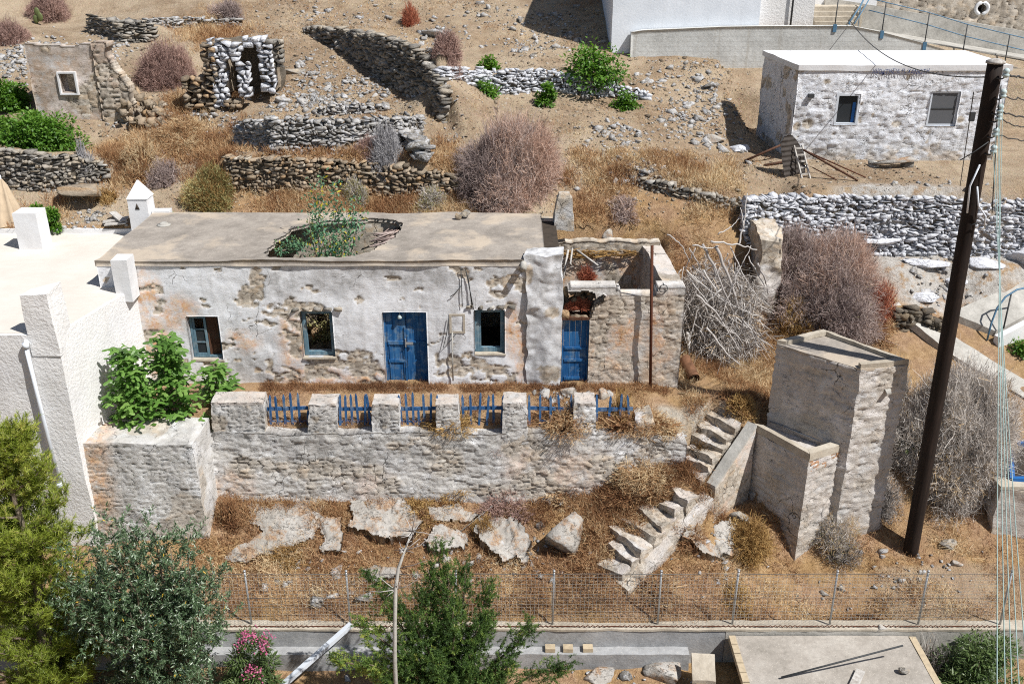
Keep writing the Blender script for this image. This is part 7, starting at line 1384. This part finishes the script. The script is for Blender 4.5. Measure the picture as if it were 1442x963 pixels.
leafy('largest green vine on the short white-splashed wall', 835, 112, 100, 46, 'vine_leaves', .17, .12, 190, 'green_vine', 'vine', stems=16); leafy('small green vine sprig at the left top of the white-splashed wall', 690, 100, 36, 20, 'vine_leaves', .14, .1, 420, 'green_vine', 'vine'); leafy('green vine hanging low on the left of the white-splashed wall', 686, 132, 44, 22, 'vine_leaves', .13, .09, 380, 'green_vine', 'vine'); leafy('green vine standing at the foot of the white-splashed wall', 770, 146, 30, 36, 'vine_leaves', .13, .09, 420, 'green_vine', 'vine'); leafy('green vine at the right end of the white-splashed wall', 882, 152, 36, 24, 'vine_leaves', .13, .09, 420, 'green_vine', 'vine')
leafy('small green weed bed at the right edge below the low white wall', 1440, 500, 44, 24, 'vine_leaves', .1, .06, 600); leafy('dark oleander shrub in the bottom right corner', 0, 0, 130, 120, 'laurel_leaves', .16, .035, 900, 'oleander_shrub', 'shrub', at=(10.9, -6.6, -5.0), stems=14); leafy('green shrub low in the bottom right corner', 0, 0, 110, 70, 'laurel_leaves', .15, .035, 800, 'oleander_shrub', 'shrub', at=(11.9, -7.5, -5.2), stems=10)
dome('dry grey twigs around the slab at the bottom right', 0, 0, 90, 80, 'twig_grey', .35, at=(10.2, -6.6, -4.9), w=.010)
# tall grey-green plant growing out of the roof hole
t = thing('tree_tobacco', 'tall grey-green plant with yellow flowers growing up through the roof hole', 'plant', (-5.4, 2.2, .3)); c = root_loc(t); tips = [atY(x, y, yy) for x, y, yy in [(452, 250, 2.4), (470, 262, 2.5), (440, 275, 2.2), (500, 285, 2.6), (490, 310, 2.3), (480, 335, 1.6), (505, 300, 2.8), (455, 300, 2.2), (462, 325, 1.5), (435, 305, 2.0), (478, 290, 2.4)]]
br = branchy(t, c, tips, .03, .008, .1, n=8, name='stem'); m = MB()
for P in br:
    n = 170; s = rng.uniform(.5, 1.05, n); q = np.column_stack([np.interp(s, np.linspace(0, 1, 8), P[:, k]) for k in range(3)]) + rng.normal(0, .14, (n, 3)) * [1, 1, .9]; m.leaves(q, rng.normal(0, 1, (n, 3)) + [0, 0, -.1], unit(n) + [0, 0, .8], .13 * rng.uniform(.6, 1.3, n), .06, np.where(rng.random(n) < .08, 1., rng.random(n) * .85))
mk('foliage', m.get(), M['tobacco_leaves'], t)
# weeds at the left lip of the hole and inside the house behind the middle window
leafy('yellow-green weeds hanging at the left lip of the roof hole', 0, 0, 46, 22, 'tobacco_leaves', .10, .04, 300, 'weeds', 'weeds', at=atZ(405, 352, 3.35), stems=5); leafy('dry leafy weeds inside the house behind the empty middle window', 0, 0, 60, 70, 'sage_leaves', .10, .05, 260, 'weeds', 'weeds', at=(-5.45, 1.7, .5), stems=8)
# fig trees: lobed leaves
a = np.linspace(-math.pi * .9, math.pi * .9, 31); lob = .34 + .66 * np.abs(np.cos(a * 2.5 / 1.0 * .55 * 1.82 / 2.5 * 1.0)) if False else .42 + .58 * np.clip(np.cos(a * 3.0), -.25, 1) * (1 - .30 * np.abs(a) / math.pi)
FIG = np.column_stack([np.sin(a) * lob * .62, .38 + np.cos(a) * lob * .62]); FIG = np.vstack([[0, .30], FIG, [0, 0]])
def fig(label, px, pyb, wpx, hpx, nl, at=None):
    c = np.array(at, float); Rr = size_at(c, wpx / 2); Hh = size_at(c, hpx) * 1.02; t = thing('fig_tree', label, 'fig tree', tuple(c)); nt = max(5, int(Rr * 14)); tips = []
    for k in range(nt): D = hemi(1, .0)[0]; tips.append(c + np.array([D[0] * Rr * .85, D[1] * Rr * .5, Hh * rng.uniform(.25, .95) * (1 - .75 * abs(D[0]))]))
    tips[0] = c + [0, 0, Hh]; br = branchy(t, c, tips, .04, .012, .1, n=8, name='stem'); V = []; Fs = []; A = []; m = MB(); k = len(FIG)
    fan = np.array([[0, i, i + 1] for i in range(1, k - 1)] + [[0, k - 1, 1]])
    for q in range(nl):
        f_ = rng.beta(1.15, 1.25); rr_ = Rr * (1 - .62 * f_) * math.sqrt(rng.random()) * (.8 + .4 * math.sin(f_ * 17 + q % 3)); a_ = rng.uniform(0, 6.28); pos = c + np.array([math.cos(a_) * rr_, math.sin(a_) * rr_ * .7, Hh * (.04 + f_ * .97)]); az = rng.uniform(0, 6.28); d = np.array([math.cos(az), math.sin(az) - .35, rng.uniform(-.45, .35)]); d /= np.linalg.norm(d); up_ = np.array([0, -.15, 1.]) + rng.normal(0, .25, 3); x = np.cross(d, up_); x /= np.linalg.norm(x); n_ = np.cross(x, d); L = rng.uniform(.2, .36)
        pos = pos + d * rng.uniform(.05, .16); rr = FIG[:, 0:1] * x * L + FIG[:, 1:2] * d * L - n_ * (np.abs(FIG[:, 0:1]) * .35 + FIG[:, 1:2] ** 2 * .22) * L; m.add(pos + rr, [fan], np.clip(rng.normal(.5, .22), 0, 1))
    mk('foliage', m.get(), M['fig_leaves'], t)
fig('left fig tree in the raised planter, beside the white wall', 0, 0, 72, 118, 420, at=(-9.75, -2.2, -.12)); fig('tallest fig tree in the raised planter, below the sash window', 0, 0, 76, 126, 440, at=(-8.85, -1.9, -.05)); fig('smallest fig tree, right of the other two, behind the first masonry post', 0, 0, 38, 58, 120, at=(-7.9, -1.2, .05))
# pine, bottom left
t = thing('pine_tree', 'yellow-green pine tree at the left edge in front of the white house', 'pine tree', (-10.9, -6.7, -5.2)); c = root_loc(t); top = np.array([-10.75, -6.6, 2.1]); s = np.linspace(0, 1, 14)[:, None]; P0 = c + (top - c) * s; P0[1:-1] += rng.normal(0, .04, (12, 3)); b = MB(); b.tube(P0, .16 * (1 - s[:, 0]) + .015, 9); mk('trunk', b.get(), M['bark'], t)
m = MB(); bb = MB(); 
for k in range(96):
    u = rng.uniform(.04, .98); o_ = np.array([np.interp(u, s[:, 0], P0[:, j]) for j in range(3)]); az = rng.uniform(0, 6.28); L = (1.75 * (1 - u) ** .6 + .2) * rng.uniform(.65, 1.1); d = np.array([math.cos(az), math.sin(az), rng.uniform(.05, .6)]); ss = np.linspace(0, 1, 7)[:, None]; Q = o_ + d * L * ss + np.array([0, 0, .35 * L]) * ss ** 2; bb.tube(Q, .03 * (1 - ss[:, 0]) + .006, 5)
    for q in range(int(18 + L * 30)):
        w = rng.uniform(.08, 1.0); st_ = np.array([np.interp(w, ss[:, 0], Q[:, j]) for j in range(3)]); sd = d * .5 + rng.normal(0, .5, 3) + [0, 0, .75]; sd /= np.linalg.norm(sd); sl_ = rng.uniform(.16, .36); st_ = st_ + rng.normal(0, .10, 3); nn = 40; f = rng.random(nn)[:, None]; bs = st_ + sd * sl_ * f; dn = sd * rng.uniform(.5, 1.1, (nn, 1)) + rng.normal(0, .42, (nn, 3)); dn /= np.linalg.norm(dn, axis=1)[:, None]; tone_ = np.clip(.15 + .6 * u * rng.random() + .35 * rng.random(), 0, 1)
        m.ribbons(bs, bs + dn * rng.uniform(.07, .13, (nn, 1)), .012, .005, np.clip(tone_ + rng.normal(0, .12, nn), 0, 1)); bb.tube([st_, st_ + sd * sl_], .006, 3, False)
mk('limbs', bb.get(), M['bark'], t); mk('needles', m.get(), M['pine_needles'], t)
# olive-like shrub tree, bottom left centre
t = thing('olive_tree', 'broad dark olive tree with narrow glossy leaves in the bottom left', 'olive tree', (-7.6, -7.1, -5.2)); c = root_loc(t); tips = []
for k in range(46):
    px, py = rng.normal(0, .5, 2); 
    while np.hypot(px, py) > 1.05: px, py = rng.normal(0, .5, 2)
    tips.append(atY(200 + px * 132, 868 + py * 128, -7.1 + rng.uniform(-1.0, .9)))
for px, py in [(140, 745), (215, 745), (265, 752), (300, 790), (90, 800), (70, 860), (320, 860), (180, 740), (120, 770), (240, 770)]: tips.append(atY(px, py, -7.0 + rng.uniform(-.3, .3)))
hub = c + [0, 0, 1.2]; b = MB(); b.tube([c, c + [.05, 0, .6], hub], [.2, .16, .14], 9); mk('trunk', b.get(), M['bark'], t); br = branchy(t, hub, tips, .05, .008, .14, n=9); m = MB()
for P in br:
    for q in range(34):
        s_ = rng.uniform(.5, 1.0); p_ = np.array([np.interp(s_, np.linspace(0, 1, 9), P[:, j]) for j in range(3)]) + rng.normal(0, .17, 3); sd = rng.normal(0, .7, 3) + [0, -.15, .7]; sd /= np.linalg.norm(sd); n = 36; f = rng.random(n)[:, None]; bs = p_ + sd * .42 * f; dn = sd * .7 + rng.normal(0, .6, (n, 3)); m.leaves(bs, dn, unit(n) + [0, 0, .7], rng.uniform(.07, .13, n), .026, np.where(rng.random(n) < .006, 1., np.where(rng.random(n) < .10, .95, rng.random(n) * .85)), .1)
mk('foliage', m.get(), M['olive_leaves'], t)
# juniper, bottom centre
t = thing('juniper_tree', 'dark green juniper with spiky upright arms in front of the fence', 'juniper', (-1.35, -7.6, -5.3)); c = root_loc(t); arms = [(622, 768, -7.4), (602, 800, -7.5), (520, 812, -7.4), (692, 826, -7.5), (748, 882, -7.7), (505, 872, -7.6), (548, 838, -7.6), (655, 796, -7.3), (470, 925, -7.9), (716, 935, -8.0), (800, 935, -7.8), (640, 852, -8.0), (582, 872, -8.1), (520, 935, -8.2), (610, 930, -8.4), (675, 880, -7.9), (560, 900, -8.2), (660, 940, -8.3), (545, 960, -8.4), (590, 830, -7.6), (630, 800, -7.5), (690, 870, -7.7), (610, 870, -8.0), (570, 935, -8.3), (640, 960, -8.5), (700, 965, -8.3)]
tips = [atY(*a_) for a_ in arms]; b = MB(); b.tube([c, c + [.0, .05, 1.2], c + [.05, .1, 2.2]], [.17, .13, .05], 9); mk('trunk', b.get(), M['bark'], t); br = [] ; m = MB(); base = c + [0, 0, .9]
br = branchy(t, base, tips, .05, .01, .08, n=10)
for k, P in enumerate(br):
    yel = .35 if arms[k][0] < 530 and arms[k][1] > 860 else 0.
    for q in range(165):
        s_ = rng.beta(2.2, 1.2); p_ = np.array([np.interp(s_, np.linspace(0, 1, 10), P[:, j]) for j in range(3)]) + rng.normal(0, .03 + .13 * (1 - s_) ** .7 + .04, 3); ax_ = P[-1] - P[-3]; ax_ /= np.linalg.norm(ax_); sd = ax_ * .9 + rng.normal(0, .55, 3); sd /= np.linalg.norm(sd); n = 44; f = rng.random(n)[:, None]; bs = p_ + sd * .22 * f; dn = sd * .8 + rng.normal(0, .6, (n, 3)); m.leaves(bs, dn, unit(n), rng.uniform(.045, .08, n), .013, np.clip(yel + rng.normal(.42, .2) + rng.normal(0, .12, n), 0, 1), .1)
mk('foliage', m.get(), M['juniper_leaves'], t)
# bare grey sapling in front of it
t = thing('dead_sapling', 'bare grey sapling trunk rising through the juniper', 'dead tree', (atZ(556, 985, -5.)[0], -9.3, -5.4)); b = MB(); ys = -9.3; P = [atY(x, y, ys + .12 * k) for k, (x, y) in enumerate([(557, 985), (556, 930), (556, 880), (557, 830), (561, 800), (570, 775), (580, 748)])]; P[0][2] -= 1.6; b.tube(P, [.045, .042, .04, .038, .034, .024, .01], 8); mk('trunk', b.get(), M['concrete'], t); b = MB()
for k in range(26): i = rng.integers(3, 7); e = P[i] + rng.normal(0, 1, 3) * [.3, .15, .2] + [0, 0, .1]; b.tube([P[i], (P[i] + e) / 2 + rng.normal(0, .03, 3), e], [.012, .008, .004], 4, var=rng.random())
mk('twigs', b.get(), M['bare_branch'], t)
# flowering oleander
c = np.array([atY(352, 930, -6.9)[0], -6.9, -5.2]); t = leafy('oleander with pink flowers beside the olive tree', 0, 0, 80, 150, 'laurel_leaves', .15, .03, 900, 'flowering_oleander', 'shrub', at=c, stems=12); m = MB(); n = 420; cl = [atY(x, y, -7.1) for x, y in [(357, 895), (345, 892), (368, 905), (352, 940), (362, 945), (378, 893), (372, 912), (350, 952), (366, 955), (340, 905)]]
i = rng.integers(0, len(cl), n); m.leaves(np.array(cl)[i] + rng.normal(0, .07, (n, 3)), rng.normal(0, 1, (n, 3)), unit(n), .05, .045, rng.random(n)); mk('blossoms', m.get(), M['petal'], t)
# agave and small prickly plant
t = thing('agave', 'spiky agave rosette between the cistern and the utility pole', 'agave', tuple(ground(1281, 655) + [0, 0, .5])); c = root_loc(t); c = atY(1281, 628, c[1]); n = 46; D = hemi(n, .05); m = MB(); m.leaves(np.tile(c, (n, 1)), D, np.tile([[0, 0, 1.]], (n, 1)) + rng.normal(0, .1, (n, 3)), rng.uniform(.4, .7, n), .06, rng.random(n), .2); mk('leaves', m.get(), M['agave_leaves'], t); b = MB(); b.tube([[c[0], c[1], float(H(c[0], c[1])) - .1], c + [0, 0, .05]], [.09, .07], 8); mk('stem', b.get(), M['bark'], t)
t = thing('prickly_pear', 'small prickly pear with two flat pads under the purple bush at top left', 'cactus', tuple(ground(58, 34))); c = root_loc(t)
for k in range(3): b = MB(); V0, F0 = ICO[2]; b.add(V0 * [.13, .05, .2] + c + [[-.1, -.2, .2], [.12, -.25, .3], [0, -.2, .5]][k], [F0]); mk('pad', b.get(), M['agave_leaves'], t)
# planks and debris behind the white roof
for k, (p, q, lab) in enumerate([((146, 318), (182, 312), 'long grey board lying behind the white flat roof near the chimney'), ((150, 326), (180, 324), 'short grey board lying under the long one near the chimney'), ((160, 310), (176, 324), 'grey board lying crosswise on the other boards')]):
    a_, e_ = ground(*p) + [0, 0, .12 + .06 * k], ground(*q) + [0, 0, .12 + .06 * k]; b = MB(); b.bar(a_, e_, .22, .04); o = mk('board', b.get(), M['pale_wood'], None, a_); tag(o, lab, 'board')
# ================================================================== camera, sun, sky
cam = bpy.data.cameras.new('camera'); cam.sensor_width = 36; cam.lens = 36 * F / 1442.0; cam.clip_end = 500; cam.clip_start = .1
co_ = bpy.data.objects.new('camera', cam); COL.objects.link(co_); co_.location = CAM; co_.rotation_euler = (R(90) - TH, 0, 0); SC.camera = co_
SUN = np.array([.62, -.38, 1.0]); SUN /= np.linalg.norm(SUN); elev = math.asin(SUN[2]); az = math.atan2(SUN[0], SUN[1])
sl_ = bpy.data.lights.new('sun', 'SUN'); sl_.energy = 5.0; sl_.angle = R(.53); sl_.color = (1, .975, .935); so = bpy.data.objects.new('sun', sl_); COL.objects.link(so); so.rotation_euler = Vector(SUN).to_track_quat('Z', 'Y').to_euler(); so.location = (10, -10, 40)
w = bpy.data.worlds.new('World'); SC.world = w; w.use_nodes = True; nt = w.node_tree; sky = nt.nodes.new('ShaderNodeTexSky'); sky.sky_type = 'NISHITA'; sky.sun_disc = False; sky.sun_elevation = elev; sky.sun_rotation = az; sky.dust_density = 1.0
nt.links.new(sky.outputs[0], nt.nodes['Background'].inputs[0]); nt.nodes['Background'].inputs[1].default_value = .058
SC.view_settings.view_transform = 'Standard'; SC.view_settings.look = 'None'; SC.view_settings.gamma = 1; SC.view_settings.exposure = .2
SC.cycles.use_denoising = False; SC.cycles.filter_width = 1.1; SC.cycles.max_bounces = 6; SC.cycles.diffuse_bounces = 3; SC.cycles.transparent_max_bounces = 8
